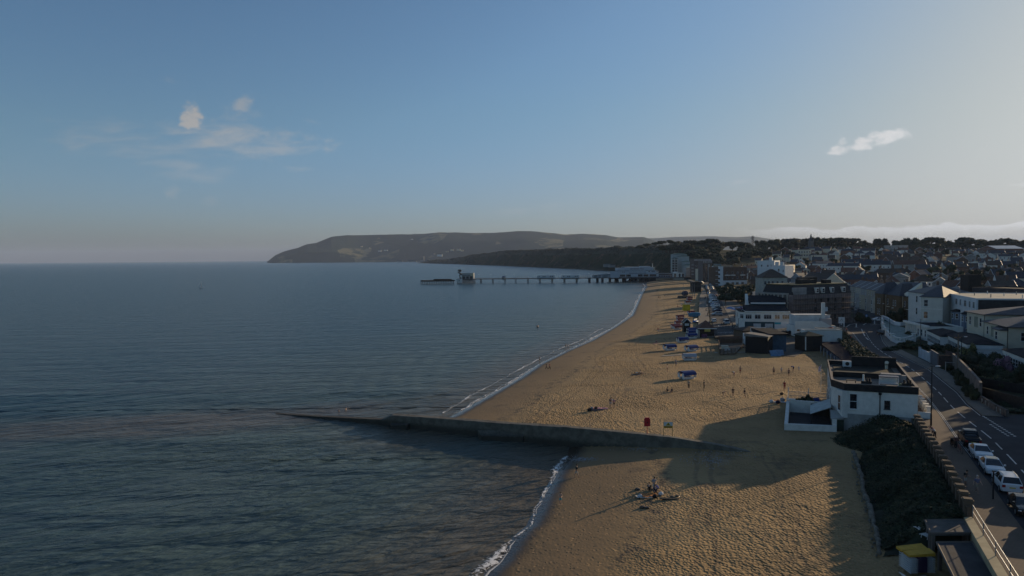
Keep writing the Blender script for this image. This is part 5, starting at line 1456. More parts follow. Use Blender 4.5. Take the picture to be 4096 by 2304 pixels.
th = wall_run('crumbling_wall', 'low crumbling plastered wall by the side road junction', [pp(3926, 1608), pp(3975, 1640), pp(4030, 1668)], 1.0, .35, mat('crumbled_plaster', (.11, .095, .085), .9, .5, 1.5))
for k in range(6):
    a = pp(3935+k*15, 1614+k*8.5); obj('plaster_patch', MB().box(-.28, .28, -.26, -.2, .1, .8), mat('pale_plaster', (.34, .33, .30), .9, .3, 3.), th, loc=(a[0], a[1]-.0, G(*a)), rot=-.9)
wall_run('boundary_fence', 'dark board fence along the far side of the side road', [ub(3930, 116), ub(4110, 106)], 1.8, .1, WOODD, 'fence')
wall_run('boundary_fence', 'second dark board fence further up the garden behind the side road', [ub(3925, 127), ub(4120, 118)], 1.5, .1, WOODD, 'fence')
# gate bar
gb = thing('gate', 'pale metal gate frame in the hedge by the pavement', 'gate', (*pp(3782, 1486), G(*pp(3782, 1486))), -.5)
obj('post', MB().box(-.07, .07, -.07, .07, 0, 2.0), STEEL, gb); obj('top_bar', MB().tube((0, 0, 1.9), (1.6, 0, 1.9), .04), STEEL, gb)
# houses just outside the right edge of the photo whose shadows fall over the road
HMS = [CREAM, BRICK, WHITE]
for k, (x, y, wd, h) in enumerate(((82, 70, 14, 8.5), (76, 48, 12, 8.5), (71, 27, 13, 8.5), (66, 6, 13, 8))):
    block('added_shade_house', 'roadside house just off the right edge, number %s counted towards the viewer' % ('one', 'two', 'three', 'four')[k], 'house', (x, y), (x+wd*.38, y+wd*.92), -10 if False else 10, h, HMS[k % 3], SLATE, 'gable', 3, .3, z=5.) if False else None

# ------------------------------------------------------------ seafront buildings along the esplanade
def strips_front(B, n, zs, hh, m, face='F', inset=.12):
    for z in zs:
        if face == 'F': obj('window_band', MB().box(.3, B['w']-.3, -.05, -.005, z, z+hh), m, B['o'])
        else: obj('window_band', MB().box(-.05, -.005, .3, B['d']-.3, z, z+hh), m, B['o'])
GLB = mat('dark_glass_band', (.022, .028, .036), .15, .3, .5, spec=.7)
# white banded + brown brick hotel
a, b = ub(2889, 600), ub(2988, 606)
BR = block('brown_brick_hotel', 'brown brick hotel with white ground floor near the far end of the esplanade', 'hotel', a, b, 22, 15.4, BRICK, TILEB, 'flat', par=.9, z=2.9)
o, w = BR['o'], BR['w']
obj('ground_floor', MB().box(-.12, w+.1, -.35, 3, -.3, 5.0), WHITE2, o)
for z in (6.6, 10.4):
    for x in (.2, .42, .62, .82): window(o, w*x, -.06, z, 0, 1.5, 2.0)
for x in (.2, .42, .60, .82): window(o, w*x, -.40, 1.6, 0, 2.6, 2.0, 'multi')
for z in (9.0,):
    for x in (.2, .42, .82): obj('balcony', MB().box(w*x-2.2, w*x+2.2, -1.0, -.05, z, z+.9), WHITE, o)
obj('rear_tower', MB().box(w*.02, w*.55, 5, 15, 15.4, 18.0), mat('buff_parapet', (.34, .29, .22), .85), o)
a, b = ub(2848, 636), ub(2881, 598)
BW = block('white_banded_hotel', 'white banded seafront hotel with dark ribbon windows joined to the brown brick hotel', 'hotel', a, b, 2.5, 16.5, WHITE2, TILEB, 'flat', par=.5, z=2.9)
strips_front(BW, 1, (2.2, 5.8, 9.4, 13.0), 1.7, GLB)
for z in (2.0, 5.6, 9.2, 12.8): obj('balcony', MB().box(.5, BW['w']*.8, -1.6, -.06, z, z+.25), WHITE2, BW['o'])
obj('roof_sign', MB().box(2, BW['w']-2, 1.2, 1.4, 17.0, 19.0), mat('faded_green_screen', (.20, .25, .24), .7, .5, 1.), BW['o'])
# grey towers
a, b = ub(2812, 700), ub(2849, 700)
T1 = block('crenellated_tower_block', 'grey brown tower block with pale crenellated top beside the white banded hotel', 'tower block', a, b, 18, 20, mat('grey_brown_cladding', (.17, .14, .13), .8, .2), None, 'flat', par=1.2, z=3)
o, w = T1['o'], T1['w']
for x in (.12, .38, .66, .9): obj('window_strip', MB().box(w*x-.75, w*x+.75, -.06, -.005, .5, 18), GLB if x != .66 else mat('pale_panel_strip', (.45, .43, .40), .8), o)
for k in range(6): obj('merlon', MB().box(w*k/6.+.3, w*(k+.6)/6.+.3, -.3, .3, 19.2, 21.6), mat('pale_parapet', (.40, .37, .36), .8), o)
a, b = ub(2778, 790), ub(2842, 790)
T2 = block('brown_flats', 'square brown block of flats behind the crenellated tower', 'flats', a, b, 20, 21, mat('brown_cladding', (.145, .11, .095), .8, .2), mat('pale_parapet', (.40, .37, .36), .8), 'flat', par=1.0, z=4)
obj('parapet_band', MB().box(-.3, T2['w']+.3, -.35, -.02, 19.6, 21.4), mat('pale_parapet', (.40, .37, .36), .8), T2['o'])
row(T2, 'F', 4, 13.5, 1.8, 1.6); row(T2, 'F', 4, 9.0, 1.8, 1.6)
for z in (4, 7.5, 11, 14.5): obj('balcony', MB().box(-1.8, -.05, 1, 6, z, z+1.0), mat('pale_parapet', (.40, .37, .36), .8), T2['o'])
a, b = ub(2794, 738), ub(2815, 738)
block('cream_block', 'small cream block between the brown flats and the crenellated tower', 'building', a, b, 12, 12, CREAM, None, 'flat', z=3)
a, b = ub(2745, 822), ub(2778, 822)
block('pale_block', 'plain pale rendered block beside the stepped glass flats', 'building', a, b, 14, 12.5, mat('pale_grey_render', (.42, .42, .40), .85), mat('green_copper', (.20, .28, .26), .7), 'hip', 1.4, .3, z=3)
# stepped curved flats
SFB = thing('stepped_flats', 'tall stepped pale blue green block of flats with curved roofs and seaward balconies', 'flats', (XU(2688, 860), 860, 3.0), R(-3))
BG = mat('pale_blue_green_render', (.40, .47, .48), .7, .1); CG = mat('green_copper', (.20, .28, .26), .7)
sx = 860/2840.
steps = [(0, 17, 9.5, 26.5), (17, 20, 8, 30), ]
def slab(x0, x1, y0, y1, h, nm='tier'):
    obj(nm, MB().box(x0, x1, y0, y1, -1, h), BG, SFB)
    rm = MB()
    n = 8
    for k in range(n):
        a0, a1 = k/n, (k+1)/n
        xa, xb = x0-.5+(x1-x0+1)*a0, x0-.5+(x1-x0+1)*a1
        za, zb = h+1.5*math.sin(math.pi*a0), h+1.5*math.sin(math.pi*a1)
        rm.prism([(xa, y0-.5), (xb, y0-.5), (xb, y1+.4), (xa, y1+.4)], h, [za+.2, zb+.2, zb+.2, za+.2])
    obj('curved_roof', rm, CG, SFB)
slab(2, 19, 6, 20, 28); slab(7, 21, 2, 5.9, 25.5); slab(12, 22, -2, 1.9, 19); slab(13, 22, -6, -2.1, 15); slab(14.5, 23, -10, -6.1, 11)
slab(0, 6.9, 0, 5.9, 23)
for z in range(1, 8):
    for k, x in enumerate((0.2, 3.6, 7.2)):
        hh = (22, 25, 25)[k]
        if z*3+1 < hh-2 and k < 2: 
            obj('balcony', MB().prism([(x, -.02), (x+.6, -1.5), (x+2.6, -1.5), (x+3.2, -.02)], z*3+.4, z*3+1.4), mat('balcony_glass', (.30, .38, .40), .3, .1, spec=.6), SFB)
            obj('balcony_door', MB().box(x+.4, x+2.8, -.06, -.005, z*3+1.41, z*3+3.1), GLB, SFB)
for z in range(1, 6):
    for k, x in enumerate((7.2, 9.6)): obj('balcony', MB().box(x, x+2.0, -.2+(2-k*2), 1.9, z*3+.4, z*3+1.4) if False else MB().box(x, x+2.0, .6, 1.98, z*3+.4, z*3+1.4), mat('balcony_glass', (.30, .38, .40), .3, .1, spec=.6), SFB)
for x in (-.25, 3.4, 7.0): obj('fin', MB().box(x-.12, x+.12, -1.6, -.01, 0, 23), WHITE, SFB)
# mid distance white cluster
a, b = ub(3030, 560), ub(3098, 552)
W1 = block('white_villa', 'large white villa with roof terrace behind the scaffolded hotel', 'villa', a, b, 14, 15.0, WHITE2, DARKR, 'flat', par=.8, z=9)
for x in (.25, .62, .8): window(W1['o'], W1['w']*x, -.04, 11, 0, 1.2, 1.6)
chimney(W1['o'], W1['w']*.7, 4, 15.1, 3, 2.4, 1.6, WHITE2)
a, b = ub(3096, 535), ub(3140, 528)
W2 = block('white_villa', 'nearer white block of the villa with two tall chimneys', 'villa', a, b, 12, 12.6, WHITE2, DARKR, 'flat', par=.5, z=8)
window(W2['o'], W2['w']*.45, -.04, 8.6, 0, 1.3, 2.2); window(W2['o'], W2['w']*.85, -.04, 8.2, 0, .8, 1.8)
for x in (.1, .55): chimney(W2['o'], W2['w']*x, 3, 12.7, 3, 2.6, 1.6, WHITE2)
TW = ['left', 'second', 'third', 'right']
for k in range(4):
    a, b = ub(3140+k*10, 548+k*8), ub(3150+k*10, 556+k*8)
    T = block('white_terraced_house', 'pale stepped terraced house behind the white villa, %s of four' % ('leftmost', 'second from left', 'third from left', 'rightmost')[k], 'house', a, b, 11, 11.5, (WHITE2, CREAM)[k % 2], SLATE, 'flat', par=.7, z=9, group='stepped terrace behind the white villa')
    window(T['o'], T['w']*.5, -.04, 7.6, 0, .9, 1.6)
block('blue_grey_house', 'blue grey gabled house right of the stepped terrace', 'house', ub(3165, 425), ub(3204, 420), 12, 9, mat('blue_grey_render', (.22, .28, .33), .8), SLATE, 'gable', 3.2, .3, 'y', z=6, chim=((.9, .5),))
block('chapel_hall', 'long dark roofed hall with white end wall behind the scaffolded hotel', 'hall', ub(3196, 395), ub(3290, 380), 16, 6.6, CREAM, TILEB, 'gable', 5.2, .4, 'x', z=7)
a, b = ub(3018, 330), ub(3062, 324)
W3 = block('brown_roofed_hotel', 'cream hotel with big brown hipped roof left of the scaffolded hotel', 'hotel', ub(3052, 395), ub(3150, 395), 12, 13.0, mat('grey_cream_render', (.50, .48, .42), .8), TILEB, 'hip', 4.5, .4, z=3.5)
for z in (1.2, 5.0, 9.0):
    for x in (.1, .25, .4, .6, .8): window(W3['o'], W3['w']*x, -.04, z, 0, 1.3, 1.9)
block('glass_fronted_cafe', 'low cafe with pale turquoise glass screen beside the brown roofed hotel', 'cafe', ub(3064, 300), ub(3112, 292), 8, 5.5, mat('turquoise_screen', (.24, .38, .40), .4, .35, .8), DARKR, 'gable', 1.8, .2, 'x', z=3)
block('conservatory', 'white glazed conservatory in the hotel gardens beside the esplanade', 'conservatory', ub(2982, 330), ub(3020, 322), 8, 3.6, mat('glasshouse_glass', (.13, .19, .19), .3, .3), mat('dark_glass_roof', (.06, .09, .09), .3), 'hip', 1.6, .1, z=3)
block('garden_pavilion', 'small white flat roofed pavilion among trees by the esplanade gardens', 'pavilion', ub(2970, 420), ub(3006, 415), 7, 4.2, WHITE2, DARKR, 'flat', par=.4, z=3)
block('stone_lodge', 'pale bay fronted lodge above the garden trees', 'house', ub(3030, 300), ub(3062, 296), 9, 3.6, CREAM, DARKR, 'flat', par=.4, z=3)
# blue parasols and marquee in the beer garden
for k, (px, Y, s) in enumerate(((2925, 318, 2.4), (2950, 312, 2.5), (2966, 318, 2.2))):
    t = thing('garden_parasol', 'blue canopied parasol in the beer garden, %s of three' % ('leftmost', 'middle', 'rightmost')[k], 'parasol', (XU(px, Y), Y, G(XU(px, Y), Y)), .3, 'blue parasols in the beer garden')
    cm = MB(); n = 8
    cm.add([(0, 0, 3.1)]+[(s*math.cos(i*math.pi/4), s*math.sin(i*math.pi/4), 2.3) for i in range(8)]+[(0, 0, 3.0)]+[(s*math.cos(i*math.pi/4), s*math.sin(i*math.pi/4), 2.2) for i in range(8)], [(0, 1+i, 1+(i+1) % 8) for i in range(8)]+[(9, 10+(i+1) % 8, 10+i) for i in range(8)]+[(1+i, 10+i, 10+(i+1) % 8, 1+(i+1) % 8) for i in range(8)])
    obj('canopy', cm, mat('sky_blue_canvas', (.14, .26, .50), .7, .1), t); obj('pole', MB().tube((0, 0, 0), (0, 0, 3.0), .05), WHITEP, t)
mq = block('marquee', 'white peaked marquee tent in the beer garden', 'tent', ub(2974, 300), ub(3005, 296), 6, 2.6, WHITEP, mat('white_canvas', (.62, .68, .76), .7, .05), 'hip', 2.0, .2, z=2.8)
for x in (.02, .98): obj('pole', MB().tube((mq['w']*x, -.1, 0), (mq['w']*x, -.1, 2.6), .06), WHITEP, mq['o'])

# ------------------------------------------------------------ pier
YP = 815.
def px_(px): return XU(px, YP)
PD_ = mat('pier_iron', (.035, .038, .045), .8, .25, .5); DKM = mat('pier_deck', (.12, .11, .11), .85, .2, .3)
PR = thing('pier', 'long low pier on iron legs reaching from the beach far out into the bay', 'pier')
zd = 5.2
obj('deck', MB().box(px_(1855), px_(2470), YP-4, YP+4, zd-.8, zd), DKM, PR)
for px in (1924, 1972, 2020, 2063, 2112, 2160, 2209, 2258, 2307, 2358, 2390, 2410, 2440, 2467):
    lg = MB()
    for y in (-3, 3):
        for dx in (-.6, .6): lg.tube((px_(px)+dx, YP+y, -2), (px_(px)+dx, YP+y, zd-.8), .28 if px < 2350 else .5, n=6)
    lg.tube((px_(px)-.6, YP-3, 1.5), (px_(px)+.6, YP+3, 4), .1, n=4)
    obj('leg', lg, PD_, PR)
hd = MB()
for k in range(14):
    for y in (-6, 0, 6): hd.tube((px_(1832)+k*1.5, YP+y, -2), (px_(1832)+k*1.5, YP+y, zd-.6), .18, n=5)
hd.box(px_(1828), px_(1890), YP-7, YP+7, zd-.7, zd)
for z in (1.6, 3.2): hd.box(px_(1830), px_(1888), YP-6.2, YP-5.9, z, z+.3)
obj('pier_head', hd, PD_, PR)
rl_ = MB()
for k in range(70):
    x = px_(1898)+(px_(2470)-px_(1898))*k/69.; rl_.box(x-.05, x+.05, YP-4, YP-3.9, zd, zd+1.2)
for z in (.6, 1.2): rl_.box(px_(1890), px_(2470), YP-4.02, YP-3.93, zd+z-.04, zd+z+.04)
obj('railing', rl_, STEEL, PR)
LS = thing('landing_stage', 'dark timber landing stage on piles at the seaward end of the pier', 'landing stage', (0, 0, 0))
lp = [(px_(1690), YP-17), (px_(1705), YP-22), (px_(1822), YP-19), (px_(1822), YP-8), (px_(1700), YP-10)]
obj('platform', MB().prism(lp, 2.9, 4.3), mat('dark_pile_timber', (.045, .035, .03), .85, .3), LS)
obj('upper_board', MB().box(px_(1740), px_(1812), YP-16, YP-15.6, 4.3, 5.6), mat('dark_pile_timber', (.045, .035, .03), .85, .3), LS)
for k in range(20):
    x = px_(1692)+k*(px_(1820)-px_(1692))/19.
    obj('pile', MB().tube((0, 0, -2), (0, 0, 3.2), .42, n=6), MATS['dark_pile_timber'], LS, loc=(x, YP-(17+2*math.sin(k*.33+.3)+(1.5 if k > 3 else 0)), 0))
KB = block('pier_head_cafe', 'white fronted amusement hall standing on the pier head', 'building', (px_(1848), YP-5), (px_(1896), YP-5.5), 9, 6.0, mat('grey_white_boards', (.46, .46, .44), .8, .15), DARKR, 'flat', par=.4, z=zd+.1)
for k in range(3): obj('opening', MB().box(1+k*4.2, 4+k*4.2, -.06, -.005, .1, 2.6), BLACKF, KB['o'])
obj('fascia_lettering', MB().box(.5, 9.5, -.08, -.03, 3.4, 4.1), mat('dark_lettering_band', (.14, .13, .13), .8, .9, 1.6), KB['o'])
obj('sign_panel', MB().box(10.0, 13.6, -.35, -.05, 3.0, 6.0), mat('cream_sign', (.70, .62, .42), .7, .3, .6), KB['o'])
SL = thing('spiral_slide', 'dark spiral slide tower beside the hall at the pier head', 'slide', (px_(1842), YP-6, zd))
hs = MB()
for k in range(28):
    t0, t1 = k*.5, (k+1)*.5; r0, r1 = 1.0+.7*math.sin(k*.22), 1.0+.7*math.sin((k+1)*.22)
    hs.tube((r0*math.cos(t0)*1.3, r0*math.sin(t0), 9.4-k*.32), (r1*math.cos(t1)*1.3, r1*math.sin(t1), 9.4-(k+1)*.32), .55, n=6)
obj('chute', hs, mat('slide_grey', (.14, .12, .11), .6, .5, .6), SL); obj('mast', MB().tube((0, 0, 0), (0, 0, 9.6), .5, .4), PD_, SL); obj('top_deck', MB().box(-2.4, 1.2, -1, 1, 9.0, 10.6), PD_, SL)
SBX = block('slide_base_hut', 'white box hut on piles below the spiral slide', 'hut', (px_(1830), YP-11), (px_(1851), YP-11), 4, 3.2, WHITE, DARKR, 'flat', par=.1, z=2.0)
obj('doorway', MB().box(2.4, 3.2, -.06, -.005, .6, 2.2), BLACKF, SBX['o']); obj('end_panel', MB().box(SBX['w']-1.0, SBX['w']-.05, -.06, -.005, .1, 3.0), WHITEP, SBX['o'])
for k, (a, b) in enumerate(((2148, 2220), (2246, 2318))):
    KK = block('pier_kiosk', ('long white pier kiosk with small dark windows, the seaward one of two', 'long white pier kiosk with small dark windows, the landward one of two')[k], 'kiosk', (px_(a), YP-3), (px_(b), YP-3), 5, 2.9, WHITE2, DARKR, 'flat', par=.15, z=zd)
    for x in (.12, .34, .44, .76, .86): window(KK['o'], KK['w']*x, -.04, 1.3, 0, 1.3, 1.0, 'plain', DFRAME)
KS = block('blue_roofed_kiosk', 'tiny kiosk with blue roof on the outer pier', 'kiosk', (px_(2008), YP-2), (px_(2022), YP-2), 3, 1.9, mat('grey_white_boards', (.46, .46, .44), .8), BLUEP, 'hip', .9, .2, z=zd)
sh_ = thing('pier_shelter_frame', 'open metal shelter frame on the outer pier deck', 'shelter')
fm_ = MB()
for px in range(2066, 2116, 8): fm_.tube((px_(px), YP-2.5, zd), (px_(px), YP-2.5, zd+2.4), .08, n=4)
fm_.tube((px_(2064), YP-2.5, zd+2.4), (px_(2116), YP-2.5, zd+2.4), .1, n=4)
obj('frame', fm_, STEEL, sh_)
lampq = []
for k, px in enumerate((1917, 1963, 2024, 2058, 2358)):
    l_ = thing('pier_lamp', 'slim twin headed lamp post on the pier, number %s from the seaward end' % ('one', 'two', 'three', 'four', 'five')[k], 'lamp post', (px_(px), YP+3, zd), 0, 'lamp posts along the pier')
    obj('post', MB().tube((0, 0, 0), (0, 0, 4.6), .09, .06, 6), STEEL, l_)
    for s in (-1, 1): obj('lamp', MB().ell((s*.7, 0, 4.6), (.45, .2, .12), 6, 4), WHITEP, l_)
# pavilion
def pav(name, px0, px1, y0, y1, z0, z1, m, parent):
    return obj(name, MB().box(px_(px0), px_(px1), YP+y0, YP+y1, z0, z1), m, parent)
PV = thing('pier_pavilion', 'large white flat fronted pier pavilion with script lettering at the shore end', 'pavilion')
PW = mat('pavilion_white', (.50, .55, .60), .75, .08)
pav('deck', 2440, 2760, -9, 22, 3.9, 5.0, PD_, PV)
pav('lower_hall', 2440, 2688, -6, 20, 5.01, 9.6, PW, PV)
pav('main_hall', 2470, 2500, -3.0, 18, 9.62, 16.0, PW, PV); pav('main_hall', 2500.1, 2568, -3.02, 18, 9.62, 17.0, PW, PV); pav('main_hall', 2568.1, 2600, -3.04, 18, 9.62, 17.7, PW, PV); pav('main_hall', 2600.1, 2612, -3.0, 18, 9.62, 16.7, PW, PV)
pav('end_wall', 2612.1, 2619, -3.2, 18, 9.62, 16.7, mat('sunlit_cream_wall', (.60, .52, .38), .8), PV)  # sunlight on this end wall is put into its cream colour
pav('plant_room', 2489, 2498, 2, 6, 16.0, 17.6, GREYR, PV)
pav('upper_box', 2582, 2620, -5.4, -3.1, 9.62, 13.0, PW, PV); pav('upper_box', 2440, 2513, -5.2, -3.1, 9.62, 12.6, PW, PV)
for a, b, z in ((2582, 2620, 13.0), (2440, 2513, 12.6)): pav('dark_coping', a-.5, b+.5, -5.6, -3.1, z+.01, z+.35, BLACKF, PV)
pav('dark_coping', 2513, 2582, -6.2, -3.2, 9.61, 9.95, BLACKF, PV); pav('dark_coping', 2619.5, 2688, -6.3, 2, 9.61, 10.1, BLACKF, PV)
for k, (a, b) in enumerate(((2477, 2498), (2502, 2520), (2549, 2567), (2571, 2590), (2595, 2621))): pav('window_band', a, b, -6.06, -6.0, 6.3, 8.6, GLB, PV)
pav('window_band', 2631, 2685, -6.06, -6.0, 7.6, 8.9, GLB, PV)
for k in range(8): pav('window_pane', 2631+k*6.9, 2636.5+k*6.9, -6.06, -6.0, 5.4, 7.2, GLB, PV)
for a in (2591, 2603, 2610): pav('small_window', a, a+5, -5.46, -5.4, 11.2, 12.2, GLB, PV)
for a in (2487, 2493): pav('small_window', a, a+3, -5.26, -5.2, 10.9, 11.8, GLB, PV)
pav('railing', 2472, 2630, -8.9, -8.8, 5.0, 6.1, mat('dull_rail', (.16, .17, .18), .8), PV)
for a, b in ((2470, 2476), (2498.3, 2501.5), (2520.5, 2548.6), (2567.4, 2570.6), (2590.4, 2594.5)): pav('pilaster', a, b, -6.3, -6.07, 5.1, 9.3, PW, PV)
cu = thing('cupola', 'tiny white gabled cupola kiosk above the pier entrance roof', 'cupola', (px_(2625), YP-2, 10.1))
obj('body', MB().box(-2.0, 2.0, -1.5, 1.5, -.4, 1.7), WHITEP, cu); obj('roof', roof_mesh('gable', 4.4, 3.4, 0, 1.5, .4, WHITEP, GLB, 'y'), [WHITEP, GLB, WHITEP], cu, loc=(-2.2, -1.7, 1.7))
fgp = thing('flagpole', 'short white mast on the pavilion roof', 'mast', (px_(2612), YP+2, 16.7)); obj('pole', MB().tube((0, 0, 0), (0, 0, 3.6), .35, .2), WHITEP, fgp); obj('finial', MB().ell((0, 0, 3.7), (.4, .4, .4), 6, 4), WHITEP, fgp)
LETD = mat('faded_red_lettering', (.22, .13, .14), .7)
text_mesh('Sandown Pier', 2.9, .05, LETD, PV, ((px_(2524)+px_(2569))/2, YP-3.12, 14.2), name='lettering', shear=.25)
text_mesh("A GREAT DAY'S FUN FOR ALL", 1.05, .05, mat('dark_lettering', (.06, .07, .10), .7), PV, ((px_(2524)+px_(2569))/2, YP-3.12, 12.4), name='lettering')
en = thing('pier_entrance', 'white entrance building with tall dark openings where the pier meets the esplanade', 'building')
obj('wall', MB().box(px_(2688.3), px_(2730), YP-8, YP+12, 2.5, 9.8), WHITE, en)
obj('gable', MB().prism([(px_(2688.3), YP-8.01), (px_(2706), YP-8.01), (px_(2706), YP+6), (px_(2688.3), YP+6)], 9.81, [9.85, 11.2, 11.2, 9.85]), WHITE, en)
for a, b in ((2691, 2698), (2709, 2716), (2722, 2729)): obj('opening', MB().box(px_(a), px_(b), YP-8.06, YP-8.0, 5.2, 9.2), GLB, en)
pl = MB()
for a, b in ((2466, 2472), (2497, 2526), (2541, 2549), (2564, 2574), (2585, 2592), (2598, 2620)):
    if a in (2497,): a, b = 2497, 2503
    pl.box(px_(a), px_(b), YP-6, YP+16, -2, 3.9)
pl.box(px_(2497), px_(2572), YP-6.1, YP-5.6, -.5, .8)
pl.tube((px_(2503), YP-5.8, .3), (px_(2524), YP-5.8, 3.9), .5, n=6); pl.tube((px_(2566), YP-5.8, .3), (px_(2550), YP-5.8, 3.9), .5, n=6); pl.box(px_(2524), px_(2529), YP-6, YP+16, -2, 3.9)
obj('substructure', pl, PD_, PV)
obj('side_hall', MB().box(px_(2372), px_(2439.9), YP-4, YP+5, zd, zd+2.8).prism([(px_(2370), YP-4.5), (px_(2439.9), YP-4.5), (px_(2439.9), YP+5.5), (px_(2370), YP+5.5)], zd+2.81, [zd+3.0, zd+4.2, zd+4.2, zd+3.0]), mat('teal_grey_panels', (.20, .27, .31), .7, .35, .3), PV)
for a in (2372, 2389, 2404, 2433): pav('pilaster', a, a+3, -4.2, -4.05, zd+.05, zd+3, PW, PV)
fr_ = MB()
for k in range(6): x = px_(2320+k*8); fr_.tube((x, YP-3.6, zd), (x, YP-3.6, zd+2.4+.12*k), .08, n=4)
for z in (.8, 1.6, 2.5): fr_.tube((px_(2320), YP-3.6, zd+z), (px_(2362), YP-3.6, zd+z+.3), .07, n=4)
obj('fence_frame', fr_, mat('pale_yellow_frame', (.42, .40, .30), .7), PR)
# low groynes of the far shore seen behind the pier
for k, (u0, y0, u1, y1) in enumerate(((2302, 1077, 2410, 1079), (2190, 1067, 2260, 1071), (2380, 1083, 2432, 1083))):
    p, q_ = P(u0, y0, 0), P(u1, y1, 0)
    gg = MB(); gg.box(0, (q_-p).length, -.5, .5, -1, 1.0)
    t = tag(obj('distant_groyne', gg, PD_, None, loc=(p.x, p.y, 0), rot=math.atan2(q_.y-p.y, q_.x-p.x)), 'thin dark timber groyne in the bay beyond the pier, %s of three' % ('middle', 'leftmost and farthest', 'nearest')[k], 'groyne', 'thin groynes beyond the pier')
# ------------------------------------------------------------ trees and shrubs
LF = [mat('leaf_deep', (.028, .042, .018), .8, .3, .5), mat('leaf_mid', (.038, .056, .022), .8, .3, .5), mat('leaf_light', (.085, .105, .038), .8, .3, .5),
      mat('leaf_pine', (.016, .028, .018), .85, .3, .5), mat('leaf_straw', (.20, .19, .07), .8, .3, .5), mat('blossom_pink', (.26, .15, .20), .8, .3, .9)]
BARK = mat('tree_bark', (.075, .058, .042), .95, .3, 2., .4, 8.)
def crown_mb(seed, kind='round', n=1100, leaf=.46, pal=(0, 1, 2)):
    """crown of unit size (radius about 1, height about 1.6, standing on z=0), made of leaf faces on many lobes"""
    q = random.Random(seed); lobes = []
    if kind == 'round':
        for k in range(11):
            a = q.random()*6.283; r = q.uniform(.15, .62); z = q.uniform(.35, 1.25)
            lobes.append((r*math.cos(a), r*math.sin(a), z, q.uniform(.30, .50)*(1.1-.25*abs(z-.8))))
        lobes.append((0, 0, .8, .55))
    elif kind == 'flat':    # stone pine / holm oak with a spreading head
        for k in range(18):
            if k > 11: a = q.random()*6.283; r = q.uniform(.1, .6); lobes.append((r*math.cos(a), r*math.sin(a), q.uniform(.35, .75), .34)); continue
            a = q.random()*6.283; r = q.uniform(.1, .85); lobes.append((r*math.cos(a), r*math.sin(a), 1.0+.25*(1-r)+q.uniform(-.08, .1), q.uniform(.22, .34)))
    elif kind == 'conifer':
        for k in range(14):
            z = .15+1.5*k/13.; r = (.62*(1-k/14.)+.05); a = q.random()*6.283
            lobes.append((r*.5*math.cos(a), r*.5*math.sin(a), z, max(.12, r*.62)))
    elif kind == 'bush':
        for k in range(9):
            a = q.random()*6.283; r = q.uniform(.1, .65); lobes.append((r*math.cos(a), r*math.sin(a), q.uniform(.2, .75), q.uniform(.28, .45)))
    m = MB(); V, F, M = [], [], []
    for lx, ly, lz, lr in lobes:       # dark inner twig mass so that the crown is not see-through everywhere
        pass
    tot = sum(l[3]**2 for l in lobes)
    for lx, ly, lz, lr in lobes:
        k_ = int(n*lr*lr/tot); tone = q.random()
        for _ in range(k_):
            d = Vector((q.gauss(0, 1), q.gauss(0, 1), q.gauss(0, 1))).normalized()
            rr_ = lr*(q.uniform(.75, 1.12) if q.random() < .8 else q.uniform(.2, .8))
            c = Vector((lx, ly, lz))+Vector((d.x*rr_, d.y*rr_, d.z*rr_*.85))
            if c.z < .02: c.z = .02+q.random()*.05
            s = leaf*.17*q.uniform(.6, 1.4)
            t1 = d.orthogonal().normalized(); t1.rotate(Matrix.Rotation(q.random()*6.28, 3, d)); t2 = d.cross(t1)
            t1 = (t1+d*q.uniform(-.5, .5))*s; t2 = (t2+d*q.uniform(-.5, .5))*s*.8
            b = len(V); V += [c-t1, c+t2, c+t1, c-t2]; F.append((b, b+1, b+2, b+3))
            w_ = tone*.6+.4*q.random()+.12*d.z
            M.append(0 if w_ < .38 else (1 if w_ < .72 else 2))
    m.v = [tuple(v) for v in V]; m.f = F; m.m = M
    core = 0
    m.mi = 0
    for lx, ly, lz, lr in lobes: m.ell((lx, ly, lz), (lr*.84, lr*.84, lr*.74), 6, 4)
    return m.mesh('crown', [LF[i] for i in pal])
def trunk_mesh(kind):
    m = MB()
    if kind == 'conifer': m.tube((0, 0, -.25), (0, 0, 1.2), .05, .02, 6)
    else:
        m.tube((0, 0, -.6), (.02, .01, .35), .085, .06, 7)
        for a in (0, 1.3, 2.6, 3.9, 5.2): m.tube((.02, .01, .3), (.38*math.cos(a), .38*math.sin(a), .85), .045, .015, 5)
    return m.mesh('trunk', BARK)
CRN = {}
def crown(kind, i, pal=(0, 1, 2), n=1100, leaf=.46):
    k = (kind, i, pal, n)
    if k not in CRN: CRN[k] = crown_mb(hash((kind, i)) % 1000 if False else (len(kind)*37+i*11), kind, n, leaf, pal)
    return CRN[k]
TRK = {k: trunk_mesh(k) for k in ('round', 'conifer')}
def tree(x, y, z, hgt, rad, kind='round', i=0, pal=(0, 1, 2), label='', group=None, n=1100, leaf=.46, name='tree', cat='tree', rz=0.):
    t = thing(name, label, cat, (x, y, z), rz, group)
    c = bpy.data.objects.new('crown', crown(kind, i, pal, n, leaf)); C.objects.link(c); c.parent = t
    tk = .16 if kind == 'round' else .02
    if kind in ('bush',): tk = 0.
    c.scale = (rad, rad, hgt*(1-tk)/(1.65 if kind in ('round', 'conifer') else 1.35 if kind == 'flat' else 1.1)); c.location = (0, 0, hgt*tk)
    if kind != 'bush':
        b = bpy.data.objects.new('trunk', TRK['conifer' if kind == 'conifer' else 'round']); C.objects.link(b); b.parent = t
        b.scale = (rad*.8, rad*.8, hgt*.6 if kind != 'conifer' else hgt*.8); b.location = (0, 0, hgt*tk)
        if kind != 'conifer': b.scale[2] = hgt*.55
    return t
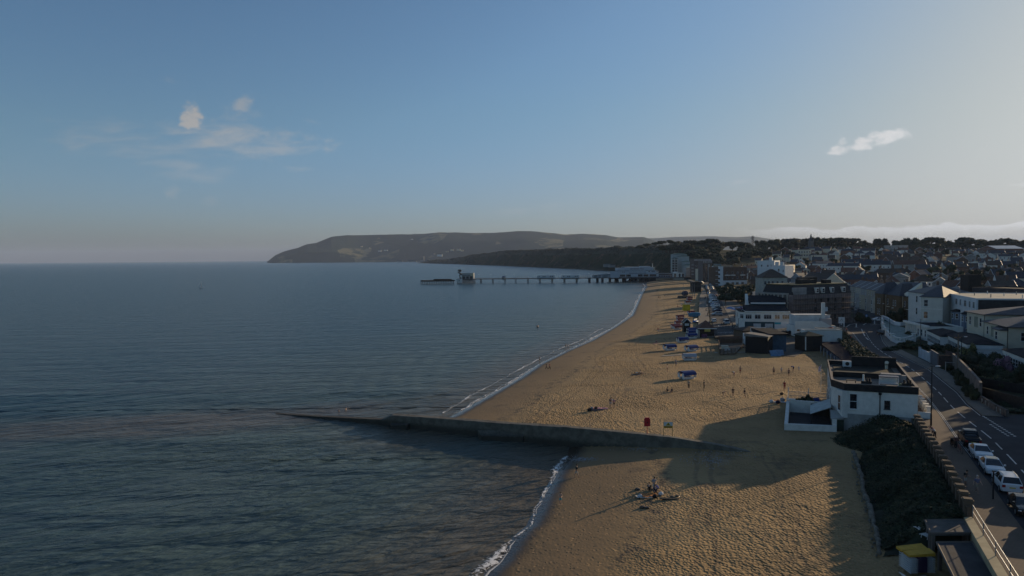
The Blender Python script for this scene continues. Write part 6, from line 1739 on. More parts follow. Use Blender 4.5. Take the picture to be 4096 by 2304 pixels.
def osuf(n):
    return {1: 'first', 2: 'second', 3: 'third', 4: 'fourth', 5: 'fifth', 6: 'sixth', 7: 'seventh', 8: 'eighth', 9: 'ninth', 10: 'tenth', 11: 'eleventh', 12: 'twelfth'}.get(n) or ('%dth' % n if n % 10 not in (1, 2, 3) or n in (11, 12, 13) else '%d%s' % (n, {1: 'st', 2: 'nd', 3: 'rd'}[n % 10]))
q = random.Random(21)
SKY_T = [(2560, 990, 1), (2590, 976, 1), (2620, 966, 1), (2648, 962, 1), (2682, 957, 1), (2705, 960, 0), (2728, 962, 1), (2752, 958, 1), (2780, 956, 1), (2805, 957, 1), (2845, 957, 2), (2890, 966, 1), (2930, 960, 1), (2962, 963, 1), (2990, 965, 1), (3040, 958, 1), (3062, 957, 1), (3098, 951, 1), (3122, 955, 1), (3148, 951, 3), (3175, 948, 3), (3190, 947, 3), (3222, 946, 3), (3262, 945, 1), (3288, 946, 1), (3322, 955, 2), (3352, 953, 2), (3382, 954, 2), (3420, 955, 2), (3448, 957, 1), (3480, 965, 1), (3521, 950, 3), (3545, 962, 1), (3590, 956, 1), (3612, 950, 1), (3640, 947, 1), (3666, 951, 1), (3692, 961, 1), (3732, 952, 2), (3760, 963, 1), (3800, 957, 1), (3832, 962, 1), (3860, 952, 2), (3888, 958, 2), (3922, 960, 2), (3960, 964, 1), (3990, 957, 1), (4022, 955, 2), (4052, 957, 1), (4084, 955, 3), (4120, 955, 1)]
KN = {0: 'small round', 1: 'round headed', 2: 'flat topped spreading', 3: 'dark ragged'}
for i, (u, py, k) in enumerate(SKY_T):
    Y = 1130+q.uniform(-25, 60); x = XU(u, Y); z = G(x, Y)-.5 if u > 2700 else ZT(lerp_tab(CL_TOP, u), u, Y)-2
    top = ZT(py, u, Y); h = max(7, top-z)
    kind = {0: 'round', 1: 'round', 2: 'flat', 3: 'round'}[k]
    r = h*(.52 if k < 2 else .8 if k == 2 else .55)*q.uniform(.85, 1.2)
    if k == 1: r = max(r, 9)
    tree(x, Y, z, h, r, kind, i % 4, (3, 3, 0) if k == 3 else (0, 1, 1), '%s tree on the wooded skyline, %s from the left' % (KN[k], osuf(i+1)), 'trees along the skyline', rz=q.random()*6)
for i in range(58):
    u = 3105+i*17.8+q.uniform(-5, 5); Y = q.uniform(1085, 1200); x = XU(u, Y); h = q.uniform(9, 13)
    tree(x, Y, G(x, Y)-2, h, h*q.uniform(.75, .95), 'round', i % 4, (0, 1, 1), 'lower bushy tree under the skyline trees, %s from the left' % osuf(i+1), 'lower trees under the skyline', rz=q.random()*6)
# wooded slope behind the tower flats
cnt = 0
ws = []
for k in range(112):
    u = q.uniform(2640, 3110); Y = q.uniform(880, 1100)
    if u > 2950 and Y < 960: continue
    if u < 2760: Y = max(Y, 1075+(2760-u)*.3)
    ws.append((u, Y))
ws.sort()
for u, Y in ws:
    x = XU(u, Y); z = G(x, Y)-1; cnt += 1
    if u < 2760: z = max(z, 12)
    tree(x, Y, z, q.uniform(9, 14), q.uniform(6, 9.5), 'round', cnt % 4, ((0, 1, 2), (0, 1, 1), (0, 0, 1))[cnt % 3], '%s tree on the wooded slope above the esplanade, %s from the left' % (('bushy green', 'dark rounded', 'deep green')[cnt % 3], osuf(cnt)), 'trees on the wooded slope', rz=q.random()*6)
# garden trees beside the esplanade
gt = sorted([(q.uniform(2880, 3012), q.uniform(375, 465)) for _ in range(24)])
for i, (u, Y) in enumerate(gt):
    u2 = max(u, 2876+(470-Y)*.30)
    x = XU(u2, Y); tree(x, Y, G(x, Y), q.uniform(6, 9.5), q.uniform(3.8, 5.5), 'round', i % 4, ((0, 1, 1), (0, 0, 1))[i % 2], 'dense dark tree in the esplanade gardens, %s from the left' % osuf(i+1), 'trees in the esplanade gardens', rz=q.random()*6)
# trees standing among the houses
tt = [(3740, 1128, 520, 11, 2), (3800, 1118, 500, 13, 1), (3898, 1140, 430, 12, 0), (3840, 1120, 470, 8, 1), (4030, 1140, 410, 11, 0), (3610, 1080, 650, 9, 1), (3470, 1085, 620, 8, 0), (3340, 1058, 740, 9, 0), (3962, 1105, 520, 9, 1), (4075, 1098, 530, 8, 2), (3690, 1050, 760, 10, 1), (3225, 1035, 800, 8, 1), (3700, 1010, 900, 12, 0), (3780, 1008, 930, 12, 0), (3940, 1000, 960, 13, 0), (3520, 1000, 930, 9, 1), (3430, 1003, 930, 8, 0), (3165, 1000, 900, 12, 0), (3130, 990, 960, 12, 1), (3100, 1000, 900, 10, 0), (3070, 985, 980, 12, 1), (4040, 1030, 800, 11, 0), (3860, 1030, 820, 10, 1), (3570, 1030, 830, 8, 0)]
for i in range(46):
    Y = q.choice([380, 430, 470, 520, 580, 640, 710, 780, 860, 940, 1020, 1090])+q.uniform(-12, 12)
    tt.append((q.uniform(3050 if Y > 650 else 3430, 4120), 0, Y, q.uniform(5, 9), q.choice([0, 0, 1, 1, 2])))
tt.sort()
for i, (u, py, Y, h, k) in enumerate(tt):
    x = XU(u, Y); tree(x, Y, G(x, Y)-.3, h, h*q.uniform(.42, .62), 'round', (i*3) % 4, ((0, 0, 1), (0, 1, 1), (1, 2, 2))[k], '%s tree among the town houses, %s from the left' % (('very dark', 'mid green', 'light green')[k], osuf(i+1)), 'trees between the town houses', rz=q.random()*6)
# woodland on the cliffs and bluff between pier and headland
def can_h(x, y): return 6+5*max(-.4, fbm(x+90, y, .028, 3))
def wood_pt(q):
    while True:
        u = q.uniform(1665, 2640); s = q.choice([q.uniform(16, 75), q.uniform(55, 110), q.uniform(60, 150)])
        D = coast_pt(u)[1]
        x, y, z = cliff_xyz(u, s)
        dn = fbm(x, y, .010, 3)
        if s < 58 and dn < -.02: continue
        if s < 58: return x, y, z+q.uniform(0, 3), q.uniform(.7, 1.3)*D/1700., q.choice([0, 0, 1])
        return x, y, z+can_h(x, y)*smooth01((s-54)/12.)*smooth01((176-s)/40.)*smooth01((2650-u)/60.)+q.uniform(-1.5, 1.2), q.uniform(.7, 1.3)*D/1700., q.choice([0, 0, 1])
wm_ = leaf_field(26000, wood_pt, 1.4, 8)
nb_ = len(wm_.v); cols_ = [54, 60, 66, 74, 82, 90, 100, 112, 126, 145, 170]
for i in range(420):
    u = 1660+970*i/419.
    for s_ in cols_:
        x, y, z = cliff_xyz(u, s_); wm_.v.append((x, y, z-.5+can_h(x, y)*smooth01((s_-54)/12.)*smooth01((176-s_)/40.)*smooth01((2650-u)/60.)+1.2*fbm(x, y, .11, 2)*smooth01((s_-54)/12.)))
nc_ = len(cols_)
for i in range(419):
    for j in range(nc_-1): a_ = nb_+i*nc_+j; wm_.f.append((a_, a_+1, a_+1+nc_, a_+nc_)); wm_.m.append(1)
tag(obj('cliff_woodland', wm_, [LF[3], LF[0], LF[1]]), 'dark woodland covering the cliffs and bluff beyond the pier', 'woodland', kind='stuff')
# bushes and gardens near the road
BQ = [(3560, 1402, 3.0, 1.6, (0, 1, 1)), (3585, 1398, 2.6, 1.8, (0, 0, 1)), (3622, 1392, 3.4, 2.2, (0, 0, 1)), (3655, 1395, 3.2, 2.6, (0, 1, 1)), (3690, 1400, 2.6, 2.2, (0, 0, 1)), (3445, 1290, 3.8, 4.2, (0, 0, 1)), (3468, 1288, 3.4, 3.6, (0, 1, 1)), (3585, 1288, 5.0, 6.2, (0, 0, 1)), (3560, 1290, 3.4, 4.2, (0, 0, 1)), (3775, 1350, 4.2, 5.2, (0, 0, 4)), (3640, 1350, 2.6, 3.2, (0, 1, 1)), (3668, 1352, 2.6, 2.8, (1, 1, 4)), (3760, 1400, 4, 2.6, (0, 0, 1)), (3800, 1412, 4, 2.8, (0, 0, 1)), (3840, 1420, 4, 2.8, (0, 1, 1)),
      (3825, 1502, 2.3, 2.3, (0, 0, 1)), (3840, 1520, 2.5, 2.6, (0, 0, 1)), (3858, 1545, 2.3, 2.4, (0, 0, 1)), (3876, 1568, 2.2, 2.4, (0, 1, 1)), (3893, 1590, 2.0, 2.6, (0, 0, 1)), (3905, 1602, 1.6, 2.4, (0, 1, 1)), (3790, 1478, 2.2, 1.8, (0, 0, 1)),
      (3880, 1452, 4.2, 3.4, (0, 1, 1)), (3920, 1462, 4.4, 3.8, (0, 0, 1)), (3960, 1470, 4.2, 3.6, (0, 1, 1)), (4000, 1480, 4.0, 3.2, (0, 0, 1)), (3940, 1500, 3.8, 3.0, (0, 1, 1)), (3980, 1512, 3.8, 3.0, (0, 0, 1)), (4025, 1520, 3.6, 2.8, (0, 1, 1)), (4065, 1530, 3.4, 2.8, (0, 0, 1)), (3900, 1490, 3.4, 3.0, (0, 0, 1)), (4090, 1510, 3.4, 3.2, (0, 1, 1)), (3960, 1540, 3.2, 2.2, (0, 1, 4)), (4030, 1555, 3.2, 2.0, (0, 0, 1)), (4080, 1560, 3.0, 2.0, (0, 1, 1)),
      (4015, 1490, 3.2, 4.2, (5, 5, 0)), (3990, 1455, 3.0, 4.0, (0, 1, 4)), (3880, 1440, 2.8, 4.2, (1, 4, 4)),  # the last one's yellow sunlight is put into straw leaf colours
      (3990, 1600, 3.2, 1.2, (0, 0, 1)), (4040, 1620, 3.4, 1.0, (0, 1, 1)), (4085, 1600, 3.2, 1.3, (0, 0, 1)), (3960, 1615, 2.0, 1.2, (0, 0, 1)), (4080, 1650, 3., .9, (0, 0, 4))]
BQ.sort()
for i, (px, py, r, h, pal) in enumerate(BQ):
    x, y = pp(px, py); nm = 'pink blossoming' if pal[0] == 5 else 'sunlit yellowish' if pal[1] == 4 else 'straw flecked' if pal[2] == 4 else ('dark green', 'mid green')[pal[1] == 1]
    tree(x, y, G(x, y)-.2, h, r*.72, 'bush', i % 4, pal, '%s garden shrub right of the road, %s from the left' % (nm, osuf(i+1)), 'garden shrubs right of the road', n=1500, leaf=.30, name='shrub', cat='shrub', rz=q.random()*6)
# shrubs against the seaside house
for i, (px, py, r, h, lb) in enumerate(((3645, 1742, 2.3, 3.0, 'big dark shrub growing against the seaside house wall beside the promenade'), (3608, 1748, 1.7, 2.0, 'smaller dark shrub left of the big one against the seaside house'))):
    p = P(px, py, 3.4); tree(p.x, p.y-.6, 2.9, h, r, 'bush', i, (0, 0, 1), lb, n=2200, leaf=.24, name='shrub', cat='shrub')
p = P(3525, 1748, 2.6)
cb = thing('cordyline', 'spiky leaved plant in front of the seaside house wall', 'plant', (p.x, p.y-.4, 2.5))
sp = MB(); qq = random.Random(4)
for k in range(130):
    a = qq.random()*6.283; e = qq.uniform(.1, 1.35); L_ = qq.uniform(.9, 1.5); z0 = qq.choice([1.2, 1.6, .6])
    d = Vector((math.cos(a)*math.cos(e), math.sin(a)*math.cos(e), math.sin(e))); s_ = Vector((-math.sin(a), math.cos(a), 0))*.05
    c0 = Vector((0, 0, z0)); c1 = c0+d*L_*.6; c2 = c1+Vector((d.x, d.y, d.z-.6))*L_*.4
    sp.add([c0-s_, c0+s_, c1+s_, c1-s_, c2], [(0, 1, 2, 3), (3, 2, 4)])
obj('leaves', sp, LF[1], cb); obj('stem', MB().tube((0, 0, 0), (0, 0, 1.6), .1, n=6), BARK, cb)
# terrace plants by the yard
for i, (lx, ly, r, h) in enumerate(((-7.0, 12.5, 1.0, 1.2), (-5.6, 11.6, 1.3, 1.7), (-5.2, 14.5, 1.3, 2.2), (-6.6, 16, 1.1, 1.5), (-3.6, 11.3, 1.0, 1.3), (-4.6, 17.8, 1.1, 1.4))):
    c_, s_ = math.cos(RZH), math.sin(RZH)
    tree(OX+lx*c_-ly*s_, OY+lx*s_+ly*c_, 2.9, h, r, 'bush', i % 4, ((0, 0, 1), (0, 1, 1))[i % 2], 'dark potted shrub on the walled terrace, %s from the left' % ('second', 'third', 'fifth', 'first', 'sixth', 'fourth')[i], 'shrubs on the walled terrace', n=700, leaf=.35, name='shrub', cat='shrub')
# verge on the bank between hut roofs and pavement fence
def bank_pt(q):
    k = q.random(); a = fr_bank[int(k*(len(fr_bank)-1))]
    return a[0]-q.uniform(.1, 4.5), a[1]+q.uniform(-.8, .8), G(*a)+q.uniform(-.4, 1.7), q.uniform(.6, 1.3), q.choice([0, 0, 1, 2])
fr_bank = resample(fl, 300)
tag(obj('bank_bushes', leaf_field(14000, bank_pt, .24, 31), LEAFT), 'rough dark bushes on the bank above the beach hut roof', 'bushes', kind='stuff')
cpl = P(3083, 1392, 2.5); cpy = cpl
tree(cpl.x, cpl.y, 2.4, 4.4, 2.1, 'bush', 2, (0, 1, 4), 'rounded bushy palm standing in a planter on the plaza', n=1600, leaf=.3, name='planter_palm', cat='plant')
struct(obj('plaza', MB().prism([pp(2860, 1352), pp(3085, 1402), pp(3180, 1408), pp(3215, 1392), pp(3190, 1335), pp(3060, 1352)], -.5, 2.52), mat('plaza_tarmac', (.11, .095, .08), .9, .25, .5), None))

# ------------------------------------------------------------ town houses on the hill
WALLS = [('red brick', BRICKR), ('cream', CREAM), ('white', WHITE), ('brown brick', BRICK), ('grey rendered', GREYR)]
ROOFS = [('slate', SLATE), ('red tiled', TILER), ('brown tiled', TILEB)]
TPL = {}
hidden = Vector((0, 0, 0))
def town_house(wi, ri, kind, ridge, w, d, h, rh, det, long_=False):
    """returns a fresh empty-parented house made from cached meshes"""
    key = (wi, ri, kind, ridge, w, d, h, rh, det)
    if key not in TPL:
        wm, rm = WALLS[wi][1], ROOFS[ri][1]
        W_ = MB().box(0, w, 0, d, -4, h).mesh('wall', wm)
        R_ = roof_mesh(kind, w, d, h, rh, .3, rm, wm, ridge).mesh('roof', [rm, wm, WFRAME])
        cs = MB(); 
        cs.box(-.55, .55, -.35, .35, 0, 2.0+rh*.35); cs.box(-.62, .62, -.42, .42, 2.0+rh*.35, 2.12+rh*.35)
        for k in (-.3, .3): cs.tube((k, 0, 2.1+rh*.35), (k, 0, 2.5+rh*.35), .12, n=5)
        TPL[key] = (W_, R_, cs.mesh('chimney', BRICK if wi != 2 else BRICKR))
    return TPL[key]
rows_def = [(352, 3560, 4150), (385, 3300, 4150), (425, 3260, 4150), (470, 3210, 4150), (520, 3060, 4150), (575, 2990, 4150), (640, 2930, 4150), (715, 2905, 4150), (795, 2930, 4150), (880, 3010, 4150), (965, 3070, 4150), (1050, 3110, 4150)]
q = random.Random(77)
total = 0
RN = ['first', 'second', 'third', 'fourth', 'fifth', 'sixth', 'seventh', 'eighth', 'ninth', 'tenth', 'eleventh', 'twelfth']
for ri_, (Y0, u0, u1) in enumerate(rows_def):
    x = XU(u0, Y0)+q.uniform(0, 5); n = 0
    while True:
        u = 2048+FPX*x/Y0
        if u > u1: break
        n += 1
        terr = q.random() < .16
        w = q.choice([7.5, 9., 10.5]) if not terr else q.choice([18., 26.])
        d = q.choice([8., 9.5]); h = q.choice([4.6, 5.6, 6.2]); rh = q.choice([2.6, 3.2, 3.6])
        kind = q.choice(['gable', 'gable', 'gable', 'hip']); ridge = q.choice(['x', 'y']) if not terr else 'x'
        wi = q.choice([0, 0, 1, 1, 2, 2, 3, 4]); rf_ = q.choice([0, 0, 0, 1, 2, 2]); 
        Y = Y0+q.uniform(-9, 9); rz = R(q.choice([-24, -24, -18, -30, 20]))+R(q.uniform(-4, 4))
        z = G(x, Y)
        near = Y < 560
        W_, R_, Cm = town_house(wi, rf_, kind, ridge, w, d, h, rh, near)
        lab = '%s %s %s with %s roof, %s from left in %s town row back' % (WALLS[wi][0], 'hipped' if kind == 'hip' else 'gabled', 'terrace' if terr else 'house', ROOFS[rf_][0], osuf(n), RN[ri_])
        t = thing('town_terrace' if terr else 'town_house', lab, 'terrace' if terr else 'house', (x, Y, z), rz, 'houses of the town on the hill')
        for nm, me in (('wall', W_), ('roof', R_)):
            o = bpy.data.objects.new(nm, me); C.objects.link(o); o.parent = t
            if nm == 'roof': ro = o
        for k in range(3 if terr else 1):
            c = bpy.data.objects.new('chimney', Cm); C.objects.link(c); c.parent = ro
            c.location = ((w*(k+.5)/3.) if terr else (w*.5 if ridge == 'y' else w*.12), d*.5 if ridge == 'x' else d*.8, h+rh*.45)
        if near or (wi in (1, 2) and Y < 900):
            for k in range(max(2, int(w/3.6))):
                window(t, w*(k+.5)/max(2, int(w/3.6)), -.03, 3.1, 0, 1.1, 1.4)
                if near: window(t, w*(k+.5)/max(2, int(w/3.6)), -.03, .5, 0, 1.3, 1.5)
        total += 1
        x += w*.92+q.uniform(.8, 5)*(1+Y0/700.)
print('town houses', total)
# landmark buildings of the town
wh = block('brick_warehouse', 'big red brick warehouse with pale grey metal roof near the skyline', 'warehouse', ub(3915, 905), ub(3985, 880), 40, 9, BRICKR, mat('pale_metal_roof', (.52, .56, .60), .4, .08, .3, metal=.2), 'gable', 4., .6, 'y', z=26)
bh = block('balconied_block', 'cream three storey block with rows of balconies below the church spire', 'flats', ub(3192, 930), ub(3244, 925), 10, 9.5, CREAM, DARKR, 'hip', 1.6, .4, z=27)
row(bh, 'F', 5, 1.0, 2.2, 1.8); row(bh, 'F', 5, 5.2, 2.2, 1.8)
for k in range(6): obj('balcony_post', MB().box(bh['w']*k/5-.15, bh['w']*k/5+.15, -1.4, -1.1, 0, 9.3), WHITE, bh['o'])
obj('balcony', MB().box(0, bh['w'], -1.4, -.05, 4.2, 4.5), WHITE, bh['o'])
block('white_square_house', 'plain square white house standing out sunlit in the middle of the town', 'house', ub(3584, 900), ub(3606, 890), 9, 8.4, WHITE, DARKR, 'flat', par=.5, z=25)
block('skyline_block', 'long pale flat roofed block among the trees on the skyline', 'building', ub(3540, 1080), ub(3632, 1070), 12, 7.5, mat('pale_grey_render', (.42, .42, .40), .85), DARKR, 'flat', par=.5, z=35)
block('long_brown_roof', 'very long brown roofed building in the middle of the town', 'building', ub(3568, 650), ub(3712, 660), 14, 7, BRICKR, TILEB, 'gable', 6.5, .4, 'x', z=13)
block('gabled_school', 'row of white gables on a pale school building in the town', 'school', ub(3445, 880), ub(3500, 875), 10, 7, WHITE, SLATE, 'gable', 2.5, .3, 'x', z=21)
block('garage_range', 'long low garage range with white doors in the town', 'garages', ub(3245, 830), ub(3356, 820), 8, 4.5, CREAM, mat('grey_sheet_roof', (.26, .24, .21), .8), 'flat', par=.3, z=24)
CHt = thing('church', 'grey stone church tower with tall thin spire rising above the skyline trees', 'church', (XU(3243, 1130), 1130, 36))
ST = mat('church_stone', (.20, .19, .17), .9, .15)
obj('tower', MB().box(-3.2, 3.2, -3.2, 3.2, -2, 15.5), ST, CHt)
zt = ZT(937, 3243, 1130)-36
obj('spire', MB().add([(-2.2, -2.2, 15.5), (2.2, -2.2, 15.5), (2.2, 2.2, 15.5), (-2.2, 2.2, 15.5), (0, 0, zt+2)], [(0, 1, 4), (1, 2, 4), (2, 3, 4), (3, 0, 4)]), mat('spire_slate', (.07, .075, .085), .7), CHt)
for x, y in ((-2.8, -2.8), (2.8, -2.8)): obj('pinnacle', MB().box(x-.4, x+.4, y-.4, y+.4, 15.5, 19), ST, CHt)
MT = thing('telecoms_mast', 'lattice telecoms mast with antenna drums above the skyline trees', 'mast', (XU(3010, 1080), 1080, 33))
zt = ZT(945, 3010, 1080)-33
mm = MB()
for x, y in ((-1, -1), (1, -1), (1, 1), (-1, 1)): mm.tube((x*1.2, y*1.2, 0), (x*.7, y*.7, zt), .2, n=4)
for k in range(8): mm.tube((-1.1, -1.1, k*zt/8), (1.0, -1.0, (k+1)*zt/8), .12, n=4)
obj('lattice', mm, PD_, MT)
for k, (x, z) in enumerate(((-1.6, zt-2), (1.5, zt-1.5), (-1.2, zt-5), (1.6, zt-6), (0, zt-.3))): obj('antenna', MB().box(x-.5, x+.5, -1.6, -.9, z-1.4, z+1.2), mat('antenna_grey', (.20, .22, .24), .6), MT)
obj('platform', MB().box(-2.2, 2.2, -2.2, 2.2, zt-3.4, zt-3.1), PD_, MT)
# small white and pale buildings of the resort under the headland
fb_ = [(1520, 1004, 5200, 22, 7, 0), (1545, 1001, 5300, 26, 6, 0), (1760, 1021, 4700, 34, 13, 0), (1790, 1006, 4900, 18, 8, 1), (1810, 1000, 4950, 22, 12, 1), (1836, 999, 4950, 26, 12, 1), (1850, 1002, 4900, 16, 9, 1), (1738, 1015, 4700, 10, 8, 3), (1695, 1032, 4600, 8, 26, 3), (2045, 1008, 3700, 28, 8, 0), (2028, 1010, 3700, 14, 6, 0), (1650, 957, 7300, 22, 7, 0), (1448, 986, 6500, 14, 7, 1), (1480, 992, 6300, 12, 6, 1), (1600, 1044, 4900, 40, 6, 3), (1650, 1045, 4900, 60, 7, 3), (1700, 1041, 4850, 60, 8, 3), (1780, 1049, 4400, 46, 5, 3), (1810, 1050, 4300, 30, 6, 3), (2210, 1055, 2150, 20, 4, 2), (2190, 1054, 2200, 16, 4, 2), (2430, 1061, 1500, 14, 5, 3), (2450, 1063, 1480, 12, 4, 3)]
for i, (u, py, D, wd, h, m) in enumerate(sorted(fb_)):
    zz = ZT(py+ (h*2840/D)*.5, u, D)
    block('distant_building', 'tiny %s building under the far headland, %s from the left' % (('white', 'cream', 'white', 'grey')[m], osuf(i+1)), 'building', (XU(u, D)-wd/2, D), (XU(u, D)+wd/2, D), 14, h, (mat('far_white', (.85, .85, .82), .7), CREAM, WHITE, GREYR)[m], DARKR if m != 1 else TILER, 'hip', h*.3, .3, z=zz, group='distant buildings under the headland')
hm = thing('hilltop_mast', 'thin mast on the crest of the far headland', 'mast', (XU(1662, 8000), 8000, ZT(939, 1662, 8000)-8)); obj('pole', MB().tube((0, 0, 0), (0, 0, 30), 2.0, 1.2, 6), PD_, hm); obj('antenna', MB().box(-2.5, 2.5, -2, 2, 22, 26), PD_, hm)
# ------------------------------------------------------------ cars
TYRE = mat('tyre_rubber', (.018, .018, .018), .85, .2, 4.); RIM = mat('alloy_rim', (.42, .43, .44), .35, .1, 4., metal=.6)
CGL = mat('car_glass', (.012, .015, .018), .06, .3, 1., spec=.8)
HLM = mat('headlight_glass', (.75, .76, .78), .15, .1, 4.); TLM = mat('tail_light_red', (.30, .012, .010), .3, .1, 4.)
PLW = mat('number_plate_white', (.72, .72, .68), .5, .05); PLY = mat('number_plate_yellow', (.62, .50, .10), .5, .05)
CARP = {'white': (.80, .81, .82), 'silver': (.42, .44, .46), 'black': (.012, .012, .014), 'blue': (.03, .07, .22), 'red': (.35, .03, .02), 'grey': (.13, .14, .15), 'navy': (.015, .025, .06), 'pale_blue': (.30, .42, .52)}
def paintm(c): return mat('car_paint_'+c, CARP[c], .25, .03, 1., spec=.6)
# side profiles: (x, z lower, z belt, z top, half width) along the length, nose at x=+L/2
CARK = {
 'hatch': dict(L=4.1, W=1.76, H=1.46, hood=.92, belt=.96, ws=(1.15, .45), rw=(-1.55, -1.85), tail=1.0),
 'saloon': dict(L=4.6, W=1.82, H=1.42, hood=.90, belt=.94, ws=(1.15, .35), rw=(-1.0, -1.75), tail=1.02),
 'suv': dict(L=4.5, W=1.86, H=1.68, hood=1.05, belt=1.08, ws=(1.15, .55), rw=(-1.85, -2.1), tail=1.12),
 'van': dict(L=4.9, W=1.92, H=1.95, hood=1.15, belt=1.15, ws=(1.75, 1.1), rw=(-2.3, -2.4), tail=1.2),
 'pickup': dict(L=5.2, W=1.88, H=1.80, hood=1.12, belt=1.14, ws=(1.2, .6), rw=(-.75, -.95), tail=1.12)}
CC = {}
def car_parts(kind, colr):
    if (kind, colr) in CC: return CC[(kind, colr)]
    K = CARK[kind]; L, W, Hh = K['L'], K['W']/2, K['H']
    xs = [L/2, L/2-.10, L/2-.45, K['ws'][0]+.25, K['ws'][0], K['ws'][1], 0, -L*.25, K['rw'][0], K['rw'][1], -L/2+.35, -L/2+.08, -L/2]
    sec = []
    for x in xs:
        f = (x+L/2)/L
        top = K['hood']-.06 if x > L/2-.2 else (K['hood'] if x > K['ws'][0] else (K['belt'] if x > K['rw'][1] else K['tail']))
        if x >= L/2-.05: top = .70
        if x <= -L/2+.01: top = K['tail']-.12
        w = W*(1-.10*max(0, (abs(x)-L/2+.5)/.5)**1.5)
        lo = .24 if abs(x) < L/2-.3 else .34
        sec.append([(x, -w*.93, lo), (x, -w, lo+.22), (x, -w, top-.22), (x, -w*.94, top-.03), (x, -w*.55, top+(.02 if x > 0 else 0)), (x, w*.55, top+(.02 if x > 0 else 0)), (x, w*.94, top-.03), (x, w, top-.22), (x, w, lo+.22), (x, w*.93, lo)])
    b = MB(); n = 10
    vs = [p for s in sec for p in s]; fs = []
    for i in range(len(sec)-1):
        for k in range(n): fs.append((i*n+k, i*n+(k+1) % n, (i+1)*n+(k+1) % n, (i+1)*n+k))
    fs += [tuple(range(n-1, -1, -1)), tuple((len(sec)-1)*n+k for k in range(n))]
    b.add(vs, fs)
    # cabin
    bt = K['belt']-.04; wb, wt_ = W*.93, W*.70
    x0, x1, x2, x3 = K['ws'][0]+.12, K['ws'][1]-.1, K['rw'][0], K['rw'][1]
    cab = [(x0, -wb, bt), (x0, wb, bt), (x3, wb, bt), (x3, -wb, bt), (x1, -wt_, Hh-.04), (x1, wt_, Hh-.04), (x2+.15, wt_, Hh-.05), (x2+.15, -wt_, Hh-.05), ((x1+x2)/2, -wt_*1.03, Hh), ((x1+x2)/2, wt_*1.03, Hh)]
    b.add(cab, [(0, 1, 5, 4), (4, 5, 9, 8), (8, 9, 6, 7), (7, 6, 2, 3), (0, 4, 8, 7, 3), (1, 2, 6, 9, 5)])
    if kind == 'pickup':
        pass
    body = b.mesh('body', paintm(colr))
    parts = [('body', body, (0, 0, 0), 0)]
    def lerp3(a, c, t): return tuple(a[i]+(c[i]-a[i])*t for i in range(3))
    def quad(p, q_, r, s, o, inset=.08):
        cx = tuple((p[i]+q_[i]+r[i]+s[i])/4 for i in range(3))
        vs = [tuple(lerp3(v, cx, inset)[i]+o[i] for i in range(3)) for v in (p, q_, r, s)]
        back = [tuple(v[i]-o[i]*1.5 for i in range(3)) for v in vs]
        return MB().add(vs+back, [(0, 1, 2, 3), (7, 6, 5, 4), (0, 4, 5, 1), (1, 5, 6, 2), (2, 6, 7, 3), (3, 7, 4, 0)])
    parts.append(('windscreen', quad(cab[0], cab[1], cab[5], cab[4], (.02, 0, .02)).mesh('windscreen', CGL), (0, 0, 0), 0))
    parts.append(('rear_window', quad(cab[2], cab[3], cab[7], cab[6], (-.02, 0, .02)).mesh('rear_window', CGL), (0, 0, 0), 0))
    for sgn, (a, c, d, e) in ((-1, (0, 3, 7, 4)), (1, (2, 1, 5, 6))):
        p0, p1, p2, p3 = cab[a], cab[c], cab[d], cab[e]
        for t0, t1 in ((.10, .50), (.53, .93)):
            m = quad(lerp3(p0, p1, t0), lerp3(p0, p1, t1), lerp3(p3, p2, t1), lerp3(p3, p2, t0), (0, .02*sgn, .01), .07)
            parts.append(('side_window', m.mesh('side_window', CGL), (0, 0, 0), 0))
    wm = MB().tube((0, -.11, 0), (0, .11, 0), .33, n=14).mesh('tyre', TYRE)
    rm = MB().tube((0, -.125, 0), (0, .125, 0), .20, n=10).mesh('rim', RIM)
    for x in (L/2-.82, -L/2+.80):
        for y in (-W+.08, W-.08): parts.append(('wheel', wm, (x, y, .33), rm))
    hl = MB().ell((0, 0, 0), (.12, .20, .09), 8, 5).mesh('headlight', HLM); tl = MB().box(-.04, .04, -.14, .14, -.12, .12).mesh('tail_light', TLM)
    for y in (-W*.74, W*.74):
        parts.append(('headlight', hl, (L/2-.10, y, .66), 0)); parts.append(('tail_light', tl, (-L/2+.02, y*1.04, K['tail']-.28), 0))
    parts.append(('number_plate', MB().box(-.01, .01, -.26, .26, -.06, .06).mesh('number_plate', PLW), (L/2+.01, 0, .45), 0))
    parts.append(('number_plate', MB().box(-.01, .01, -.26, .26, -.06, .06).mesh('number_plate', PLY), (-L/2-.012, 0, .72), 0))
    parts.append(('grille', MB().box(-.02, .02, -.42, .42, -.08, .08).mesh('grille', BLACKM), (L/2-.005, 0, .60), 0))
    for y in (-W-.06, W+.06): parts.append(('wing_mirror', MB().box(-.07, .07, -.09, .09, -.07, .07).mesh('wing_mirror', paintm(colr)), (K['ws'][0]-.12, y, K['belt']+.08), 0))
    if kind == 'pickup':
        parts.append(('load_bed', MB().box(-L/2+.15, -1.05, -W*.8, W*.8, K['tail']-.0, K['tail']+.035).mesh('load_bed', TYRE), (0, 0, 0), 0))
        parts.append(('roll_bar', MB().tube((-1.1, -W*.8, K['tail']), (-1.15, -W*.7, Hh-.05), .05).tube((-1.15, -W*.7, Hh-.05), (-1.15, W*.7, Hh-.05), .05).tube((-1.1, W*.8, K['tail']), (-1.15, W*.7, Hh-.05), .05).mesh('roll_bar', BLACKM), (0, 0, 0), 0))
    if kind == 'suv':
        for y in (-W*.62, W*.62): parts.append(('roof_rail', MB().tube((.5, y, Hh+.03), (-1.6, y, Hh+.02), .025, n=5).mesh('roof_rail', STEEL), (0, 0, 0), 0))
    CC[(kind, colr)] = parts
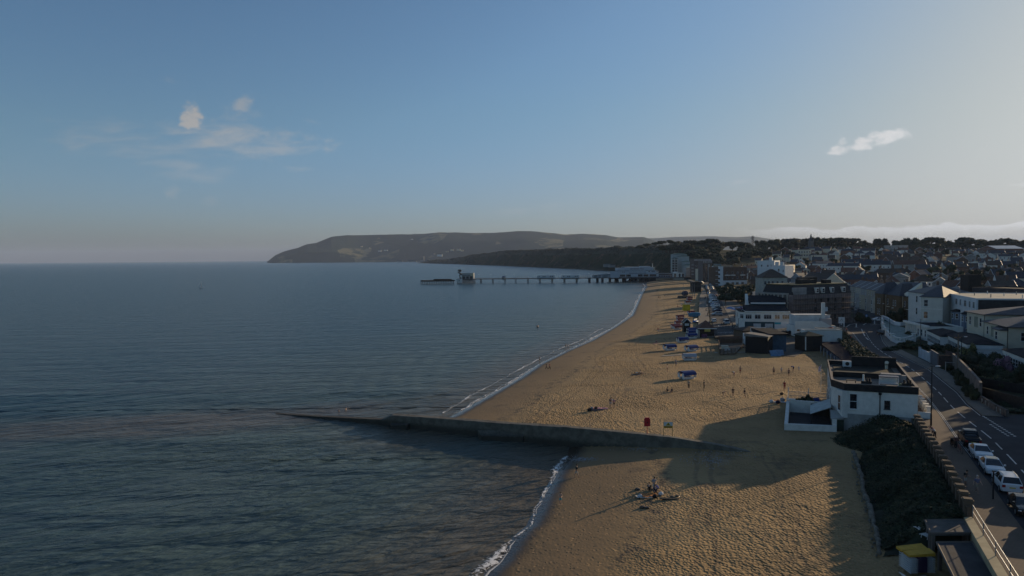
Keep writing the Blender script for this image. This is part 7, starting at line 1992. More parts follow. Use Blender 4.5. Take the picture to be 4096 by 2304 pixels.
    return parts
def car(kind, colr, x, y, rz, label, group=None, far=False, z=None):
    t = thing('parked_car' if kind not in ('van', 'pickup') else 'parked_van' if kind == 'van' else 'pickup_truck', label, {'van': 'van', 'pickup': 'pickup'}.get(kind, 'car'), (x, y, (G(x, y) if z is None else z)+.02), rz, group)
    for nm, me, loc, sub in car_parts(kind, colr):
        if far and nm in ('grille', 'wing_mirror', 'number_plate', 'roof_rail'): continue
        o = bpy.data.objects.new(nm, me); C.objects.link(o); o.parent = t; o.location = loc
        if nm == 'body': me.polygons.foreach_set('use_smooth', [False]*len(me.polygons))
        if nm == 'wheel' and sub and not far:
            s = bpy.data.objects.new('rim', sub); C.objects.link(s); s.parent = o
    return t
def road_dir(px, py):
    x, y = pp(px, py); b = min(range(len(LK)-1), key=lambda i: abs(LK[i][1]-y)); a = LK[b]; c = LK[min(len(LK)-1, b+2)]
    return math.atan2(c[1]-a[1], c[0]-a[0])
GC = 'cars parked along the near promenade'
def kerb_pt(Y, off):
    x = lerp_tab([(p[1], p[0]) for p in LK], Y); x2 = lerp_tab([(p[1], p[0]) for p in LK], Y+2); l = math.hypot(x2-x, 2)
    return x+2/l*off, Y-(x2-x)/l*off, math.atan2(2, x2-x)
for kind, colr, Y, back, lb in (('pickup', 'black', 87.8, 1, 'black pickup truck parked first in the near row by the promenade'),
        ('saloon', 'white', 81.9, 0, 'white saloon car facing us directly behind the black pickup'),
        ('saloon', 'white', 76.4, 0, 'white saloon with black glass roof, second white car from the pickup'),
        ('suv', 'white', 70.7, 1, 'white estate car with roof rails seen from behind, third white car'),
        ('saloon', 'black', 64.4, 0, 'black car cut by the right edge behind the white estate car'),
        ('hatch', 'white', 58.9, 1, 'white hatchback nearest the camera at the right edge'),
        ('hatch', 'grey', 53.0, 1, 'grey hatchback just off the right edge behind the nearest white hatchback')):
    x, y, rz = kerb_pt(Y, 1.25)
    t = car(kind, colr, x, y, rz+(math.pi if not back else 0), lb, GC)
    if 'black glass roof' in lb: obj('glass_roof', MB().box(-.95, .2, -.5, .5, 1.405, 1.43), CGL, t)
x, y = pp(3512, 1284); car('hatch', 'white', x, y, R(176), 'white hatchback turning on the roundabout beside the brown building')
x, y = pp(3535, 1341); car('suv', 'black', x, y, R(-80), 'black estate car parked below the curved white balustrade')
x, y = pp(3410, 1237); car('hatch', 'black', x, y, R(60), 'dark car parked in front of the bay windowed terrace'); x, y = pp(3424, 1243); car('hatch', 'silver', x, y, R(60), 'silver car parked in front of the bay windowed terrace')
# esplanade
GE = 'cars parked nose in along the esplanade'
ES = [(2863, 1262, 'suv', 'silver'), (2862, 1247, 'saloon', 'navy'), (2861, 1241, 'suv', 'black'), (2858, 1234, 'hatch', 'silver'), (2856, 1227, 'suv', 'white'), (2853, 1220, 'hatch', 'blue'), (2850, 1213, 'van', 'white'), (2850, 1206, 'hatch', 'white'), (2848, 1200, 'hatch', 'silver'), (2847, 1194, 'saloon', 'white'), (2845, 1189, 'hatch', 'pale_blue'), (2843, 1184, 'hatch', 'white')]
for i, (px, py, k, c) in enumerate(ES):
    x, y = pp(px, py); car(k, c, x+.6, y, R(183), '%s %s parked nose in along the esplanade, %s from the near end' % (c.replace('_', ' '), {'van': 'van', 'suv': 'estate car'}.get(k, 'car'), osuf(i+1)), GE, far=i > 3)
EP = [(2834, 1176, 'hatch', 'white'), (2834, 1169, 'hatch', 'navy'), (2832, 1164, 'hatch', 'black'), (2829, 1157, 'hatch', 'silver'), (2828, 1151, 'hatch', 'white'), (2828, 1146, 'saloon', 'white')]
for i, (px, py, k, c) in enumerate(EP):
    x, y = pp(px, py); car(k, c, x, y, R(65), '%s car parked parallel on the seaward side of the esplanade, %s from near end' % (c, osuf(i+1)), 'cars parked parallel on the seaward side', far=True)
EQ = [(2861, 1157, 'hatch', 'white'), (2858, 1152, 'hatch', 'silver'), (2857, 1147, 'hatch', 'white'), (2852, 1141, 'van', 'white')]
for i, (px, py, k, c) in enumerate(EQ):
    x, y = pp(px, py); car(k, c, x-2, y, R(62), '%s %s parked beyond the garden trees on the landward side, %s from near end' % (c, 'van' if k == 'van' else 'car', osuf(i+1)), 'vehicles parked on the landward side', far=True)
EU = [(2811, 1135, 'black'), (2806, 1130, 'white'), (2802, 1127, 'silver'), (2797, 1123, 'white')]
for i, (px, py, c) in enumerate(EU):
    x, y = pp(px, py); car('hatch', c, x, y, R(60), '%s car in the short row at the far end of the esplanade, %s from near' % (c, osuf(i+1)), 'cars at the far end of the esplanade', far=True)
x, y = pp(2856, 1288); car('hatch', 'white', x, y, R(80), 'white car driving away up the esplanade')
x, y = pp(2906, 1297); t = car('van', 'silver', x, y, R(-98), 'silver van driving towards us down the esplanade')
x, y = pp(2863, 1184); t = car('hatch', 'red', x, y, R(-100), 'red car with lit headlights driving towards us down the esplanade')
for o in t.children:
    if o.name.startswith('headlight'):
        m2 = MATS.get('lit_headlight') or mat('lit_headlight', (.8, .6, .4), .3, .05, 1., emit=((1, .75, .5), 3.)); o.data = o.data.copy(); o.data.materials[0] = m2
EG = [(2958, 1244, 'silver'), (2962, 1255, 'silver'), (2960, 1266, 'grey'), (2964, 1273, 'white'), (2962, 1281, 'silver')]
for i, (px, py, c) in enumerate(EG):
    x, y = pp(px, py); car('hatch', c, x, y, R(150), '%s car parked at an angle beside the white pub, %s from the far end' % (c, osuf(i+1)), 'cars parked beside the white pub', far=True)
# motorbike group near the pickup
for k, (Y, off, lb) in enumerate(((85.2, -.9, 'dark motor scooter with top box on the promenade beside the pickup'), (82.6, -.7, 'dark bicycle leaning on the promenade beside the first white saloon'))):
    x, y, rz = kerb_pt(Y, off)
    t = thing(('motor_scooter', 'bicycle')[k], lb, ('scooter', 'bicycle')[k], (x, y, G(x, y)+.12), rz+.2)
    for xx in (-.55, .55):
        wm = MB()
        for j in range(12): a0, a1 = j*.5236, (j+1)*.5236; r_ = .26 if k == 0 else .33; wm.tube((xx+r_*math.cos(a0), 0, r_+r_*math.sin(a0)), (xx+r_*math.cos(a1), 0, r_+r_*math.sin(a1)), .06 if k == 0 else .02, n=5)
        obj('wheel', wm, TYRE, t)
    if k == 0:
        obj('body', MB().prism([(-.7, -.16), (.3, -.16), (.3, .16), (-.7, .16)], .3, [.8, .55, .55, .8]).box(.3, .5, -.18, .18, .3, .95), BLACKM, t); obj('seat', MB().box(-.7, -.05, -.14, .14, .8, .9), TYRE, t)
        obj('top_box', MB().box(-1.0, -.6, -.22, .22, .9, 1.3), mat('dull_red_box', (.12, .05, .045), .6), t); obj('handlebar', MB().tube((.45, -.35, 1.05), (.45, .35, 1.05), .03), BLACKM, t)
    else:
        obj('frame', MB().tube((-.55, 0, .33), (-.1, 0, .35), .025).tube((-.1, 0, .35), (-.2, 0, .85), .025).tube((-.1, 0, .35), (.45, 0, .85), .025).tube((-.2, 0, .8), (.45, 0, .85), .025).tube((.45, 0, .85), (.55, 0, .33), .025), REDP, t)
        obj('handlebar', MB().tube((.42, -.28, .98), (.42, .28, .98), .02), BLACKM, t); obj('saddle', MB().ell((-.22, 0, .92), (.14, .08, .04), 8, 4), BLACKM, t)

# ------------------------------------------------------------ lamps, posts
def lamp(px, py, top, label, dx=0.45, grp='street lamps'):
    x, y = pp(px, py); z = G(x, y)+.1; h = ZT(top, px, y)-z
    t = thing('street_lamp', label, 'street lamp', (x, y, z), 0, grp)
    obj('post', MB().tube((0, 0, 0), (0, 0, 1.6), .13, .11, 8).tube((0, 0, 1.6), (0, 0, h), .085, .06, 8), BLACKM, t)
    obj('arm', MB().tube((-.25, 0, h), (1.1*dx*2, 0, h+.03), .04, n=6), BLACKM, t); obj('lamp_head', MB().ell((.85*dx*2, 0, h), (.42, .15, .09), 8, 5), WHITEP, t)
    return t
lamp(3724, 1706, 1467, 'tall black street lamp beside the steps of the seaside house')
lamp(3681, 1428, 1277, 'black street lamp at the corner of the white garden wall')
lamp(3844, 1500, 1348, 'black street lamp in front of the high stone wall')
lamp(3558, 1358, 1232, 'black street lamp below the curved white balustrade')
lamp(3523, 1318, 1215, 'black street lamp at the far end of the curved white balustrade')
lamp(3413, 1292, 1210, 'black street lamp by the roundabout in front of the scaffolding')
lamp(3254, 1300, 1208, 'black street lamp standing in front of the scaffolded hotel')
lamp(2954, 1336, 1275, 'black street lamp at the plaza corner beside the white pub')
lamp(2839, 1300, 1230, 'black street lamp beside the near esplanade parking bays', .6)
q = Vector(pp(3840, 1492)); up = thing('telegraph_pole', 'brown timber telegraph pole in front of the garden shrubs', 'pole', (q.x-.8, q.y-.5, G(q.x, q.y)))
obj('shaft', MB().tube((0, 0, 0), (0, 0, 7.8), .16, .11, 8), WOOD, up); obj('cross_arm', MB().box(-.8, .8, -.05, .05, 7.2, 7.32), WOOD, up)
t = thing('bollard_post', 'black signless post on the promenade kerb behind the white estate car', 'post', (*kerb_pt(66.6, -.7)[:2], 5.12)); obj('shaft', MB().tube((0, 0, 0), (0, 0, 2.6), .07, n=8), BLACKM, t); obj('cap', MB().ell((0, 0, 2.62), (.09, .09, .09), 8, 5), BLACKM, t)
for i, (px, py) in enumerate(((3365, 1300), (3376, 1308), (3425, 1310), (3498, 1297))):
    x, y = pp(px, py); t = thing('traffic_bollard', 'small pale traffic bollard near the roundabout, %s from the left' % osuf(i+1), 'bollard', (x, y, G(x, y)), 0, 'bollards near the roundabout'); obj('body', MB().tube((0, 0, 0), (0, 0, 1.3), .22, .18, 8), WHITEP, t); obj('base', MB().box(-.5, .5, -.5, .5, 0, .12), KERB, t)
for i, px in enumerate((2887, 2893, 2932, 2938, 2944, 2950)):
    x, y = pp(px, 1303+(i > 1)*6); t = thing('black_bollard', 'black bollard across the plaza end of the esplanade, %s from the left' % osuf(i+1), 'bollard', (x, y, G(x, y)+.1), 0, 'black bollards at the plaza'); obj('body', MB().tube((0, 0, 0), (0, 0, 1.1), .12, .1, 8), BLACKM, t)
x, y = pp(3466, 1290); t = thing('blue_road_sign', 'round blue arrow sign on a post by the roundabout shrubs', 'road sign', (x, y, G(x, y))); obj('post', MB().tube((0, 0, 0), (0, 0, 2.6), .05), STEEL, t); obj('plate', MB().tube((0, -.08, 2.8), (0, -.03, 2.8), .5, n=14), mat('sign_blue', (.03, .20, .45), .5), t); obj('arrow', MB().add([(-.25, -.10, 2.6), (.25, -.10, 2.6), (0, -.10, 3.1)], [(0, 1, 2)]), WHITEP, t)

# ------------------------------------------------------------ beach signs and flag
p = P(2600, 1752, 3.0)
t = thing('lifebuoy_station', 'red lifebuoy housing on a post standing on the groyne', 'lifebuoy station', (p.x, groyne_y(p.x), 3.02))
hb_ = MB(); hb_.prism([(-.42, -.14), (.42, -.14), (.42, .12), (-.42, .12)], 1.15, 2.25); hb_.prism([(-.30, -.14), (.30, -.14), (.30, .12), (-.30, .12)], 2.25, 2.4)
obj('housing', hb_, mat('lifebuoy_red', (.55, .025, .035), .5, .1), t); obj('post', MB().tube((0, 0, 0), (0, 0, 1.2), .05), MATS['lifebuoy_red'], t)
obj('handle', MB().box(-.05, .05, -.19, -.145, 1.6, 1.85), BLACKM, t)
p = P(2685, 1760, 3.0)
t = thing('warning_sign', 'white and yellow warning sign on two posts standing on the groyne', 'warning sign', (p.x, groyne_y(p.x), 3.02))
for x in (-.62, .62): obj('post', MB().tube((x, 0, 0), (x, 0, 2.1), .045), mat('yellow_post', (.35, .28, .12), .7), t)
obj('board', MB().box(-.62, .62, -.07, -.05, 1.2, 2.05), WHITEP, t); obj('lower_band', MB().box(-.62, .62, -.085, -.072, 1.2, 1.5), YELP, t)
obj('triangle', MB().add([(-.36, -.088, 1.55), (.36, -.088, 1.55), (0, -.088, 2.02)], [(0, 1, 2)]), mat('hazard_yellow', (.70, .52, .04), .6), t)
obj('triangle_mark', MB().add([(-.1, -.092, 1.62), (.1, -.092, 1.62), (.03, -.092, 1.85), (-.03, -.092, 1.85)], [(0, 1, 2, 3)]), BLACKM, t)
lt = MB()
for k in range(2):
    for j in range(7): lt.box(-.5+j*.145, -.5+j*.145+.1, -.092, -.086, 1.26+k*.12, 1.31+k*.12)
obj('lettering', lt, BLACKM, t)
p = P(3292, 1560, 3.0)
t = thing('beach_flag', 'white and blue patterned flag on a pole behind the walled terrace', 'flag', (p.x-.4, p.y, 2.6))
fz = ZT(1467, 3292, p.y)-2.6
obj('pole', MB().tube((0, 0, 0), (0, 0, fz+.4), .035, n=6), WHITEP, t)
n_ = 6; vs = []
for i in range(n_+1):
    for j in range(4): a = i/n_; vs.append((-.45-.15*math.sin(a*7)+.5*a, .1*math.sin(a*9+j), fz-.9-.2+j*.33+a*.5-.1))
fm2 = MB().add(vs+[(x, y+.02, z) for x, y, z in vs], [(i*4+j, (i+1)*4+j, (i+1)*4+j+1, i*4+j+1) for i in range(n_) for j in range(3)]+[(28+i*4+j+1, 28+(i+1)*4+j+1, 28+(i+1)*4+j, 28+i*4+j) for i in range(n_) for j in range(3)])
obj('cloth', fm2, mat('flag_cloth_blue_white', (.75, .76, .80), .7, .1, 2.2, col2=(.08, .10, .30)), t)

# ------------------------------------------------------------ pedaloes and beach craft
def pedalo(px, py, colr, rz, label, grp, s=1.0, stack=0, canopy=True):
    q_ = P(px, py, 2.4); z = beach_z(q_.x, q_.y)+.02+stack
    t = thing('pedalo', label, 'pedalo', (q_.x, q_.y, z), rz, grp)
    hu = MB()
    for y in (-.55, .55): hu.prism([(-1.4, y-.22), (1.2, y-.22), (1.5, y), (1.2, y+.22), (-1.4, y+.22)], .02, [.48, .48, .55, .48, .48])
    obj('hull', hu, WHITEP, t)
    obj('seat', MB().box(-.9, .5, -.5, .5, .35, .62).box(-.9, -.7, -.5, .5, .62, 1.0), colr, t)
    if canopy:
        cm = MB(); n = 8
        for k in range(n):
            a0, a1 = math.pi*k/n, math.pi*(k+1)/n
            y0, z0, y1, z1 = -1.2*math.cos(a0), .95+.75*math.sin(a0), -1.2*math.cos(a1), .95+.75*math.sin(a1)
            cm.prism([(-1.6, y0), (1.6, y0), (1.6, y1), (-1.6, y1)], [z0-.05, z0-.05, z1-.05, z1-.05], [z0, z0, z1, z1])
        obj('canopy', cm, colr, t)
        for x in (-1.5, 1.5):
            for y in (-.75, .75): obj('strut', MB().box(x-.08, x+.08, y-.3, y+.3, .3, 1.3), WHITEP, t)
    t.scale = (s, s, s)
    return t
GB = 'blue canopied pedaloes on the sand'
BP_ = [(2679, 1398, R(20)), (2765, 1403, R(25)), (2757, 1439, R(0)), (2748, 1513, R(22)), (2730, 1368, R(8)), (2766, 1351, R(5)), (2768, 1338, R(5)), (2768, 1328, R(5))]
BL = ['blue canopied pedalo standing leftmost of the near blue group', 'blue canopied pedalo right of the leftmost one above the pale path', 'blue pedalo with pale canopy standing just below the pale path', 'blue canopied pedalo nearest the camera alone on the sand', 'blue canopied pedalo below the stacked blue row by the kiosk', 'blue pedalo at the near end of the row beside the kiosk', 'blue pedalo in the middle of the row beside the kiosk', 'blue pedalo at the far end of the row beside the kiosk']
for (px, py, rz), lb in zip(BP_, BL):
    t = pedalo(px, py, BLUEP, rz, lb, GB, 1.02)
    if 'pale canopy' in lb:
        for o in t.children:
            if o.name.startswith('canopy'): o.data = o.data.copy(); o.data.materials[0] = mat('pale_canopy', (.42, .44, .48), .7)
RP = [(2720, 1271), (2722, 1282), (2716, 1294), (2701, 1307), (2710, 1313), (2750, 1257), (2757, 1256), (2784, 1250), (2786, 1232 - 14), (2786, 1210), (2778, 1214)]
RP = [(2720, 1271), (2722, 1283), (2715, 1296), (2701, 1309), (2711, 1315), (2764, 1254), (2758, 1196), (2757, 1203), (2751, 1212)]
for i, (px, py) in enumerate(RP):
    pedalo(px, py, REDP, R(6), 'red canopied pedalo on the sand left of the promenade, %s counted from the left list end' % osuf(i+1) if False else 'red canopied pedalo on the sand, %s' % ('farthest of the near red group', 'second farthest of the near red group', 'middle one of the near red group', 'leftmost of the near red group', 'nearest of the near red group', 'alone beside the blue boats', 'farthest of three beyond the yellow booth', 'middle of three beyond the yellow booth', 'nearest of three just beyond the yellow booth')[i], 'red canopied pedaloes on the sand', .95)
for i, (px, py, rz, lb) in enumerate(((2778, 1268, .1, 'pale blue upturned boat stack beside the sea wall'), (2782, 1290, 1.0, 'bright blue tilted boat below the pale blue boat stack'))):
    q_ = P(px, py, 2.4); t = thing('upturned_boat', lb, 'boat', (q_.x, q_.y, 2.35), rz)
    for k in range(3 if i == 0 else 1): obj('hull', MB().ell((0, 0, .5+k*.55), (3.0 if i == 0 else 2.2, 1.0, .5), 12, 6), mat('pale_boat_blue', (.10, .28, .42), .5) if i == 0 else mat('bright_boat_blue', (.02, .16, .50), .5), t)
    obj('keel', MB().box(-2, 2, -.05, .05, 1.0, 1.1+.5), WHITEP, t)
q_ = P(2756, 1242, 2.4); t = thing('yellow_booth', 'bright yellow boxy booth with slatted top on the sand', 'booth', (q_.x-1.2, q_.y, 2.3))
obj('body', MB().box(-1.4, 1.8, 0, 2.4, 0, 2.9), mat('bright_yellow_panel', (.62, .50, .02), .6, .1), t); obj('roof', MB().box(-1.5, 1.9, -.1, 2.5, 2.91, 3.2), mat('dirty_yellow_slat', (.45, .42, .22), .8, .4, 4.), t)
q_ = P(2742, 1190, 2.4); t = thing('play_ship', 'dark model ship with two pale masts on a round sand base by the promenade', 'play structure', (q_.x, q_.y, 2.2))
obj('base', MB().tube((0, 0, -.3), (0, 0, 1.3), 5.2, 4.8, 14), mat('dark_sand_base', (.09, .07, .055), .9), t); obj('hull', MB().ell((0, 1, 2.8), (2.4, 1.6, 1.7), 10, 6), mat('purple_grey', (.09, .08, .11), .8), t)
for x in (-1.5, 4.4, 5.6): obj('mast', MB().tube((x, 0, 0), (x, 0, 9), .16, .08, 6), mat('pale_mast', (.36, .34, .32), .7), t)
q_ = pp(2786, 1166); t = thing('black_kiosk', 'black boxy kiosk with pale lettering band on the far promenade', 'kiosk', (q_[0], q_[1], 2.6)); obj('body', MB().box(-3.4, 3.4, 0, 5, 0, 7.4), BLACKF, t); obj('lettering_band', MB().box(-2.6, 2.6, -.06, -.01, 3.6, 5.2), mat('pale_script', (.35, .36, .36), .7, .8, 1.2, col2=(.03, .03, .03)), t)
x, y = pp(3070, 1392)
# loungers stacked at the bottom of the beach
def lounger(x, y, z, rz, label, grp, up=False):
    t = thing('sun_lounger', label, 'sun lounger', (x, y, z), rz, grp)
    for s in (-.33, .33): obj('side_rail', MB().tube((-.95, s, .32), (.95, s, .32), .035, n=6).tube((-.95, s, .32), (-1.45, s, .85 if up else .34), .035, n=6), WHITEP, t)
    sl = MB()
    for k in range(17): sl.box(-.92+k*.11, -.86+k*.11, -.31, .31, .33, .36)
    for k in range(6):
        f = (k+.5)/6.; zz = .33+(.52*f if up else .02); sl.box(-.97-.48*f-.03, -.97-.48*f+.03, -.31, .31, zz, zz+.03)
    obj('slats', sl, WHITEP, t)
    for lx in (-.8, .75):
        for s in (-.3, .3): obj('leg', MB().tube((lx, s, 0), (lx*.95, s, .32), .03, n=6), WHITEP, t)
    return t
L0 = P(3680, 2330, 2.4)
lounger(L0.x-.2, L0.y-.1, 2.42, R(10), 'white plastic sun lounger lying in front of the yellow cushioned stack', 'white sun loungers', True)
p = P(3703, 2125, 3.6); lounger(p.x, p.y, 3.6, R(185), 'white sun lounger poking out left of the near shelter roof', 'white sun loungers')
p = P(3722, 2150, 3.5); lounger(p.x, p.y, 3.5, R(200), 'second white sun lounger under the left edge of the near shelter roof', 'white sun loungers')
c = P(3680, 2292, 2.4)
if True: t = thing('cushion_stack', 'stack of white slatted lounger frames with mustard yellow cushions on top', 'lounger stack', (c.x, c.y+.5, 2.4), R(4)); t.scale = (.82, .9, .9)
for k in range(7):
    fr_ = MB()
    for s in (-1.25, 1.25): fr_.tube((s, -.9, .15+k*.2), (s*.97, .9, .2+k*.2), .04, n=5)
    for j in range(12):
        if not (4 <= j <= 7): fr_.box(-1.2+j*.2, -1.08+j*.2, -.88, .88, .14+k*.2, .18+k*.2)
    obj('frame', fr_, WHITEP, t)
obj('purple_cushion', MB().box(-.42, .42, -.95, .9, .2, 1.55), mat('purple_fabric', (.035, .02, .055), .8), t)
for k, yy in enumerate((-.75, .35)): obj('yellow_cushion', MB().prism([(-1.35, yy-.05), (1.35, yy-.05), (1.35, yy+.85), (-1.35, yy+.85)], [1.60]*4, [1.78, 1.9, 2.0, 1.82]), YELP, t)
# two flat roofed beach shelters under the promenade rail
def shelter(y0, y1, name, label, zt, width):
    xa, xb = lerp_tab(WALL, y0)-.55, lerp_tab(WALL, y1)-.55
    t = thing('beach_shelter', label, 'shelter')
    pl_ = [(xa-width, y0), (xa, y0), (xb, y1), (xb-width, y1)]
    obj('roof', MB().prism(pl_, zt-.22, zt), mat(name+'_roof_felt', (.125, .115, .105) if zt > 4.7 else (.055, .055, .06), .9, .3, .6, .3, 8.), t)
    e = MB()
    for a, b in zip(pl_, pl_[1:]+pl_[:1]): e.tube((a[0], a[1], zt), (b[0], b[1], zt), .09, n=4)
    obj('roof_edge', e, mat('worn_wood_edge', (.16, .13, .11), .85), t)
    obj('back_wall', MB().prism([(xa-.3, y0+.1), (xa-.05, y0+.1), (xb-.05, y1-.1), (xb-.3, y1-.1)], 1.8, zt-.23), mat('shelter_brick', (.10, .075, .06), .9, .3), t)
    for k in range(3):
        f = k/2.; yy = y0+.2+(y1-y0-.4)*f; xx = lerp_tab(WALL, yy)-.55-width+.25
        obj('post', MB().box(xx-.12, xx+.12, yy-.12, yy+.12, 1.9, zt-.23), mat('dull_post', (.17, .14, .12), .85), t)
    return t
shelter(59.1, 62.1, 'near_shelter', 'grey flat roofed timber shelter below the promenade railing', 4.95, 3.4)
shelter(42.0, 58.3, 'dark_shelter', 'darker flat roofed shelter at the bottom right corner below the promenade', 4.5, 3.0)
# unseen hedges, trees and houses, added to shade the road and promenade
qh = random.Random(5)
for i in range(14):
    Y = 52+i*4.4
    if i in (4, 8): continue
    x = max(lerp_tab([(p_[1], p_[0]) for p_ in LK], Y)+13.5, Y*.745+3.5); yy = Y
    if 78 < yy < 102: continue
    tree(x, yy, 5, 5.2+qh.uniform(-.4, .3), 2.4, 'bush', i % 4, (0, 0, 1), 'added hedge tree shading the road from beyond the right edge, %s from near end' % osuf(i+1), 'added hedge trees beyond the right edge', n=900, leaf=.5)
for i, (x, y, h) in enumerate(((94, 108, 13), (100, 117, 14), (106, 126, 15), (112, 135, 16), (118, 144, 17), (124, 153, 17), (130, 161, 18), (136, 169, 18), (143, 177, 18), (150, 187, 18), (90, 106, 16), (82, 107, 14), (100, 104, 16), (110, 101, 17), (120, 99, 17), (84, 72, 10), (92, 74, 12), (100, 76, 13))):  # unseen trees put here so that their shade covers the road
    x = max(x, .7215*(y+5)+10.5)
    tree(x, y, 5, h, 8.5, 'bush', i % 4, (0, 0, 1), 'added tall tree beyond the right edge to shade the road, %s from near end' % osuf(i+1), 'added shade trees beyond the right edge', n=1500, leaf=.5)
for i, (x, y) in enumerate(((82, 56), (90, 68), (76, 40), (152, 112), (140, 95))):  # unseen houses added for the shade they cast
    block('added_shade_house', 'added house shading the road beyond the right edge, %s in the row from near end' % RN[i], 'house', (x, y), (x+5, y+11), -9 if False else 9, 4.6 if i < 3 else 7.5, CREAM, SLATE, 'gable', 3.0, .3, z=5.1, group='added houses beyond the right edge')
# ------------------------------------------------------------ people
SKINS = [mat('skin_light', (.55, .36, .27), .6, .05), mat('skin_tan', (.42, .26, .18), .6, .05)]
HAIRS = {'dark': mat('hair_dark', (.025, .018, .014), .7), 'brown': mat('hair_brown', (.09, .055, .03), .7), 'grey': mat('hair_grey', (.45, .43, .40), .7), 'blond': mat('hair_blond', (.38, .27, .13), .7)}
def cloth(nm, c): return mat('cloth_'+nm, c, .85, .1, 4.)
CL_ = dict(black=(.02, .02, .022), white=(.70, .70, .70), grey=(.32, .33, .35), blue=(.03, .07, .30), red=(.35, .04, .04), teal=(.10, .40, .45), pink=(.55, .25, .28), khaki=(.35, .30, .22), navy=(.02, .025, .06), plaid=(.16, .16, .26), brown=(.10, .06, .045), stone=(.50, .47, .42), orange=(.50, .20, .06))
# joints: pelvis, chest, neck, head, then per side shoulder, elbow, wrist, hip, knee, ankle, toe    (metres, person 1.75 tall, facing -Y)
def pose(kind):
    J = dict(pel=(0, 0, .96), bel=(0, 0, 1.12), che=(0, 0, 1.36), nec=(0, .0, 1.50), hea=(0, -.01, 1.64))
    for s, n in ((-1, 'r'), (1, 'l')):
        J['sh'+n] = (s*.19, 0, 1.42); J['el'+n] = (s*.25, .02, 1.14); J['wr'+n] = (s*.25, -.08, .90); J['hp'+n] = (s*.09, 0, .90); J['kn'+n] = (s*.10, -.02, .50); J['an'+n] = (s*.11, .02, .09); J['to'+n] = (s*.13, -.15, .04)
    def mv(**k): J.update(k)
    if kind == 'walk': mv(knr=(-.10, -.18, .52), anr=(-.10, -.20, .10), tor=(-.10, -.37, .05), knl=(.10, .08, .50), anl=(.10, .32, .14), tol=(.11, .20, .04), elr=(-.26, .14, 1.16), wrr=(-.26, .16, .92), ell=(.26, -.12, 1.16), wrl=(.24, -.30, 1.0))
    if kind == 'look': mv(hea=(0, -.09, 1.60), elr=(-.24, -.10, 1.16), wrr=(-.10, -.34, 1.20), ell=(.24, -.08, 1.16), wrl=(.10, -.32, 1.16))
    if kind == 'bend':
        mv(pel=(0, .12, .90), bel=(0, 0, 1.0), che=(0, -.22, 1.08), nec=(0, -.36, 1.08), hea=(0, -.50, 1.04), shr=(-.18, -.28, 1.08), shl=(.18, -.28, 1.08), elr=(-.22, -.34, .80), ell=(.22, -.34, .80), wrr=(-.14, -.42, .56), wrl=(.14, -.42, .56), hpr=(-.09, .10, .86), hpl=(.09, .10, .86), knr=(-.10, -.02, .50), knl=(.10, -.02, .50))
    if kind == 'lean':
        mv(pel=(0, .20, .92), bel=(0, .10, 1.06), che=(0, -.10, 1.22), nec=(0, -.22, 1.30), hea=(0, -.33, 1.38), shr=(-.20, -.14, 1.26), shl=(.20, -.14, 1.26), elr=(-.30, -.38, 1.12), ell=(.30, -.38, 1.12), wrr=(-.10, -.50, 1.14), wrl=(.10, -.50, 1.14), hpr=(-.09, .18, .88), hpl=(.09, .18, .88), knr=(-.10, .10, .48), knl=(.10, .16, .48), anr=(-.11, .10, .09), anl=(.11, .28, .09), tor=(-.12, -.06, .04), tol=(.12, .12, .04))
    if kind == 'sit':
        mv(pel=(0, 0, .12), bel=(0, .03, .28), che=(0, .02, .52), nec=(0, -.02, .66), hea=(0, -.05, .80), shr=(-.19, .0, .58), shl=(.19, .0, .58), elr=(-.27, .10, .34), ell=(.25, -.12, .36), wrr=(-.24, .24, .08), wrl=(.14, -.32, .40), hpr=(-.09, -.02, .10), hpl=(.09, -.02, .10), knr=(-.13, -.40, .38), knl=(.13, -.42, .36), anr=(-.12, -.66, .07), anl=(.12, -.72, .07), tor=(-.12, -.82, .05), tol=(.12, -.88, .05))
    if kind == 'lie':
        mv(pel=(0, 0, .12), bel=(0, .18, .12), che=(0, .42, .14), nec=(0, .56, .14), hea=(0, .70, .15), shr=(-.19, .46, .13), shl=(.19, .46, .13), elr=(-.30, .26, .08), ell=(.34, .60, .10), wrr=(-.24, .04, .07), wrl=(.14, .74, .10), hpr=(-.09, -.06, .11), hpl=(.09, -.06, .11), knr=(-.12, -.44, .22), knl=(.12, -.48, .10), anr=(-.12, -.86, .07), anl=(.12, -.90, .07), tor=(-.13, -.96, .18), tol=(.13, -1.0, .18))
    if kind == 'ride':
        mv(pel=(0, .2, 1.0), bel=(0, .10, 1.12), che=(0, -.08, 1.34), nec=(0, -.18, 1.44), hea=(0, -.24, 1.58), shr=(-.19, -.10, 1.38), shl=(.19, -.10, 1.38), elr=(-.24, -.28, 1.20), ell=(.24, -.28, 1.20), wrr=(-.22, -.52, 1.08), wrl=(.22, -.52, 1.08), hpr=(-.09, .18, .96), hpl=(.09, .18, .96), knr=(-.10, -.18, .78), knl=(.10, -.02, .60), anr=(-.10, -.10, .42), anl=(.10, .04, .24), tor=(-.10, -.26, .40), tol=(.10, -.12, .20))
    if kind == 'arm': mv(ell=(.36, -.10, 1.36), wrl=(.44, -.30, 1.52), elr=(-.28, .04, 1.16), wrr=(-.32, -.08, .94))
    return J
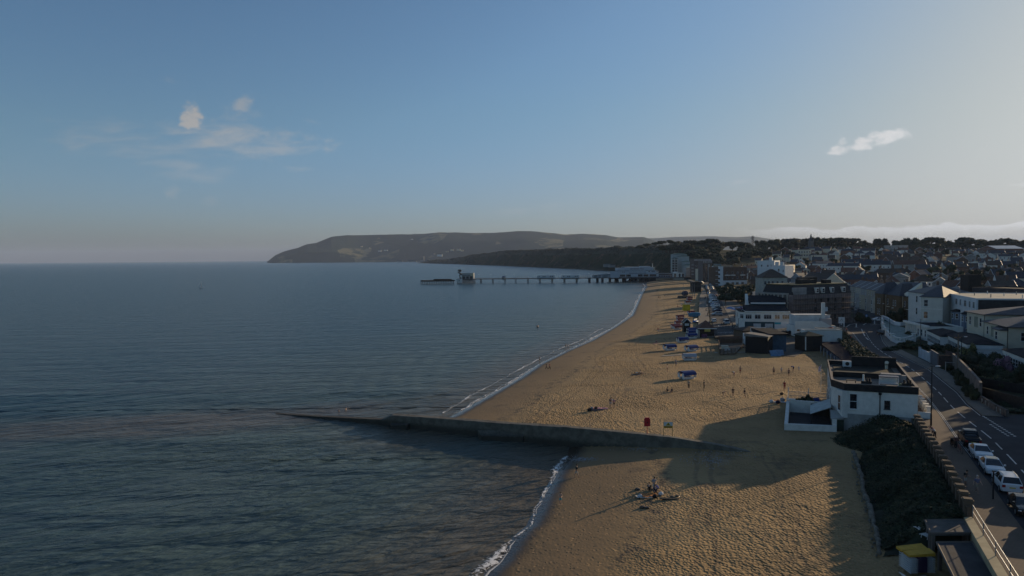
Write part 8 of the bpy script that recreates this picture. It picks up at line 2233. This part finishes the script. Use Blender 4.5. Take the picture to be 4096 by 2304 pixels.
def skin(verts, edges, radii, sub=1, name='m'):
    me = bpy.data.meshes.new(name); me.from_pydata(verts, edges, [])
    o = bpy.data.objects.new('tmp', me); C.objects.link(o)
    md = o.modifiers.new('s', 'SKIN'); md.use_smooth_shade = True
    for v, r in zip(me.skin_vertices[0].data, radii): v.radius = (r, r) if not isinstance(r, tuple) else r
    me.skin_vertices[0].data[0].use_root = True
    o.modifiers.new('u', 'SUBSURF').levels = sub
    dg = bpy.context.evaluated_depsgraph_get(); dg.update()
    out = bpy.data.meshes.new_from_object(o.evaluated_get(dg)); out.name = name
    bpy.data.objects.remove(o); bpy.data.meshes.remove(me)
    return out
PB_ = {}
def mesh_to_mb(mb, me):
    mb.add([tuple(v.co) for v in me.vertices], [tuple(p.vertices) for p in me.polygons])
def body_meshes(kind):
    if kind in PB_: return PB_[kind]
    J = {k: Vector(v) for k, v in pose(kind).items()}
    names = ['pel', 'bel', 'che', 'nec', 'hea']; rad = [.125, .12, .135, .055, .09]
    E = [(0, 1), (1, 2), (2, 3), (3, 4)]
    V = [J[n] for n in names]; Rr = list(rad)
    def add(p, r, parent): V.append(p); Rr.append(r); E.append((parent, len(V)-1)); return len(V)-1
    for n in 'rl':
        a = add(J['sh'+n], .058, 2); a = add(J['el'+n], .042, a); a = add(J['wr'+n], .029, a)
        d = (J['wr'+n]-J['el'+n]).normalized(); add(J['wr'+n]+d*.07, (.040, .022), a)
        h = add(J['hp'+n], .085, 0); k = add(J['kn'+n], .056, h); m = add(J['kn'+n].lerp(J['an'+n], .35), .055, k); an = add(J['an'+n], .036, m); add(J['to'+n], .034, an)
    me = skin(V, E, Rr, 1, 'body')
    mb = MB(); mesh_to_mb(mb, me)
    hd = J['hea']; up = (J['hea']-J['nec']).normalized()
    fw = Vector((0, -1, 0)); fw = (fw-up*fw.dot(up)); fw = fw.normalized() if fw.length > .2 else Vector((0, 0, 1))
    if kind == 'lie': fw = Vector((0, 0, 1))
    sd = up.cross(fw)
    c = hd+up*.045
    def hell(cc, r): 
        b = MB().ell((0, 0, 0), r, 8, 6); mb.add([tuple(cc+sd*v[0]-fw*v[1]+up*v[2]) for v in b.v], b.f)
    hell(c, (.078, .098, .118)); hell(c+fw*.10+up*(-.01), (.013, .022, .022)); hell(c+fw*.075-up*.065, (.03, .02, .01))
    for s in (-1, 1): hell(c+sd*s*.08, (.012, .02, .03)); hell(c+sd*s*.032+fw*.088+up*.015, (.012, .008, .008))
    for n in 'rl':   # five separate fingers
        d = (J['wr'+n]-J['el'+n]).normalized(); s = (1 if n == 'l' else -1)
        sx = d.cross(Vector((1, 0, 0))); sx = sx.normalized() if sx.length > .3 else Vector((0, 1, 0)); nn = d.cross(sx)
        p0 = J['wr'+n]+d*.085
        for k, L in enumerate((.070, .080, .074, .058)):
            b0 = p0+sx*(-.030+k*.020); b1 = b0+d*L*.55+nn*.006; b2 = b1+d*L*.38+nn*.022*s
            mb.tube(b0, b1, .009, .0085, 5); mb.tube(b1, b2, .0085, .006, 5)
        t0 = J['wr'+n]+d*.03-sx*.032; t1 = t0+d*.03-sx*.025; mb.tube(t0, t1, .011, .010, 5); mb.tube(t1, t1+d*.032-sx*.004, .010, .007, 5)
    body = mb
    hm = MB(); b = MB().ell((0, 0, 0), (.090, .108, .110), 9, 6); hm.add([tuple(c+up*.028-fw*.018+sd*v[0]-fw*v[1]+up*v[2]) for v in b.v if True], b.f)
    # clothes: slightly wider skins over the same joints
    shirt = skin([J['pel'], J['bel'], J['che'], J['nec'].lerp(J['che'], .3), J['shr'], J['shr'].lerp(J['elr'], .75), J['shl'], J['shl'].lerp(J['ell'], .75)], [(0, 1), (1, 2), (2, 3), (2, 4), (4, 5), (2, 6), (6, 7)], [.145, .145, .155, .075, .075, .062, .075, .062], 1, 'shirt')
    def legs(f):
        v = [J['bel'].lerp(J['pel'], .5), J['pel']]; e = [(0, 1)]; r = [.14, .142]
        for n in 'rl':
            v += [J['hp'+n], J['kn'+n]]; i = len(v)-2; e += [(1, i), (i, i+1)]; r += [.103, .078]
            if f > 1: v.append(J['an'+n]+Vector((0, 0, .03))); e.append((i+1, i+2)); r.append(.058)
            else: v[-1] = J['hp'+n].lerp(J['kn'+n], f)
        return skin(v, e, r, 1, 'trousers' if f > 1 else 'shorts')
    PB_[kind] = (body, hm, shirt, legs(.8), legs(2), J)
    return PB_[kind]
PM = {}
def person(x, y, z, rz, kind, label, top='white', bottom='black', long_=False, hair='dark', sk=0, s=1., bag=None, grp=None):
    key = (kind, sk)
    body, hm, shirt, shorts, trs, J = body_meshes(kind)
    if key not in PM: PM[key] = body.mesh('person', SKINS[sk]); PM[key].polygons.foreach_set('use_smooth', [True]*len(PM[key].polygons))
    o = bpy.data.objects.new('person', PM[key]); C.objects.link(o); o.location = (x, y, z); o.rotation_euler = (0, 0, rz); o.scale = (s, s, s)
    tag(o, label, 'person', grp)
    def part(nm, src, m):
        k = (kind, nm, m.name)
        if k not in PM:
            me = src.mesh(nm, m) if isinstance(src, MB) else src.copy()
            if not isinstance(src, MB): me.materials.clear(); me.materials.append(m); me.name = nm
            PM[k] = me
        c = bpy.data.objects.new(nm, PM[k]); C.objects.link(c); c.parent = o; return c
    part('hair', hm, HAIRS[hair])
    if top: part('shirt', shirt, cloth(top, CL_[top]))
    if bottom: part('trousers' if long_ else 'shorts', trs if long_ else shorts, cloth(bottom, CL_[bottom]))
    if bag: obj('bag', MB().ell((.30, -.02, .86), (.10, .16, .17), 8, 6), cloth(bag, CL_[bag]), o)
    return o
def on_beach(px, py):
    z = 1.8
    for _ in range(12): p = P(px, py, z); z = .5*z+.5*beach_z(p.x, p.y)
    return p.x, p.y, z+.03
def bp(px, py, rz, kind, label, **k): x, y, z = on_beach(px, py); return person(x, y, z, R(rz), kind, label, **k)
# near beach
bp(2307, 1914, -70, 'walk', 'man in dark top and white shorts walking near the water beside the groyne', top='black', bottom='stone', sk=1)
bp(2242, 2020, 0, 'look', 'child in turquoise shorts at the wet sand edge nearest the camera', top=None, bottom='teal', hair='brown', s=.86)
bp(2616, 1970, 20, 'look', 'man in grey shirt standing over the picnic blankets', top='grey', bottom='stone', hair='brown', s=1.05)
bp(2597, 1962, 160, 'sit', 'person in black sitting left of the standing man at the blankets', top='black', bottom='black', long_=True)
bp(2622, 1972, 200, 'sit', 'second person in dark clothes sitting beside the standing man', top='navy', bottom='black', long_=True, hair='brown')
# groups beyond the groyne
bp(2441, 1631, 30, 'look', 'woman in dark top and pale skirt at the pink blanket', top='brown', bottom='stone', hair='dark')
bp(2446, 1629, -30, 'stand', 'woman in white dress in the middle of the trio by the pink blanket', top='white', bottom='white', hair='brown', s=.98)
bp(2456, 1631, 10, 'arm', 'girl in dark shorts rightmost of the trio by the pink blanket', top='pink', bottom='black', hair='blond', s=.92)
PPL = [(2936, 1507, -60, 'bend', 'person in white top stooping over the sand in the ball game', dict(top='white', bottom='pink', hair='dark')),
 (2961, 1496, 0, 'stand', 'person in red shorts standing right of the stooping white topped person', dict(top=None, bottom='red', sk=1)),
 (3095, 1501, 180, 'stand', 'bare chested man in black shorts left of the child in white', dict(top=None, bottom='black', sk=1, s=1.02)),
 (3126, 1493, 0, 'stand', 'small child in white between the two bare chested men', dict(top='white', bottom='grey', s=.75)),
 (3155, 1506, 10, 'stand', 'bare chested man in black shorts below the man in blue', dict(top=None, bottom='black', sk=1, s=1.0)),
 (3173, 1486, 200, 'bend', 'man in bright blue shirt leaning forward at the edge of the shade', dict(top='blue', bottom='navy', s=1.05)),
 (3195, 1486, 0, 'stand', 'small child in white beside the man in the blue shirt', dict(top='white', bottom='white', s=.68)),
 (2704, 1466, 20, 'stand', 'person in grey standing above the nearest blue pedalo', dict(top='grey', bottom='grey', sk=1)),
 (2669, 1489, 60, 'stand', 'bare backed person in black shorts left of the nearest blue pedalo', dict(top=None, bottom='black')),
 (2755, 1556, 0, 'stand', 'person in black trousers standing below the nearest blue pedalo', dict(top='khaki', bottom='black', long_=True)),
 (2816, 1557, 90, 'stand', 'person all in black standing right of the one in black trousers', dict(top='black', bottom='black', long_=True, hair='brown')),
 (2669, 1566, 60, 'sit', 'person in black sitting on the sand, left of the sitting pair', dict(top='black', bottom='black')),
 (2688, 1570, -40, 'sit', 'person in black sitting on the sand, right of the sitting pair', dict(top='black', bottom='brown', sk=1)),
 (2893, 1585, 90, 'bend', 'child bending down in the lower ball game group', dict(top=None, bottom='brown', s=.8)),
 (2932, 1586, 0, 'stand', 'slim person in brown in the middle of the lower ball game group', dict(top='brown', bottom='brown', sk=1, s=.95)),
 (2979, 1591, 40, 'walk', 'person in dark swimwear rightmost of the lower ball game group', dict(top='black', bottom='black', s=.95)),
 (3138, 1560, 180, 'stand', 'woman in long red dress near the terrace fence', dict(top='red', bottom='red', long_=True, hair='brown')),
 (2562, 1497, 80, 'sit', 'dark haired person sitting on the pale sand far left of the ball games', dict(top=None, bottom='black')),
 (2553, 1494, 80, 'lie', 'person lying on a towel far left of the ball games', dict(top='white', bottom='navy')),
 (2624, 1370, 80, 'sit', 'person in pink sitting on the sand left of the blue pedaloes', dict(top='pink', bottom='red')),
 (2632, 1330, 0, 'stand', 'person with white skirt standing left of the near red pedaloes', dict(top='red', bottom='white', s=.95)),
 (2186, 1480, 100, 'walk', 'left one of the couple walking along the shore in dark clothes', dict(top='black', bottom='black', long_=True)),
 (2198, 1480, 100, 'walk', 'right one of the couple walking along the shore in red top', dict(top='red', bottom='black', long_=True)),
 (2263, 1399, 70, 'walk', 'left one of the far couple at the water edge', dict(top='navy', bottom='stone')),
 (2272, 1399, 70, 'walk', 'right one of the far couple at the water edge', dict(top='grey', bottom='black')),
 (2158, 1446, 0, 'stand', 'small dark bather standing at the water edge left of the shore couple', dict(top=None, bottom='black', s=.8)),
 (2634, 1194, 80, 'walk', 'left one of two dark figures on the far sand', dict(top='black', bottom='black', long_=True, s=1.1)),
 (2640, 1195, 80, 'walk', 'right one of two dark figures on the far sand', dict(top='brown', bottom='black', long_=True, s=1.1)),
 (2629, 1170, 0, 'stand', 'lone dark figure on the far sand above the two dark figures', dict(top='brown', bottom='black', s=1.1)),
 (2658, 1185, 60, 'sit', 'person sitting on the far sand right of the two dark figures', dict(top='black', bottom='black', s=1.1)),
 (2711, 1175, 60, 'lie', 'person lying on the far sand near the model ship', dict(top='white', bottom='stone', s=1.1)),
 (2726, 1224, 0, 'stand', 'person in white left of the yellow booth', dict(top='white', bottom='white')),
 (2710, 1228, 60, 'sit', 'person in dark red sitting left of the yellow booth', dict(top='red', bottom='black')),
 (2572, 1150, 0, 'walk', 'paddler at the water edge near the pier', dict(top='pink', bottom='black', s=1.2))]
for px, py, rz, k, lb, kw in PPL: bp(px, py, rz, k, lb, **kw)
def on_road(px, py, dz=.12): x, y = pp(px, py); return x, y, G(x, y)+dz
def rp(px, py, rz, kind, label, dz=.12, **k): x, y, z = on_road(px, py, dz); return person(x, y, z, R(rz), kind, label, **k)
rp(3861, 1952, 30, 'look', 'man in dark patterned shirt and white shorts standing on the promenade', top='black', bottom='stone', sk=1)
rp(3908, 1978, 10, 'walk', 'grey haired person in checked shirt walking on the promenade', top='plaid', bottom='khaki', hair='grey')
rp(3735, 1760, -70, 'lean', 'person in white shirt leaning on the promenade wall', top='white', bottom='black', long_=True)
rp(3729, 1752, -60, 'lean', 'person in pink behind the white shirted one leaning on the wall', top='pink', bottom='navy', long_=True, hair='brown')
rp(3386, 1333, 10, 'walk', 'person in dark red walking on the sunlit pavement by the roundabout', top='red', bottom='black', long_=True)
rp(3405, 1369, -30, 'walk', 'walker in dark red on the pavement beside the bank fence', top='red', bottom='black', long_=True)
for i, (px, py, lb) in enumerate(((3419, 1381, 'cyclist in black and white riding beside the bank fence behind the red walker'), (3462, 1411, 'cyclist in dark clothes nearest the beach hut roof on the pavement'))):
    x, y, z = on_road(px, py)
    o = person(x, y, z-.05, R(25), 'ride', lb, top='grey' if i == 0 else 'black', bottom='black', long_=True)
    t = thing('bicycle', ('bicycle ridden by the black and white cyclist', 'bicycle ridden by the dark cyclist nearest the hut roof')[i], 'bicycle', (x, y, z), R(25+90))
    for xx in (-.52, .52):
        wm = MB()
        for j in range(12): a0, a1 = j*.5236, (j+1)*.5236; wm.tube((xx+.33*math.cos(a0), 0, .33+.33*math.sin(a0)), (xx+.33*math.cos(a1), 0, .33+.33*math.sin(a1)), .02, n=4)
        obj('wheel', wm, TYRE, t)
    obj('frame', MB().tube((-.52, 0, .33), (0, 0, .35), .02).tube((0, 0, .35), (.15, 0, .85), .02).tube((0, 0, .35), (-.42, 0, .85), .02).tube((.15, 0, .82), (-.42, 0, .85), .02).tube((-.42, 0, .95), (-.52, 0, .33), .02).tube((.52, 0, .33), (.15, 0, .82), .02), BLACKM, t)
    obj('handlebar', MB().tube((-.45, -.25, 1.0), (-.45, .25, 1.0), .018), BLACKM, t); obj('saddle', MB().ell((.17, 0, .90), (.13, .08, .04), 8, 4), BLACKM, t)
rp(2938, 1275, 0, 'stand', 'dark clothed pedestrian on the pavement left of the white pub', top='black', bottom='black', long_=True)
x, y = pp(2930, 1313); 
t = rp(2930, 1314, 10, 'ride', 'motorcyclist in black at the plaza crossing', top='black', bottom='black', long_=True)
WK = [(2803, 1199), (2810, 1199), (2817, 1199), (2821, 1198), (2826, 1213), (2828, 1220), (2827, 1232), (2824, 1247), (2831, 1266), (2833, 1258), (2901, 1222), (2896, 1210), (2903, 1233), (2815, 1150), (2872, 1188)]
WC = ['stone', 'orange', 'pink', 'black', 'navy', 'black', 'white', 'black', 'navy', 'brown', 'black', 'grey', 'navy', 'white', 'black']
for i, (px, py) in enumerate(WK): rp(px, py, (i*67) % 360, ('walk', 'stand')[i % 2], 'distant walker in %s on the esplanade pavements, %s in this crowd from the sea side' % (WC[i], osuf(1+sorted(range(15), key=lambda j: WK[j]).index(i))), top=WC[i], bottom='black', long_=True, grp='walkers along the esplanade')
# swimmers
for i, (px, py, lb) in enumerate(((1355, 1646, 'left one of two swimmers beyond the groyne tip'), (1383, 1637, 'right one of two swimmers beyond the groyne tip'))):
    p = P(px, py, 0); person(p.x, p.y, -1.42, R(60*i), 'stand', lb, top=None, bottom='black')
p = P(2150, 1308, 0); t = thing('mooring_buoy', 'pale round buoy with small marker floating off the beach', 'buoy', (p.x, p.y, 0)); obj('float', MB().ell((0, 0, .25), (.55, .55, .5), 10, 7), mat('orange_white_float', (.55, .35, .25), .5), t); obj('marker', MB().tube((0, 0, .6), (0, 0, 1.5), .08, n=6), WHITEP, t)
p = P(803, 1152, 0); t = thing('sailing_dinghy', 'tiny white sail boat far out on the open sea at left', 'boat', (p.x, p.y, 0)); obj('hull', MB().prism([(-2, -.7), (1.4, -.7), (2.6, 0), (1.4, .7), (-2, .7)], -.2, .7), WHITEP, t); obj('sail', MB().prism([(-1.6, -.03), (.6, -.03), (.6, .03), (-1.6, .03)], 1.0, [1.2, 6.5, 6.5, 1.2]), WHITEP, t); obj('mast', MB().tube((.6, 0, .5), (.6, 0, 6.8), .06), STEEL, t)
# towels, bags
def towel(px, py, w, d, rz, colr, label, nm='beach_towel', cat='towel'):
    x, y, z = on_beach(px, py); m = MB(); n = 8
    vs = [( -w/2+w*i/n, -d/2+d*j/4., .03+.03*math.sin(i*1.7+j)) for i in range(n+1) for j in range(5)]
    m.add(vs, [(i*5+j, (i+1)*5+j, (i+1)*5+j+1, i*5+j+1) for i in range(n) for j in range(4)])
    o = obj(nm, m, cloth(colr, CL_[colr]), None, loc=(x, y, z+.02), rot=R(rz)); return tag(o, label, cat)
towel(2598, 1982, 1.9, 1.1, 10, 'orange', 'orange patterned blanket by the standing man'); towel(2575, 1988, 1.8, 1.0, 5, 'stone', 'pale blue and white towel left of the orange blanket')
towel(2402, 1634, 2.6, 1.2, -10, 'pink', 'pink blanket left of the standing trio'); towel(2388, 1641, 2.4, 1.0, 5, 'navy', 'dark blue towel below the pink blanket')
towel(2545, 1500, 2.0, .9, 0, 'navy', 'dark towel under the lying sunbather far left of the ball games'); towel(2622, 1374, 1.8, .9, 0, 'pink', 'pink towel beside the sitting person left of the blue pedaloes')
towel(3100, 1604, 2.2, 1.2, 20, 'orange', 'orange towel near the terrace corner'); towel(3118, 1609, 2.0, 1.2, 0, 'white', 'crumpled white towel near the terrace corner')
def bag(px, py, s, colr, label, nm='beach_bag', cat='bag'):
    x, y, z = on_beach(px, py); t = thing(nm, label, cat, (x, y, z), .4)
    obj('body', MB().ell((0, 0, .2*s), (.38*s, .26*s, .24*s), 9, 6), cloth(colr, CL_[colr]), t); obj('handle', MB().tube((-.2*s, 0, .38*s), (0, 0, .55*s), .02, n=5).tube((0, 0, .55*s), (.2*s, 0, .38*s), .02, n=5), cloth(colr, CL_[colr]), t); return t
bag(2560, 1990, .8, 'white', 'white bag at the left end of the near blankets'); bag(2620, 1992, .9, 'black', 'small black bag below the orange blanket'); bag(2644, 1982, .9, 'white', 'white rucksack heap right of the orange blanket'); bag(2625, 1957, 1.0, 'blue', 'blue bag behind the standing man')
bag(2358, 1645, 1.2, 'black', 'black bag at the left end of the pink blanket group'); bag(2384, 1636, .9, 'black', 'black bag in the middle of the pink blanket group'); bag(2368, 1636, .8, 'grey', 'grey bag at the left of the pink blanket group')
for i, (px, py, s, c_, l) in enumerate(((3086, 1612, 1.3, 'white', 'white bag pile left of the terrace corner'), (3112, 1615, 1.4, 'navy', 'dark bag beside the terrace corner'), (3130, 1606, 1.5, 'grey', 'grey bag heap right against the terrace wall'), (3127, 1580, 1.1, 'black', 'black bag by the woman in red'))): bag(px, py, s, c_, l)
x, y, z = on_beach(2676, 1998); tag(obj('wetsuit', MB().prism([(-1.0, -.2), (.2, -.28), (1.1, -.15), (1.1, .1), (.3, .2), (-1.0, .2)], .02, .12), cloth('black', CL_['black']), None, loc=(x, y, z), rot=R(-4)), 'black wetsuit laid out on the sand right of the white rucksack', 'wetsuit')
# sand mounds and holes dug by the family
for i, (px, py, s) in enumerate(((2570, 2030, .34), (2590, 2032, .3), (2552, 1960, .4), (2690, 1990, .3), (2710, 1986, .28))):
    x, y, z = on_beach(px, py); m = MB().ell((0, 0, 0), (s, s*.8, s*.45), 10, 6); m.v = [(a+.1*fbm(a*9+i, b*9, 1), b, c_+.08*fbm(a*7, b*7+i, 1)) for a, b, c_ in m.v]
    tag(obj('sand_mound', m, SAND_M, None, smooth=True, loc=(x, y, z)), 'small dug sand mound around the near picnic group, %s' % ('below the towels at left', 'below the towels at right', 'left of the sitting people', 'right of the wetsuit', 'far right beyond the wetsuit')[i], 'sand mound')
SH_ = [(2455, 1578, 1.7), (3050, 1800, 3.5), (2780, 1622, 1.2), (2556, 1646, 1.)]
# ------------------------------------------------------------ haze: even pale air round camera and scene
def build_haze():
    hz = MB().box(-26000, 26000, -600, 27000, -25, 420)
    m = bpy.data.materials.new('haze'); m.use_nodes = True
    t = m.node_tree; t.nodes.clear()
    out = t.nodes.new('ShaderNodeOutputMaterial'); v = t.nodes.new('ShaderNodeVolumePrincipled')
    v.inputs['Color'].default_value = (.60, .74, 1.0, 1); v.inputs['Density'].default_value = HAZE_D
    v.inputs['Anisotropy'].default_value = .0
    t.links.new(v.outputs[0], out.inputs['Volume'])
    tag(obj('haze', hz, m), 'pale even haze in the air over bay and town', 'haze', kind='stuff')
HAZE_D = 4.0e-5
build_haze()
